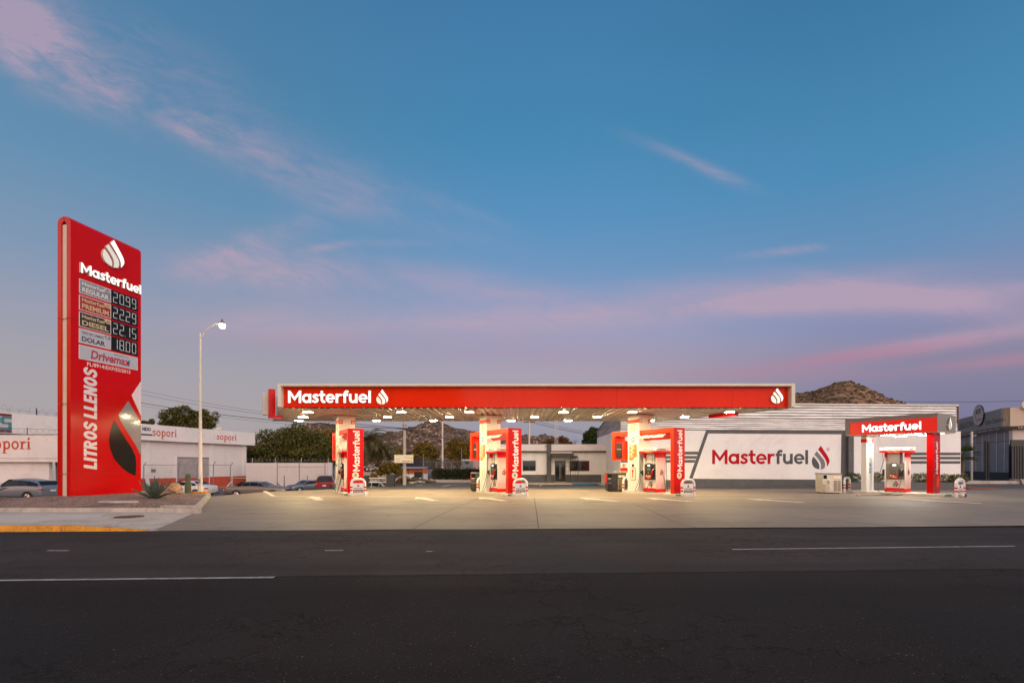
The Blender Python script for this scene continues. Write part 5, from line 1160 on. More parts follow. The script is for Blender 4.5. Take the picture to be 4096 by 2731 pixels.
g = MB(); g.disc(cx_, cz, rr, -.62, BLACK, 30, .1, 1.12); g.disc(cx_, cz, rr-.07, -.63, mat('oval_grey', (.40, .39, .38, 1), .5), 30, .01, 1.05)
g.text('BTS', cx_-rr*.35, cx_+rr*.55, cz+.15, cz+.68, -.64, BLACK, .05, .1); g.text('bandag', cx_-.1, cx_+rr*.75, cz-.6, cz-.35, -.64, BLACK, .02, .2); g.strokes([('s', arc(0, 0, .78, 150, 250, 10), .12, False)], cx_+.1, cz+.05, 1, -.63, .006, REDP); g.build('oval_sign', bts)
for lab, px, Y, h_, r_ in [('slim cream pole before the bluish wall of the tyre shop', 3887, 46, 4.9, .09), ]:
    g = MB(); g.tube([(0, 0, 0), (0, 0, h_)], r_, OFFW, 8); g.tube([(0, 0, h_-.5), (.35, -.1, h_-.3)], .03, OFFW, 6); o = g.build('slim_pole'); o.location = ((px-CX)/F*Y, Y, 0); tag(o, lab, 'pole')
for lab, px in [('left dark steel gate post before the tyre shop', 3943), ('dark steel gate post just right of its twin at the tyre shop', 3952)]:
    g = MB(); g.box(-.07, .07, -.07, .07, 0, 3.9, BLACK); g.box(-.1, .1, -.1, .1, 3.9, 3.95, BLACK); o = g.build('gate_post'); o.location = ((px-CX)/F*45, 45, 0); tag(o, lab, 'gate post', 'dark gate posts at the tyre shop')
g = MB(); 
for i in range(22): g.box(.25*i, .25*i+.12, 0, .04, .1, 3.4, BLACK)
g.box(-.1, 5.6, -.03, .07, 3.4, 4.0, BLACK); g.box(-.1, 5.6, -.03, .07, .0, .1, BLACK); g.box(0, 5.6, .05, .07, .1, 3.4, DGREY); o = g.build('dark_gate'); o.location = (2000/F*43.8, 43.8, 0); tag(o, 'tall dark ribbed metal gate at the far right edge', 'gate')
g = MB(); g.tube([at(3838, 1776, 48), at(3990, 1767, 46), at(4060, 1760, 44)], .02, BLACK, 5); tag(g.build('sagging_cable'), 'black cable running to the dark gate in front of the tyre shop', 'cable')

# ---- right planter with clipped shrubs
def leaves(mb, cents, n, size, m, seed=0, flat=0):
    rg = np.random.default_rng(seed); tot = sum(c[3]*c[4]*c[5] for c in cents)**1.0
    for (cx, cy, cz, rx, ry, rz) in cents:
        k = max(8, int(n*(rx*ry*rz)/tot)); d = rg.normal(size=(k, 3)); d /= np.linalg.norm(d, axis=1)[:, None]
        r = rg.uniform(.35, 1.0, k)**.5*(1+.14*rg.normal(size=k)*.6); lum = np.sin(d[:, 0]*5+seed)*np.cos(d[:, 1]*4+1.3*seed)*np.sin(d[:, 2]*6+seed)
        r *= 1+.16*lum; P = d*r[:, None]*np.array([rx, ry, rz])+np.array([cx, cy, cz])
        a = rg.normal(size=(k, 3)); a /= np.linalg.norm(a, axis=1)[:, None]; b = np.cross(a, rg.normal(size=(k, 3))); b /= np.linalg.norm(b, axis=1)[:, None]
        s = (size*rg.uniform(.5, 1.3, k))[:, None]; a = a*s; b = b*s*.45
        V = np.empty((k, 4, 3)); V[:, 0] = P-a; V[:, 1] = P-b; V[:, 2] = P+a; V[:, 3] = P+b
        mb.add([tuple(v) for v in V.reshape(-1, 3)], [(4*i, 4*i+1, 4*i+2, 4*i+3) for i in range(k)], m)
g = MB(); P_ = [(25.5, 32.0), (30.6, 32.6), (30.6, 37.2), (25.0, 36.0)]
P_ = [((3400-CX)/F*33, 33.0), ((3860-CX)/F*32.6, 32.6), (34.2, 36.9), (23.9, 36.6)]
g.prism(P_, 0, .46, GREY, 'z'); o = g.build('planter_box', bevel=.02); tag(o, 'long low grey planter before the striped white wall', 'planter')
for j, (a, b, lab) in enumerate([(3405, 3445, 'small clipped shrub left of the white diesel leg'), (3486, 3512, 'low green shrub seen through the diesel canopy'), (3518, 3536, 'small round shrub just left of the diesel dispenser'), (3660, 3715, 'broad dark shrub left of the red diesel leg'), (3762, 3856, 'widest shrub with white blossom at the planter end')]):
    Y = 34.0; x0, x1 = (a-CX)/F*Y, (b-CX)/F*Y; g = MB(); w_ = (x1-x0); cs = []; nn = max(1, int(w_/.7)); rd = random.Random(j)
    for i in range(nn): cs.append((x0+w_*(i+.5)/nn, Y+rd.uniform(-.1, .3), .75+rd.uniform(-.05, .08), w_/nn*.75, .55, .36+rd.uniform(-.05, .06)))
    leaves(g, cs, int(1200*w_), .055, LEAF if j else LEAFD, j)
    if j == 4:
        for i in range(26): g.blob((x1-.1-rd.random()*.4, Y-.4+rd.random()*.2, .6+rd.random()*.55), .018, PAPER, i, .1, 1)
    tag(g.build('shrub'), lab, 'shrub', 'clipped shrubs in the grey planter')
g = MB(); rd = random.Random(4); pts = [(1.3*math.cos(a*.5)*(1+rd.uniform(-.2, .2)), .6*math.sin(a*.5)*(1+rd.uniform(-.2, .2))) for a in range(12)]; g.prism(pts, 0, .05, mat('orange_dirt', (.30, .07, .03, 1), .9), 'z'); o = g.build('soil_pile', bevel=.03); o.location = (*onz(3905, 1953, 0)[:2], 0); tag(o, 'orange earth spread on the asphalt right of the planter', 'soil')
g = MB(); g.box(-3.6, 2.6, -.3, .3, 0, .28, CONC); g.prism([(2.4, 0), (3.6, 0), (3.3, .35), (2.2, .45)], -.5, .5, CONC); o = g.build('concrete_step', bevel=.02); o.location = (*onz(3960, 1930, .1)[:2], 0); tag(o, 'low concrete step and rubble before the tyre shop', 'step')

# ================================================================== left street: shop buildings, walls, fences
SW = Wall((-44.8, 39.5), (-37.4, 68.2)); sop = thing('street_warehouse', 'long white warehouse with orange lettering and red base behind the lamp', 'building', SW.loc(), SW.rz)
GZ = -1.27; L_ = SW.L; f1, f0 = 6.22, 4.43
g = MB(); g.box(0, L_, -.6, .0, f0, f1, BSTUC); g.build('parapet', sop)
g = MB(); g.box(0, L_-1.1, 0, 9, GZ-.2, f0+.6, BWHITE); g.box(L_-1.55, L_-1.05, -.12, 0, GZ, f0-.01, BSTUC)
for px in (590, 845): q = SW.p(px, 1800)[0]; g.box(q-.25, q+.25, -.08, 0, GZ, f0-.01, BSTUC)
g.build('wall', sop)
zr = .12
s0, s1 = SW.p(706, 1850)[0], SW.p(834, 1850)[0]; sz_ = SW.p(770, 1831)[1]
g = MB(); g.box(0, s0-.1, -.03, -.001, GZ, zr, BREDP); g.box(s1+.1, L_-1.04, -.125, -.001, GZ, zr, BREDP); g.build('red_base', sop)
g = MB(); n = 60; V = []
for i in range(n+1): z = GZ+(sz_-GZ)*i/n; V += [(s0, -.05-.03*(i % 2), z), (s1, -.05-.03*(i % 2), z)]
SHUT = mat('shutter_slats', (.42, .36, .34, 1), .5, .2); k_ = int(n*(zr-GZ)/(sz_-GZ))
g.add(V[:2*k_+2], [(2*i, 2*i+1, 2*i+3, 2*i+2) for i in range(k_)], BREDP); g.add(V[2*k_:], [(2*i, 2*i+1, 2*i+3, 2*i+2) for i in range(n-k_)], SHUT); g.box(s0-.1, s0-.001, -.1, -.001, GZ, sz_+.1, BSTUC); g.box(s1+.001, s1+.1, -.1, -.001, GZ, sz_+.1, BSTUC); g.box(s0, s1, -.12, -.001, sz_, sz_+.1, GREYM); g.build('roller_shutter', sop)
g = MB(); rectp(g, SW, 605, 1875, 622, 1887, .02, .04, GREYM); g.build('meter_box', sop)
OT = mat('orange_lettering', (.50, .055, .010, 1), .6, var=.06)
gw, wl = serifword('sopori')
g = MB(); a, b = SW.p(609, 1742, .6), SW.p(708, 1742, .6); g.strokes(gw, a[0], a[1]+.0, .92, -.6, .006, OT, sx=(b[0]-a[0])/(wl*.92), side=OT)
a, b = SW.p(867, 1757, .6), SW.p(947, 1757, .6); g.strokes(gw, a[0], a[1], .84, -.6, .006, OT, sx=(b[0]-a[0])/(wl*.84))
a, b = SW.p(569, 1722, .6), SW.p(603, 1724, .6); g.build('lettering', sop); g = MB(); g.text('NDO', a[0], b[0], a[1], a[1]+.42, -.603, DKT, .06); g.box(a[0]-1, b[0]+.15, -.606, -.601, a[1]-.50, a[1]-.32, DKT)
g.build('lettering', sop)
g = MB(); a = SW.p(0, 1690, .6); b = SW.p(46, 1690, .6); z1_ = SW.p(23, 1654, .6)[1]; z0_ = SW.p(23, 1728, .6)[1]
g.box(a[0]-2, b[0], -.63, -.601, z1_-.22, z1_, mat('maroon_paint', (.16, .02, .02, 1), .7)); g.box(a[0]-2, b[0], -.63, -.601, z0_-.02, z0_+.2, MATS['maroon_paint']); g.box(a[0]-2, b[0], -.615, -.601, z0_+.2, z1_-.22, mat('pink_white_slats', (.5, .42, .42, 1), .7))
zc = (z1_+z0_)/2; hS = (z1_-z0_-.44); x0 = a[0]+.0; wS = b[0]-x0
for bx4 in [(0.15, 1, .84, 1), (.0, .35, .5, .9), (.15, 1, .42, .58), (.7, 1.0, .08, .5), (.0, 1, 0, .18)]: g.box(x0+bx4[0]*wS, x0+bx4[1]*wS, -.625, -.616, z0_+.2+bx4[2]*hS, z0_+.2+bx4[3]*hS, TEALV)
g.build('slatted_sign', sop)
def razor(name, lab, a, b, rad, turns, m=PSTEEL, wr=.009, grp='razor wire coils'):
    a, b = Vector(a), Vector(b); d = b-a; n = d.normalized(); s_ = Vector((-n.y, n.x, 0)); pts = []
    for i in range(turns*12+1):
        f = i/(turns*12); t_ = 2*math.pi*f*turns; rr = rad*(1+.12*math.sin(t_*.37))
        pts.append(a+d*f+s_*rr*math.cos(t_)*.6+Vector((0, 0, rad+rr*math.sin(t_)))+n*.25*math.sin(t_*1.5)*rad)
    g = MB(); g.tube(pts, wr, m, 4); g.tube([a+Vector((0, 0, rad)), b+Vector((0, 0, rad))], wr, m, 4)
    return tag(g.build(name), lab, 'razor wire', grp)
def wp(W, px, py, d=0): t, z = W.p(px, py, d); q = W.A+W.u*t+Vector((W.u.y, -W.u.x))*d; return (q.x, q.y, z)
a = wp(SW, 5, 1650); b = wp(SW, 330, 1676); razor('razor_wire', 'razor wire along the warehouse parapet left of the price tower', (a[0], a[1], f1-.02), (b[0], b[1], f1-.02), .35, 9, wr=.012)
g = MB(); a = wp(SW, 146, 1655); g.tube([(a[0], a[1], f1), (a[0], a[1], f1+.68)], .05, BLACK, 6); tag(g.build('parapet_post'), 'short black post on the parapet left of the price tower', 'post')

AW = Wall((-45, 38.3), (-31.9, 38.6)); ann = thing('street_shop', 'flat white shop front with big orange letters left of the price tower', 'building', AW.loc(), AW.rz)
az1, az0 = AW.p(100, 1740)[1], AW.p(100, 1832)[1]
g = MB(); g.box(0, AW.L, -.4, 0, az0, az1, BSTUC); g.box(0, AW.L, -.42, 0, az1+.001, az1+.06, GREY); g.build('fascia', ann)
g = MB(); g.box(0, AW.L-.05, -.35, 0, az0-.30, az0-.005, BSTUC); q = AW.p(196, 1900)[0]; g.box(0, q, 0, .3, GZ+.1, az0, BSTUC); g.box(q, AW.L-.2, .6, .8, GZ+.1, az0, BLACK); g.box(AW.L-.25, AW.L-.05, -.2, .3, GZ+.1, az0, BSTUC); g.build('wall', ann)
g = MB(); 
for i in range(14): g.box(q+.1, q+1.5, .5, .53, -.1+.16*i, -.02+.16*i, GREYM)
for i in range(4): g.box(q+.05+.45*i, q+.10+.45*i, .46, .5, -.9, 2.1, OFFW)
g.box(q+.0, q+1.6, .4, .46, -.95, 0.1, BREDP); g.build('grille', ann)
g = MB(); a = AW.p(125, 1796, .4); hS = .98; g.strokes(gw, a[0]-wl*hS, a[1], hS, -.4, .01, OT); g.build('lettering', ann)
a = wp(AW, 0, 1738); b = wp(AW, 300, 1742); razor('razor_wire', 'thin razor wire above the orange letters of the street shop', (a[0], a[1]-.2, az1+.1), (b[0], b[1]-.2, az1+.1), .17, 12, wr=.007)
g = MB(); a = wp(AW, 119, 1738); g.tube([(a[0], a[1]-.2, az1), (a[0], a[1]-.2, az1+.6)], .03, BLACK, 5); g.tube([(a[0]-8, a[1]-.2, az1+.62), (a[0], a[1]-.2, az1+.5), (a[0]+4, a[1]-.2, az1+.36)], .012, BLACK, 4); tag(g.build('wire_post'), 'small black wire post above the orange street shop letters', 'post')

# white block boundary wall with razor wire, behind the cars
YW = 64.0; LWx0, LWx1 = (984-CX)/F*YW, (1322-CX)/F*YW
g = MB(); g.box(LWx0, LWx1-.3, 0, .25, GZ-.2, 1.93, BWHITE); g.box(LWx1-.3, LWx1+.2, -.1, .3, GZ, 1.98, BSTUC); g.box(LWx1+.2, LWx1+6, 1, 1.2, GZ, 1.5, BSTUC); o = g.build('boundary_wall'); o.location = (0, YW, 0); tag(o, 'long whitewashed block wall behind the parked cars', 'wall')
razor('razor_wire', 'razor wire on top of the whitewashed block wall', (LWx0, YW+.1, 1.93), (LWx1, YW+.1, 1.93), .33, 22)
for j, px in enumerate((1007, 1099, 1203, 1311)):
    g = MB(); g.tube([(0, 0, 1.9), (0.05, 0, 2.6)], .035, OFFW, 5); o = g.build('wire_stake'); o.location = ((px-CX)/F*YW, YW+.12, 0); tag(o, 'white stake holding razor wire on the block wall, '+['next to the warehouse corner', 'left of the dark fence post', 'right of the dark fence post', 'near the wall end'][j], 'stake', 'stakes on the block wall')
YF = 52.0
def fence(lab, pxs, tops, Y, rail, m=PSTEEL, arms=True, mids=None):
    t = thing('chain_link_fence', lab, 'fence', ((pxs[0]-CX)/F*Y, Y, -1.25)); X = [(p-pxs[0])/F*Y for p in pxs]; zr_ = EYE+(HZ-rail)/F*Y+1.25
    for x, tp in zip(X, tops):
        g = MB(); z = EYE+(HZ-tp)/F*Y+1.25; g.tube([(x, 0, 0), (x, 0, z-.35 if arms else z)]+([(x+.28, -.05, z)] if arms else []), .045, m, 6); g.build('post', t)
    g = MB(); g.tube([(X[0], 0, zr_), (X[-1], 0, zr_)], .03, m, 6)
    if mids: zz = EYE+(HZ-mids)/F*Y+1.25; g.tube([(X[0], 0, zz), (X[-1], 0, zz)], .025, m, 6)
    g.build('rail', t)
    g = MB(); g.add([(X[0], .01, .05), (X[-1], .01, .05), (X[-1], .01, zr_), (X[0], .01, zr_)], [(0, 1, 2, 3)], LINK); g.build('wire_mesh', t)
    return t
fence('chain link fence with bent post tops before the roller shutter', [575, 714, 788, 853, 922], [1848, 1845, 1846, 1846, 1850], YF, 1859)
fence('white gate section of chain link left of the grey sedan roof', [928, 1052, 1107], [1846, 1855, 1848], YF, 1861, OFFW, False, 1911)
fence('chain link with dark posts before the whitewashed wall', [1109, 1197, 1300], [1850, 1847, 1852], YF, 1866, GREYM, False)
for lab, pts in [('white diagonal brace leaning on the fence behind the white sedan', [(925, 1927), (893, 1961)]), ('grey diagonal brace at the fence behind the grey sedan bonnet', [(1108, 1928), (1136, 1960)])]:
    g = MB(); g.tube([at(pts[0][0], pts[0][1], YF-.1), at(pts[1][0], pts[1][1], YF-1.5)], .06, OFFW if 'white' in lab else PSTEEL, 6); tag(g.build('fence_brace'), lab, 'brace')
for lab, px, tp, wd in [('thin dark post before the block wall, left of the tall dark one', 1137, 1901, .05), ('thin post by the rusty box behind the small sedan', 1229, 1902, .045)]:
    g = MB(); g.tube([(0, 0, GZ), (0, 0, EYE+(HZ-tp)/F*60)], wd, RUST, 6); o = g.build('thin_post'); o.location = ((px-CX)/F*60, 60, 0); tag(o, lab, 'post')
g = MB(); g.box(0, 2.9, 0, 1.6, 0, .95, RUST, .03); 
for i in range(6): g.box(.2+.45*i, .26+.45*i, -.03, 0, .05, .9, RUST)
g.tube([(0, -.02, 1.0), (2.9, -.02, .97)], .04, RUST, 6); o = g.build('rusty_bin'); o.location = ((1207-CX)/F*60, 60, GZ); tag(o, 'rusty steel skip behind the small grey blue sedan', 'skip')

# ================================================================== cars
TAIL = mat('tail_lamp_red', (.5, .01, .015, 1), .2, var=0, coat=.5); HEADL = mat('headlamp_glass', (.6, .6, .62, 1), .1, .3, var=0); AMB = mat('amber_lamp', (.7, .2, .02, 1), .2, var=0); CLAD = mat('bumper_plastic', (.05, .045, .05, 1), .6)
PLATE = mat('number_plate_white', (.6, .58, .55, 1), .5, var=.03)
def car(lab, cat, sty, L, Wd, H, paint, loc, rz, plate_txt=None, clad=False, rack=False):
    t = thing('parked_car', lab, cat, loc, rz, 'parked cars in the side street')
    # station: x, bottom, belt, roof (0 = bonnet), half width, roof half width
    if sty == 'sedan': st = [(.50, .30, .52, 0, .72), (.485, .22, .60, 0, .86), (.44, .20, .66, 0, .96), (.30, .19, .72, 0, 1), (.215, .19, .74, .0, 1), (.06, .19, .76, .97, 1), (-.08, .19, .77, 1.0, 1), (-.20, .19, .77, .96, 1), (-.335, .2, .76, 0, 1), (-.43, .21, .75, 0, .97), (-.485, .24, .72, 0, .90), (-.50, .34, .64, 0, .80)]
    elif sty == 'cuv': st = [(.50, .28, .50, 0, .72), (.48, .2, .58, 0, .86), (.42, .19, .64, 0, .96), (.27, .18, .68, 0, 1), (.22, .18, .69, 0, 1), (.08, .18, .70, .97, 1), (-.08, .18, .72, 1.0, 1), (-.25, .18, .73, .96, 1), (-.38, .19, .74, .88, 1), (-.475, .2, .73, 0, .95), (-.49, .24, .70, 0, .9), (-.50, .34, .60, 0, .82)]
    else: st = [(.50, .28, .55, 0, .78), (.485, .22, .60, 0, .9), (.42, .2, .64, 0, .98), (.27, .2, .66, 0, 1), (.24, .2, .665, 0, 1), (.13, .2, .67, .98, 1), (-.05, .2, .67, 1.0, 1), (-.25, .2, .67, 1.0, 1), (-.40, .2, .67, .97, 1), (-.475, .2, .66, 0, 1), (-.49, .22, .63, 0, .97), (-.50, .3, .55, 0, .92)]
    S_ = []
    for (x, zb_, zt_, zr_, hw) in st:
        hw = hw*Wd/2; x *= L; zb_ *= H*.9 if sty != 'sedan' else H*.85; zt_ = zt_*H*(.92 if sty != 'suv' else .93); 
        roof = zr_*H if zr_ else zt_+.03; rw = hw*(.70 if zr_ else .80)
        S_.append([(x, -hw*.86, zb_), (x, -hw, zb_+.16), (x, -hw*1.0, zt_*.75), (x, -hw*.95, zt_), (x, -rw, roof-(.05 if zr_ else .012)), (x, -rw*.75, roof), (x, 0, roof+.02), (x, rw*.75, roof), (x, rw, roof-(.05 if zr_ else .012)), (x, hw*.95, zt_), (x, hw, zt_*.75), (x, hw, zb_+.16), (x, hw*.86, zb_)])
    V = [p for s_ in S_ for p in s_]; n = 13; Fc = []
    for i in range(len(S_)-1):
        for k in range(n): Fc.append((i*n+k, i*n+(k+1) % n, (i+1)*n+(k+1) % n, (i+1)*n+k))
    g = MB(); g.add(V, Fc, paint, True); g.add(S_[0], [tuple(range(n))], paint); g.add(S_[-1], [tuple(range(n))[::-1]], paint); b = g.build('body', t)
    m = b.modifiers.new('sub', 'SUBSURF'); m.levels = 1; m.render_levels = 1
    bm = bmesh.new(); bm.from_mesh(b.data); bmesh.ops.remove_doubles(bm, verts=bm.verts[:], dist=1e-4); bm.to_mesh(b.data); bm.free()
    # glass: side strips between roof stations, windscreen, rear window
    ri = [i for i, s_ in enumerate(st) if s_[3]]; i0, i1 = ri[0]-1, ri[-1]+1
    def side(i, f, u, s_, o=.028):
        A, B = S_[i], S_[i+1]; lo = [A[3][q]*(1-f)+B[3][q]*f for q in range(3)]; hi = [A[4][q]*(1-f)+B[4][q]*f for q in range(3)]
        p = [lo[q]*(1-u)+hi[q]*u for q in range(3)]; return (p[0], (p[1]-o)*(1 if s_ < 0 else -1), p[2]+.004)
    for s_ in (-1, 1):
        g = MB(); cells = [(i0, .30, .97)]+[(i, .04, .96) for i in ri[:-1]]+[(ri[-1], .04, .62 if sty != 'suv' else .5)]
        for (i, fa, fb) in cells:
            ua, ub = .10, .86; rise = i == i0; fall = i == ri[-1]
            pts = [side(i, fa, ua, s_), side(i, fb, ua, s_), side(i, fb, ub if not fall else .80, s_), side(i, fa if not rise else fa+.35, ub if not rise else .82, s_)]
            if rise: pts[3] = side(i, .80, .80, s_)
            g.add(pts, [(0, 1, 2, 3)], CARGL)
        g.build('side_window', t)
    def endglass(ib, ir, nm):
        A, B = S_[ib], S_[ir]; sg = 1 if ib < ir else -1; o = .03
        lo = [(A[3][0]*.92+B[3][0]*.08, A[3][1]*.86), (A[3][0]*.92+B[3][0]*.08, -A[3][1]*.86)]; z0 = A[5][2]*.92+B[5][2]*.08; hi = (A[3][0]*.1+B[3][0]*.9, B[4][1]*.90); z1 = A[5][2]*.1+B[5][2]*.9
        g = MB(); g.add([(lo[0][0]+sg*o, lo[0][1], z0+o), (lo[1][0]+sg*o, lo[1][1], z0+o), (hi[0]+sg*o, -hi[1], z1+o), (hi[0]+sg*o, hi[1], z1+o)], [(0, 1, 2, 3)], CARGL); g.build(nm, t)
    endglass(i0, ri[0], 'windscreen'); endglass(i1, ri[-1], 'rear_window')
    # wheels
    R0 = .32 if sty == 'sedan' else .35; wb = (.31*L, -.29*L)
    for x in wb:
        g = MB()
        for s_ in (-1, 1): g.prism([(x+R0*1.2*math.cos(R(a)), R0*.98+R0*1.2*math.sin(R(a))) for a in range(-30, 211, 15)], *sorted((s_*(Wd/2+.004), s_*(Wd/2-.15))), BLACK)
        g.build('wheel_arch', t)
        for s_ in (-1, 1):
            g = MB(); g.lathe([(.0, 0), (R0*.68, 0), (R0*.9, .02), (R0, .06), (R0, .17), (R0*.9, .2)], RUBB, 20, (x, 0, R0), 'y'); wq = g.build('wheel', t)
            g2 = MB(); g2.lathe([(0, -.02), (R0*.16, -.02), (R0*.2, .0), (R0*.62, -.004), (R0*.68, .012)], SILV, 20, (x, 0, R0), 'y')
            for q in range(5): a = q*2*math.pi/5; g2.tube([(x+R0*.1*math.cos(a), -.022, R0+R0*.1*math.sin(a)), (x+R0*.6*math.cos(a), -.012, R0+R0*.6*math.sin(a))], .025, DGREY, 5)
            rm = g2.build('rim', wq)
            if s_ < 0: wq.location = (0, -Wd/2-.012, 0)
            else: wq.location = (2*x, Wd/2+.012, 0); wq.rotation_euler = (0, 0, math.pi)
    zl_ = {'sedan': .56, 'cuv': .56, 'suv': .52}[sty]*H*.95
    for s_ in (-1, 1):
        y = s_*Wd*.36
        g = MB(); g.blob((L*.468, y, zl_*.86), .16, HEADL, 0, 0, 2, (.8, 1.1, .5)); g.build('headlight', t)
        g = MB(); yy = s_*Wd*.42
        if sty == 'suv': g.box(-L/2-.03, -L/2+.12, yy-.07, yy+.07, zl_*.85, zl_*1.35, TAIL, .02); g.box(-L/2-.035, -L/2+.1, yy-.06, yy+.06, zl_*1.0, zl_*1.12, AMB)
        else: g.blob((-L*.472, yy*.96, zl_*1.02), .17, TAIL, 0, 0, 2, (1.1, .8, .5))
        g.build('tail_light', t)
        g = MB(); g.blob((.175*L, s_*(Wd/2+.08), .70*H*.95), .09, paint, 0, 0, 2, (.7, 1, .75)); g.build('mirror', t)
    g = MB(); g.box(-L/2-.045, -L/2+.05, -.17, .17, zl_*.82, zl_*.82+.14, PLATE); g.build('number_plate', t); g = MB(); g.box(L/2-.06, L/2+.02, -.45, .45, zl_*.72, zl_*.72+.13, BLACK); g.build('grille', t)
    for ba, bb in ([((-L/2-.05, -L/2+.25, -Wd*.47, Wd*.47, .3, .58), CLAD), ((L/2-.3, L/2+.03, -Wd*.45, Wd*.45, .3, .52), CLAD)] if clad else [((-L/2-.02, -L/2+.2, -Wd*.44, Wd*.44, .26, .33), BLACK), ((L/2-.3, L/2-.01, -Wd*.40, Wd*.40, .24, .34), BLACK)]):
        g = MB(); g.box(*ba, bb, .02); g.build('bumper', t)
    if rack:
        g = MB()
        for s_ in (-1, 1): g.tube([(.1*L, s_*Wd*.33, H-.02), (.07*L, s_*Wd*.33, H+.06), (-.36*L, s_*Wd*.33, H+.06), (-.39*L, s_*Wd*.33, H-.04)], .02, SILV, 6)
        g.build('roof_rack', t)
    return t
def paint(n, c, met=.15): return mat(n, c, .3, met, var=.03, coat=.4)
def street(px, Y): x = (px-CX)/F*Y; return (x, Y, zg(x, Y)-.16)
def setz(p, z): return (p[0], p[1], z)
car('silver crossover parked at the far left behind the gravel bed', 'car', 'cuv', 4.4, 1.77, 1.62, paint('silver_paint', (.17, .19, .225, 1)), ((95-CX)/F*33.2, 33.2, -.84), R(176))
car('white sedan parked behind the cactus and street lamp', 'car', 'sedan', 4.5, 1.72, 1.38, paint('white_car_paint', (.62, .60, .60, 1), 0), ((752-CX)/F*40.5, 40.5, -1.02), R(176))
car('grey brown sedan parked alone behind the forecourt edge', 'car', 'sedan', 5.0, 1.85, 1.42, paint('taupe_paint', (.16, .135, .12, 1)), ((1034-CX)/F*41.5, 41.5, -1.13), R(6))
car('small grey blue sedan facing the camera beside the red car', 'car', 'sedan', 4.3, 1.7, 1.38, paint('blue_grey_paint', (.13, .15, .17, 1)), ((1228-CX)/F*53.0, 53.0, -1.39), R(-125))
car('dark red off-roader seen from behind with roof rack', 'suv', 'suv', 4.4, 1.78, 1.74, paint('dark_red_paint', (.22, .008, .02, 1)), ((1303-CX)/F*49.5, 49.5, -1.15), R(108), clad=True, rack=True)
car('white estate car behind the low white rails', 'car', 'cuv', 4.4, 1.78, 1.6, MATS['white_car_paint'], ((1508-CX)/F*46, 46.0, -1.45), R(4))
g = MB(); g.lathe([(.02, 0), (.26, 0), (.3, .1), (.3, .8), (.26, .85), (0, .85)], BLACK, 16); o = g.build('drum'); o.location = ((1334-CX)/F*47, 47, -1.1); tag(o, 'black drum beside the dark red off-roader', 'drum')

# ================================================================== plants on the gravel bed
def agave(lab, loc, s_, n, seed):
    rd = random.Random(seed); g = MB()
    for i in range(n):
        f = i/n; a = i*2.4+rd.uniform(-.2, .2); tilt = R(8+52*(1-f)+rd.uniform(-7, 7)); Ln = s_*(.75+.3*rd.random()); Wd = .072*s_; d = Vector((math.cos(a), math.sin(a), 0)); sd = Vector((-math.sin(a), math.cos(a), 0)); P0 = Vector((0, 0, .05)); V = []; segs = 7
        for k in range(segs+1):
            u = k/segs; an = tilt*(1+.10*u) if tilt > R(50) else tilt*(1-.05*u); p = P0+(d*math.sin(an)+Vector((0, 0, math.cos(an))))*Ln*u
            wq = Wd*(.7+1.3*u if u < .35 else 1.16*(1-u)/.65+.02); up = (Vector((0, 0, math.sin(an)))-d*math.cos(an)*1)*.0
            nrm = Vector((-d.x*math.cos(an), -d.y*math.cos(an), math.sin(an)))
            V += [p-sd*wq+nrm*wq*.35, p-nrm*wq*.22, p+sd*wq+nrm*wq*.35]
        Fc = []
        for k in range(segs): b = 3*k; Fc += [(b, b+1, b+4, b+3), (b+1, b+2, b+5, b+4)]
        g.add(V, Fc, AGAV, True)
    g.lathe([(.0, .0), (.12*s_, .0), (.10*s_, .35*s_), (0, .45*s_)], AGAV, 10)
    o = g.build('agave'); o.location = loc; so_ = o.modifiers.new('th', 'SOLIDIFY'); so_.thickness = .012; tag(o, lab, 'agave')
q = onz(617, 1992, .36); agave('large grey green agave beside the price tower', (q.x, q.y, gz(q.x, q.y)-.10), .98, 34, 3)
q = onz(-8, 2000, .3); agave('agave at the left picture edge before the silver crossover', (q.x, q.y-.8, gz(q.x, q.y)), 1.25, 30, 5)
q = onz(697, 1975, .3); g = MB(); g.blob((0, 0, .25), .36, mat('ochre_rock', (.42, .24, .12, 1), .9, var=.3, vs=3, bump=.02, bs=8), 4, .13, 3, (1.0, .7, .82)); o = g.build('boulder'); o.location = (q.x, q.y, .3); tag(o, 'big ochre boulder right of the agave', 'rock')
g = MB(); g.blob((0, 0, .15), .28, mat('brown_rock', (.22, .13, .09, 1), .9, var=.3, vs=4, bump=.02, bs=8), 9, .16, 3, (1.2, .8, .8)); o = g.build('rock'); q2 = onz(668, 1977, .3); o.location = (q2.x, q2.y-.3, .3); tag(o, 'brown rock between the agave and the ochre boulder', 'rock')
g = MB(); g.blob((0, 0, .1), .19, MATS['brown_rock'], 11, .16, 3, (1.1, .8, .8)); o = g.build('small_rock'); o.location = (q.x+.05, q.y-.6, .3); tag(o, 'small brown rock in front of the ochre boulder', 'rock')
g = MB(); V = []; n = 22; K = 14; hC = 1.04
for k in range(K+1):
    z = hC*k/K; r0 = .125*(1.0+.12*math.sin(k*.5)) if k < K-2 else .125*math.sqrt(max(.02, 1-((k-K+2.2)/2.3)**2))
    for i in range(n): rr = r0*(1+.10*(1 if i % 2 else -1)); V.append((rr*math.cos(2*math.pi*i/n), rr*math.sin(2*math.pi*i/n), z))
g.add(V, [(k*n+i, k*n+(i+1) % n, (k+1)*n+(i+1) % n, (k+1)*n+i) for k in range(K) for i in range(n)]+[tuple(K*n+i for i in range(n))], CACT)
o = g.build('cactus'); q = onz(752, 1968, .25); o.location = (q.x, q.y, .22); tag(o, 'single ribbed column cactus before the white sedan', 'cactus')

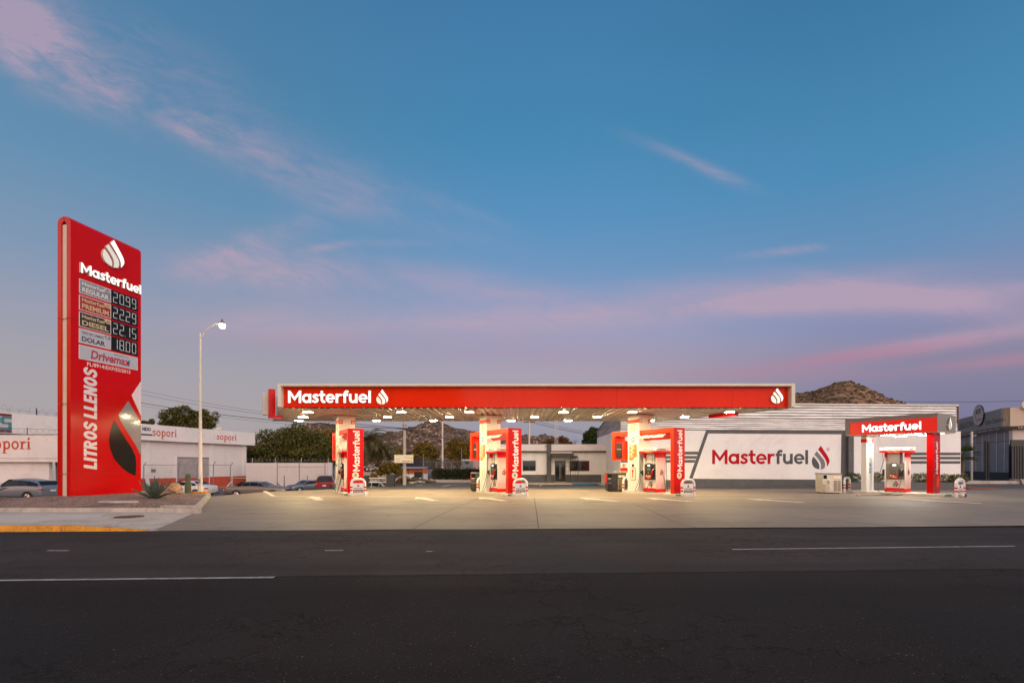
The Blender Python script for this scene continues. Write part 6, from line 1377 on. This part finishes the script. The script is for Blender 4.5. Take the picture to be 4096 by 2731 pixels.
# ================================================================== trees, hedge, palms
def limb(g, a, b, r0, r1, wob=.15, seed=0, m=BARK):
    rd = random.Random(seed); A, B = Vector(a), Vector(b); L_ = (B-A).length; pts = [A]
    for k in range(1, 5): pts.append(A+(B-A)*k/5+Vector((rd.uniform(-1, 1), rd.uniform(-1, 1), rd.uniform(-.5, .5)))*wob*L_*.3)
    pts.append(B); g.tube(pts, [r0+(r1-r0)*i/5 for i in range(6)], m, 6)
def tree(lab, px, Y, z0, th, cents, n, size, m, seed, name='tree', grp=None, tr=.22, cat='tree'):
    """cents given as pixel centre and radii at the tree's own distance"""
    X = (px-CX)/F*Y; t = thing(name, lab, cat, (X, Y, z0), 0, grp); cs = []; rd = random.Random(seed)
    for (cx, cy, rx, rz) in cents:
        x, z = (cx-CX)/F*Y-X, EYE+(HZ-cy)/F*Y-z0; a, b = rx/F*Y, rz/F*Y
        cs.append((x, rd.uniform(-.4, .4)*a, z, a, max(a, b)*.8, b))
        for _ in range(6): d = rd.uniform(0, 6.28); s_ = rd.uniform(.28, .5); cs.append((x+a*.8*math.cos(d), rd.uniform(-.7, .3)*a, z+b*.8*math.sin(d), a*s_, a*s_, b*s_))
    g = MB(); leaves(g, cs, n, size, m, seed); g.build('crown', t)
    g = MB(); limb(g, (0, 0, -.2), (0, 0, th), tr, tr*.7, .1, seed)
    for i, c in enumerate(cs[::2]): limb(g, (0, 0, th*.85), (c[0]*.9, c[1]*.9, c[2]), tr*.45, .03, .3, seed+i)
    g.build('trunk', t); return t, cs
tree('broad green tree rising behind the warehouse roof', 770, 88, -1.3, 3.5, [(690, 1668, 42, 32), (745, 1660, 42, 34), (800, 1672, 38, 32), (840, 1688, 30, 28), (862, 1664, 15, 18), (720, 1700, 60, 25), (810, 1705, 50, 22)], 16150, 0.182, LEAF, 1)
tree('small green treetop between price tower and warehouse letters', 600, 92, -1.3, 3.5, [(582, 1695, 22, 12), (608, 1688, 12, 12), (650, 1697, 14, 10)], 1710, 0.154, LEAF, 2, tr=.15)
t_, cs = tree('huge dense bush tree above the whitewashed block wall', 1130, 74, -1.3, 2.0, [(1050, 1790, 70, 62), (1120, 1770, 72, 60), (1190, 1762, 70, 62), (1250, 1790, 70, 60), (1150, 1820, 120, 40), (1040, 1840, 60, 40), (1300, 1810, 60, 50)], 28500, 0.168, LEAF, 3, tr=.3)
g = MB(); rd = random.Random(3)
for i in range(170):
    a = rd.uniform(-1, 1); x = a*6.5+ (1120-1130)/F*74; z0_ = 4.6-1.0*a*a; g.tube([(x, rd.uniform(-2, 1), z0_), (x+rd.uniform(-.5, .5), rd.uniform(-2, 1), z0_+rd.uniform(.6, 1.2)), (x+rd.uniform(-1.1, 1.1)+a*.4, rd.uniform(-2, 1), z0_+rd.uniform(1.1, 2.3))], [.03, .02, .01], TWIG, 3, False)
g.build('bare_twigs', t_)
tree('green brown tree behind pillar 01 and the hanging frame', 1350, 80, -1.3, 2.0, [(1300, 1750, 45, 36), (1345, 1768, 55, 40), (1330, 1800, 70, 40)], 9880, 0.168, LEAFY, 4)
tree('tall yellow green tree between the concrete pole and the thin pole', 1698, 78, -1, 2.5, [(1700, 1792, 34, 24), (1680, 1815, 36, 26), (1722, 1812, 34, 28), (1700, 1840, 42, 24)], 7980, 0.154, LEAFY, 5, grp='yellow green trees before the rocky hill')
tree('round yellow green tree right of the thin cream pole', 1835, 76, -1, 2.5, [(1822, 1782, 34, 26), (1855, 1796, 36, 28), (1800, 1806, 26, 26), (1880, 1815, 30, 24), (1835, 1825, 40, 24)], 9120, 0.154, LEAFY, 6, grp='yellow green trees before the rocky hill')
tree('small dark tree behind the palm and the concrete pole', 1600, 82, -1, 2.0, [(1600, 1810, 22, 20), (1640, 1830, 30, 22), (1575, 1830, 26, 20)], 4560, 0.154, LEAFY, 7)
tree('dark green rounded tree behind the office roof', 2385, 70, 0, 2.5, [(2352, 1745, 20, 22), (2378, 1732, 24, 24), (2412, 1736, 24, 22), (2345, 1770, 18, 18), (2395, 1765, 38, 24), (2425, 1728, 12, 12)], 12350, 0.140, LEAFD, 8)
t_, cs = tree('rusty leaved scrub behind the office roof by the lattice mast', 2250, 72, 0, 1.5, [(2215, 1768, 26, 16), (2250, 1765, 26, 18), (2275, 1776, 18, 10), (2180, 1776, 18, 10)], 4940, 0.126, LEAFR, 9)
g = MB()
for i in range(60): x = rd.uniform(-1.4, 2.2); z0_ = 3.6; g.tube([(x, 0, z0_), (x+rd.uniform(-.5, .6), 0, z0_+rd.uniform(.8, 1.9)), (x+rd.uniform(-.9, 1.2), 0, z0_+rd.uniform(1.2, 2.6))], [.025, .015, .008], TWIG, 3, False)
g.build('bare_twigs', t_)
tree('leafy bush at the foot of the concrete pole', 1565, 50, -1.2, .6, [(1545, 1875, 26, 20), (1575, 1868, 26, 20), (1592, 1885, 20, 18), (1520, 1888, 18, 14), (1495, 1902, 14, 12), (1605, 1890, 14, 14)], 6840, 0.091, LEAFY, 10, name='bush', cat='bush', tr=.07)
def palm(lab, px, Y, z0, ztop_px, fl, n, seed, tr=.22, up=0):
    X = (px-CX)/F*Y; zt_ = EYE+(HZ-ztop_px)/F*Y-z0; t = thing('palm_tree', lab, 'palm tree', (X, Y, z0)); rd = random.Random(seed)
    g = MB(); limb(g, (0, 0, -.2), (0, 0, zt_), tr*1.2, tr, .05, seed); g.build('trunk', t)
    g = MB()
    for i in range(n):
        a = i*2.39996+rd.uniform(-.2, .2); e0 = R(rd.uniform(-25, 80)) if not up else R(rd.uniform(0, 85)); L_ = fl*rd.uniform(.8, 1.1); d = Vector((math.cos(a), math.sin(a), 0)); p = Vector((0, 0, zt_)); pts = [p.copy()]; e = e0
        for k in range(9): e -= R(9+3*rd.random()); p = p+(d*math.cos(e)+Vector((0, 0, math.sin(e))))*L_/9; pts.append(p.copy())
        g.tube(pts, [.03-.0025*k for k in range(10)], PALM, 3, False)
        sd = Vector((-d.y, d.x, 0))
        for k in range(1, 10):
            for s_ in (-1, 1):
                for h_ in (0, .5):
                    b = pts[k-1].lerp(pts[k], h_); ll = fl*.24*(1-.55*abs(k-4)/6); dirn = (pts[k]-pts[k-1]).normalized()
                    tip = b+sd*s_*ll*.75+dirn*ll*.6-Vector((0, 0, ll*(.35+.2*rd.random()))); w_ = dirn*.045*fl/2.6
                    g.add([tuple(b-w_), tuple(b+w_), tuple(tip)], [(0, 1, 2)], PALM)
    g.build('fronds', t); return t
palm('shaggy palm beside the leftmost pylon, fronds against the sky', 1462, 60, -1.2, 1765, 3.6, 46, 1)
palm('lower shaggy palm left of the concrete pole', 1530, 64, -1.2, 1800, 3.2, 46, 2)
palm('drooping palm behind the first shaggy palm', 1445, 66, -1.2, 1800, 3.4, 40, 3)
def fanpalm(lab, loc, s_, seed):
    t = thing('fan_palm', lab, 'palm tree', loc); rd = random.Random(seed); g = MB(); g.tube([(0, 0, -.1), (.05, 0, loc[2]*0+1.9)], .13, BARK, 8); g.build('trunk', t); g = MB()
    for i in range(20):
        a = i*2.4; e = R(rd.uniform(-35, 60)); d = Vector((math.cos(a)*math.cos(e), math.sin(a)*math.cos(e), math.sin(e))); b = Vector((.05, 0, 1.9))+d*.45*s_; g.tube([(.05, 0, 1.9), tuple(b)], .015, LEAFD, 4)
        sd = d.cross(Vector((0, 0, 1))).normalized()
        for k in range(-7, 8): an = k*.19; q = (d*math.cos(an)+sd*math.sin(an)); tip = b+q*.62*s_-Vector((0, 0, .10*abs(k)/7)); w_ = sd.cross(q)*.0+ (sd*math.cos(an)-d*math.sin(an))*.03; g.add([tuple(b), tuple(b+q*.3*s_+w_), tuple(tip), tuple(b+q*.3*s_-w_)], [(0, 1, 2, 3)], LEAFD)
    g.build('fronds', t)
fanpalm('small fan palm peeking out from the striped wall end', ((3848-CX)/F*38.9, 38.9, .6), 1.15, 4)
fanpalm('green fan palm behind the hedge by the pale hut wall', ((1735-CX)/F*56, 56, -.2), 1.0, 6)

# hedge on its low wall, hut walls, mesh fence
g = MB(); Yh = 47.0; hx0, hx1 = (1728-CX)/F*Yh, (1935-CX)/F*Yh; g.box(hx0, hx1, Yh-.6, Yh+1.6, -.05, .22, CONC); g.box(hx0-1.6, hx1, Yh-1.6, Yh-.62, -.05, .10, CONC); tag(g.build('hedge_kerb'), 'low concrete kerb wall in front of the long hedge', 'kerb wall')
g = MB(); cs = []; rd = random.Random(8); i = hx0+.3
while i < hx1: cs.append((i, Yh+.3, .80, .42, .5, .58+rd.uniform(-.06, .05))); i += .35
leaves(g, cs, 9000, .075, leafmat('hedge_leaf', (.012, .016, .004, 1), (.065, .070, .018, 1)), 5); tag(g.build('hedge'), 'long dark clipped hedge beside the yard', 'hedge')
t = thing('chain_link_fence', 'overgrown mesh fence with thin posts above the hedge', 'fence', ((1693-CX)/F*49, 49, 0))
for px, tp, r_ in ((1693, 1817, .03), (1745, 1846, .025), (1806, 1846, .025), (1846, 1793, .03)):
    g = MB(); x = (px-1693)/F*49; g.tube([(x, 0, 0), (x, 0, EYE+(HZ-tp)/F*49)], r_, PSTEEL, 6); g.build('post', t)
g = MB(); x = (1846-1693)/F*49; z_ = EYE+(HZ-1848)/F*49; g.tube([(0, 0, z_), (x, 0, z_)], .02, GREYM, 5); g.build('rail', t); g = MB(); g.add([(0, .01, 0), (x, .01, 0), (x, .01, z_+.4), (0, .01, z_+.4)], [(0, 1, 2, 3)], LINK); leaves(g, [(x*f, .1, z_-.1, .8, .15, .32) for f in (.1, .25, .4, .55, .7, .85, .95)], 700, .07, TWIG, 2); g.build('wire_mesh', t)
g = MB(); x0 = (1849-CX)/F*50; g.box(x0, x0+1.8, 50, 52, 0, EYE+(HZ-1835)/F*50, BLW); g.box(x0-.04, x0+1.85, 49.96, 52.05, EYE+(HZ-1842)/F*50, EYE+(HZ-1839)/F*50, WALLW); V = [(x0+.50+.26*math.cos(a*.4)*(1+.15*math.sin(a*3)), 1.95+.22*math.sin(a*.4)) for a in range(16)]; g.prism(V, 49.98, 49.995, DGREY)
tag(g.build('hut'), 'small lavender hut wall with a dark painted tank behind the hedge', 'hut')
g = MB(); x0 = (1892-CX)/F*49.3; g.box(x0, x0+1.7, 49.3, 49.5, 0, EYE+(HZ-1843)/F*49.3, mat('pinkish_wall', (.5, .36, .32, 1), .8)); tag(g.build('low_wall'), 'pinkish wall end beside the lavender hut', 'wall')
for lab, px, Y, tp, r_, m in [('thick pale concrete utility pole carrying the billboard', 1618, 40.2, 8.2, .135, CPOLE), ('thin cream pole rising from the hedge', 1770, 50.5, 8.4, .095, POLEC), ('wooden utility pole with crossarm behind the office', 2117, 75, 8.7, .16, POLEC)]:
    t = thing('utility_pole', lab, 'utility pole', ((px-CX)/F*Y, Y, 0)); g = MB(); g.tube([(0, 0, -.2), (0, 0, tp)], [r_*1.15, r_*.8], m, 10); g.build('shaft', t)
    if Y == 75: g = MB(); g.box(-.95, .95, -.08, .08, 8.35, 8.5, WOOD); [g.lathe([(.03, 0), (.05, .08), (.04, .16), (0, .18)], GREYM, 8, (q_, 0, 8.5)) for q_ in (-.8, .1, .8)]; g.build('crossarm', t)
    if Y == 40.2: g = MB(); g.box(-.16, .30, -.2, .1, 4.7, 4.8, BLACK); g.tube([(-.5, -.2, 4.75), (.3, -.2, 4.7)], .03, BLACK, 5); g.box(-.17, .17, -.17, .17, 4.98, 5.06, GREYM); g.build('cable_bracket', t)
t = thing('utility_pole', 'pale utility pole with two crossarms in front of the dark tree', 'utility pole', ((2414-CX)/F*62, 62, 0)); g = MB(); g.tube([(0, 0, 0), (0, 0, 5.6)], .11, CPOLE, 8); g.build('shaft', t); g = MB(); g.box(-.55, .55, -.05, .05, 5.38, 5.48, OFFW); g.box(-.5, .5, -.05, .05, 4.83, 4.92, OFFW); [g.lathe([(.05, 0), (.07, .08), (0, .15)], PAPER, 8, (q_, 0, 5.48)) for q_ in (-.5, 0, .5)]; g.build('crossarm', t)
t = thing('utility_pole', 'tall utility pole hidden behind the price tower', 'utility pole', ((455-CX)/F*62, 62, GZ)); g = MB(); g.tube([(0, 0, 0), (0, 0, 14)], .16, CPOLE, 8); g.build('shaft', t); g = MB(); g.box(-.9, .9, -.06, .06, 12.6, 12.75, WOOD); g.build('crossarm', t)
t = thing('lattice_mast', 'slim white lattice radio mast behind the office', 'mast', ((2225.5-CX)/F*58, 58, 0)); g = MB()
for q_ in (-.18, .18): g.tube([(q_, 0, 0), (q_, 0, 9)], .025, OFFW, 5)
g.tube([(0, .3, 0), (0, .3, 9)], .025, OFFW, 5)
for i in range(30): s_ = -1 if i % 2 else 1; g.tube([(-.18*s_, 0, .3*i), (.18*s_, 0, .3*i+.3)], .012, OFFW, 4); g.tube([(-.18*s_, 0, .3*i), (0, .3, .3*i+.3)], .012, OFFW, 4)
g.build('lattice', t)
# billboard on the concrete pole
t = thing('billboard', 'small weathered white notice board fixed to the concrete pole', 'sign board', (onz(1618, 1939, 0).x, 39.9, 0)); g = MB(); x0, x1 = (1580-1618)/F*39.9, (1655-1618)/F*39.9; z0_, z1_ = EYE+(HZ-1850)/F*39.9, EYE+(HZ-1818)/F*39.9
g.box(x0, x1, -.08, -.03, z0_, z1_, PAPER); g.text('254 07 03', x0+1.06, x1-.06, z0_+.06, z0_+.17, -.083, DKT, .02); g.text('-388', x1-.25, x1-.06, z0_+.34, z0_+.42, -.083, DKT, .02); g.text('SERVICIO DE', x0+.85, x0+1.25, z0_+.45, z0_+.50, -.083, DKT); g.text('Pancho', x0+.68, x0+1.02, z0_+.06, z0_+.20, -.083, DKT, .01, .3)
for i in range(4): g.box(x0+.1, x0+.45, -.084, -.082, z0_+.12+.07*i, z0_+.13+.07*i, GREYV)
g.box(x0-.02, x1+.02, -.075, -.025, z0_-.03, z0_-.001, GREYM); g.build('board', t)
# wires
def cable(lab, pts, r=.018, grp='overhead cables'):
    P_ = [at(*p) for p in pts]; out = []
    for a, b in zip(P_, P_[1:]):
        for k in range(12): f = k/12; out.append(a.lerp(b, f)-Vector((0, 0, (b-a).length*.012*4*f*(1-f))))
    out.append(P_[-1]); g = MB(); g.tube(out, r, WIREB, 5); return tag(g.build('overhead_cable'), lab, 'cable', grp)
cable('thickest black cable, lowest of the bundle left of the canopy', [(455, 1590, 62), (1618, 1716, 40.2), (1905, 1770, 52)], .03)
cable('upper thin cable crossing the sky left of the canopy', [(455, 1535, 62), (1618, 1712, 40.2)], .013)
cable('middle thin cable of the bundle left of the canopy', [(455, 1552, 62), (1618, 1713.5, 40.2), (1905, 1758, 52)], .016)
cable('faint cable just above the thickest one', [(455, 1602, 62), (1618, 1724, 40.2)], .012)
cable('upper wire from the office utility pole to the dark tree', [(2137, 1680, 75), (2330, 1724, 72)], .022); cable('middle wire from the office utility pole to the dark tree', [(2117, 1682, 75), (2330, 1731, 72)], .022); cable('lowest wire from the office utility pole to the dark tree', [(2097, 1682, 75), (2330, 1734.5, 72)], .022)
cable('single high wire over the tyre shop at the right', [(3500, 1603, 60), (4300, 1597, 50)], .02)

# gate posts with white rails, tan wall, shack, junk
for lab, px, w_, tp in [('dark grey gate post next to the leftmost pylon', 1464, .37, 1901), ('wide dark grey gate post right of the white rails', 1560, .58, 1898)]:
    g = MB(); Y = 37.2; g.box(-w_/2, w_/2, 0, w_, -1.2, EYE+(HZ-tp)/F*Y, mat('dark_slate_paint', (.03, .033, .04, 1), .8, var=.1)); o = g.build('gate_pier', bevel=.01); o.location = ((px-CX)/F*Y, Y, 0); tag(o, lab, 'gate post', 'dark grey gate posts')
for lab, py in [('upper white rail between the dark grey gate posts', 1912), ('lower white rail between the dark grey gate posts', 1929)]:
    g = MB(); a, b = at(1474, py, 37.3), at(1557, py-1, 37.3); g.tube([a, b], .035, WHITE, 8); tag(g.build('white_rail'), lab, 'rail', 'white rails of the gate')
g = MB(); x0 = (1440-CX)/F*57; g.box(x0, x0+4.2, 57, 57.2, GZ, EYE+(HZ-1887)/F*57, mat('tan_wall', (.42, .33, .26, 1), .85)); tag(g.build('tan_wall'), 'plain tan wall between the leftmost pylon and the bush', 'wall')
sh = thing('shack', 'orange shack with grey sheet roof and dark opening behind the concrete pole', 'shack', ((1592-CX)/F*60, 60, GZ)); s6 = 60/F; zz = lambda py: EYE+(HZ-py)*s6-GZ
g = MB(); w_ = (1694-1592)*s6; g.box(0, w_, 0, 3, 0, zz(1895), WALLW); g.box(0, w_, -.02, 3, zz(1895)+.002, zz(1872), ORNG); g.box(1.3, 1.36, -.05, -.02, zz(1898), zz(1872), BLACK); g.box(2.05, w_-.1, -.06, -.021, .2, zz(1886), BLACK); g.build('wall', sh)
g = MB(); g.add([(-.3, -.5, zz(1874)), (w_+.3, -.5, zz(1872)), (w_+.2, 3, zz(1866)), (-.2, 3, zz(1867))], [(0, 1, 2, 3)], CORR); g.box(-.3, w_+.3, -.5, -.45, zz(1875), zz(1872.5), WOOD); g.build('roof', sh)
def junk(lab, px, py, Y, w_, h_, n, seed, name='scrap_pile'):
    rd = random.Random(seed); g = MB(); W1 = w_/F*Y
    for i in range(n):
        x = rd.uniform(0, W1); z = rd.uniform(0, h_/F*Y)*(1-.5*abs(x/W1-.5)); y = rd.uniform(-.8, .8); L_ = rd.uniform(.3, 1.4); m = rd.choice([WOOD, RUST, OFFW, GREYM, BLACK, WOOD, CREAM])
        g.M = Matrix.Translation((x, y, z)) @ Matrix.Rotation(rd.uniform(-.5, .5), 4, 'Y') @ Matrix.Rotation(rd.uniform(0, 3), 4, 'Z'); g.box(-L_/2, L_/2, -.05-.1*rd.random(), .05, 0, rd.uniform(.04, .22), m)
    g.M = Matrix(); g.box(0, W1, -.2, .4, -1.0, h_/F*Y*.35, WOOD)
    o = g.build(name); o.location = ((px-CX)/F*Y, Y, EYE+(HZ-py)/F*Y); tag(o, lab, 'scrap pile', None, 'stuff')
junk('heap of planks and scrap behind the tan wall', 1450, 1886, 58.5, 75, 30, 70, 1)
junk('stack of brown boards left of the billboard', 1530, 1858, 62, 48, 14, 36, 2)
junk('rubble and scrap at the foot of the dark gate post', 1578, 1938, 44, 90, 28, 60, 3)
junk('broken kerb stones and wood left of the hedge', 1640, 1932, 45, 90, 14, 40, 4)
g = MB(); g.prism([(0, 0), (9.5, 0), (7.8, 1.5), (3.4, 1.9)], 0, 5, mat('dark_tarp_roof', (.035, .03, .032, 1), .9)); o = g.build('dark_roof'); o.location = ((1478-CX)/F*70, 70, EYE+(HZ-1876)/F*70); tag(o, 'dark pitched roof behind the scrap heap', 'roof')
t = thing('yard_lamp', 'bright little white floodlight left of the billboard pole', 'lamp', (*at(1585, 1856, 56)[:2], -1.2)); zc = EYE+(HZ-1855)/F*56+1.2
g = MB(); g.tube([(0, .05, 0), (0, .05, zc)], .03, PSTEEL, 6); g.build('pole', t); g = MB(); g.blob((0, 0, zc), .12, mat('yard_lamp_glow', (.9, .9, .9, 1), .5, var=0, emis=(1, .98, .92, 1), es=40), 0, 0, 2); g.build('bulb', t)
g = MB(); g.box(-.4, .4, 0, .3, 0, .3, OFFW); o = g.build('roof_unit'); o.location = at(876, 1717, 66); tag(o, 'white box and vent on the warehouse parapet', 'roof unit')

# ================================================================== hills
from mathutils import noise as mn
def hill(name, lab, ridge, Y0, depth, m, seed, step=7, rough=1.0, nsc=2600, bsz=1, rk=1):
    pts = [((x-CX)/F*Y0, EYE+(HZ-y)/F*Y0) for x, y in ridge]; x0, x1 = pts[0][0], pts[-1][0]
    def rz(x):
        if x <= pts[0][0]: return max(0, pts[0][1]+(x-pts[0][0])*.5)
        for (a, za), (b, zb_) in zip(pts, pts[1:]):
            if x <= b: f = (x-a)/(b-a); f = f*f*(3-2*f)*.4+f*.6; return za+(zb_-za)*f
        return max(0, pts[-1][1]-(x-pts[-1][0])*.5)
    nx_ = int((x1-x0)/step); ny_ = int(depth*1.35/step); V = []
    for j in range(ny_+1):
        q = j/ny_*1.35
        for i in range(nx_+1):
            x = x0+(x1-x0)*i/nx_; s_ = q if q <= 1 else 1-(q-1)*1.2; y = Y0-depth+depth*q
            amp = max(0, rz(x*Y0/max(y, 50))); k_ = mn.fractal(Vector((x*.008+seed, y*.008, 0)), .8, 2.1, 5)
            kf = mn.fractal(Vector((x*.06+seed, y*.06, 3)), .7, 2.2, 4)
            z = amp*(s_**1.15)+k_*amp*.16*math.sin(math.pi*min(1, q))+kf*rough*1.5*(s_**.5)
            V.append((x, y, max(z, -3)))
    g = MB(); g.add(V, [(j*(nx_+1)+i, j*(nx_+1)+i+1, (j+1)*(nx_+1)+i+1, (j+1)*(nx_+1)+i) for j in range(ny_) for i in range(nx_)], m, False)
    rd = random.Random(int(seed*10)); bm = bmesh.new(); bmesh.ops.create_icosphere(bm, subdivisions=1, radius=1); bm.verts.index_update(); IV = [q.co.copy() for q in bm.verts]; IF = [tuple(q.index for q in f.verts) for f in bm.faces]; bm.free()
    nj = int(ny_/1.35)
    for _ in range(nsc):
        j = nj*(1-rd.random()**1.2*.9); i = rd.uniform(1, nx_-1); p = Vector(V[int(j)*(nx_+1)+int(i)])
        if p.z < 4: continue
        rock = mn.fractal(Vector((p.x*.02, p.y*.02, seed)), .8, 2, 3) > .25 and rd.random() < .6*rk or rd.random() < .08*rk; r_ = rd.uniform(.5, 1.15)*Y0/760*(1.7 if rock else 1.9)*bsz
        p += Vector((rd.uniform(-1, 1), rd.uniform(-1, 1), 0))*step*.5
        g.add([p+Vector((v.x*r_*1.25*rd.uniform(.75, 1.25), v.y*r_, v.z*r_*.8*rd.uniform(.75, 1.25))) for v in IV], IF, HROCK if rock else SCRUB)
    tag(g.build(name), lab, kind='structure')
hill('rocky_hill', 'rocky scrub hill behind the canopy', [(1330, 1790), (1400, 1770), (1488, 1747), (1526, 1736), (1568, 1723), (1591, 1727), (1628, 1711), (1660, 1706), (1689, 1693), (1718, 1682), (1752, 1681), (1785, 1697), (1823, 1709), (1900, 1725), (1990, 1735), (2091, 1738), (2147, 1744), (2176, 1737), (2218, 1748), (2272, 1766), (2350, 1800), (2450, 1840)], 760, 420, HILL, 1.3, 5)
hill('far_rocky_hill', 'far rocky hill behind pillar 01', [(900, 1800), (1050, 1765), (1150, 1725), (1211, 1700), (1274, 1689), (1336, 1695), (1390, 1730), (1450, 1780), (1560, 1830)], 900, 400, HILL, 5.1, 7)
hill('brown_hill', 'brown scrub hill behind the station hall', [(2500, 1760), (2700, 1700), (2900, 1640), (3100, 1590), (3181, 1573), (3247, 1562), (3285, 1548), (3351, 1527), (3396, 1526), (3445, 1541), (3499, 1562), (3557, 1590), (3611, 1612), (3673, 1645), (3780, 1685), (3826, 1684), (3880, 1698), (3940, 1760), (4000, 1830)], 420, 260, HILLR, 9.7, 3.2, .8, 4200, 1.0, .25)
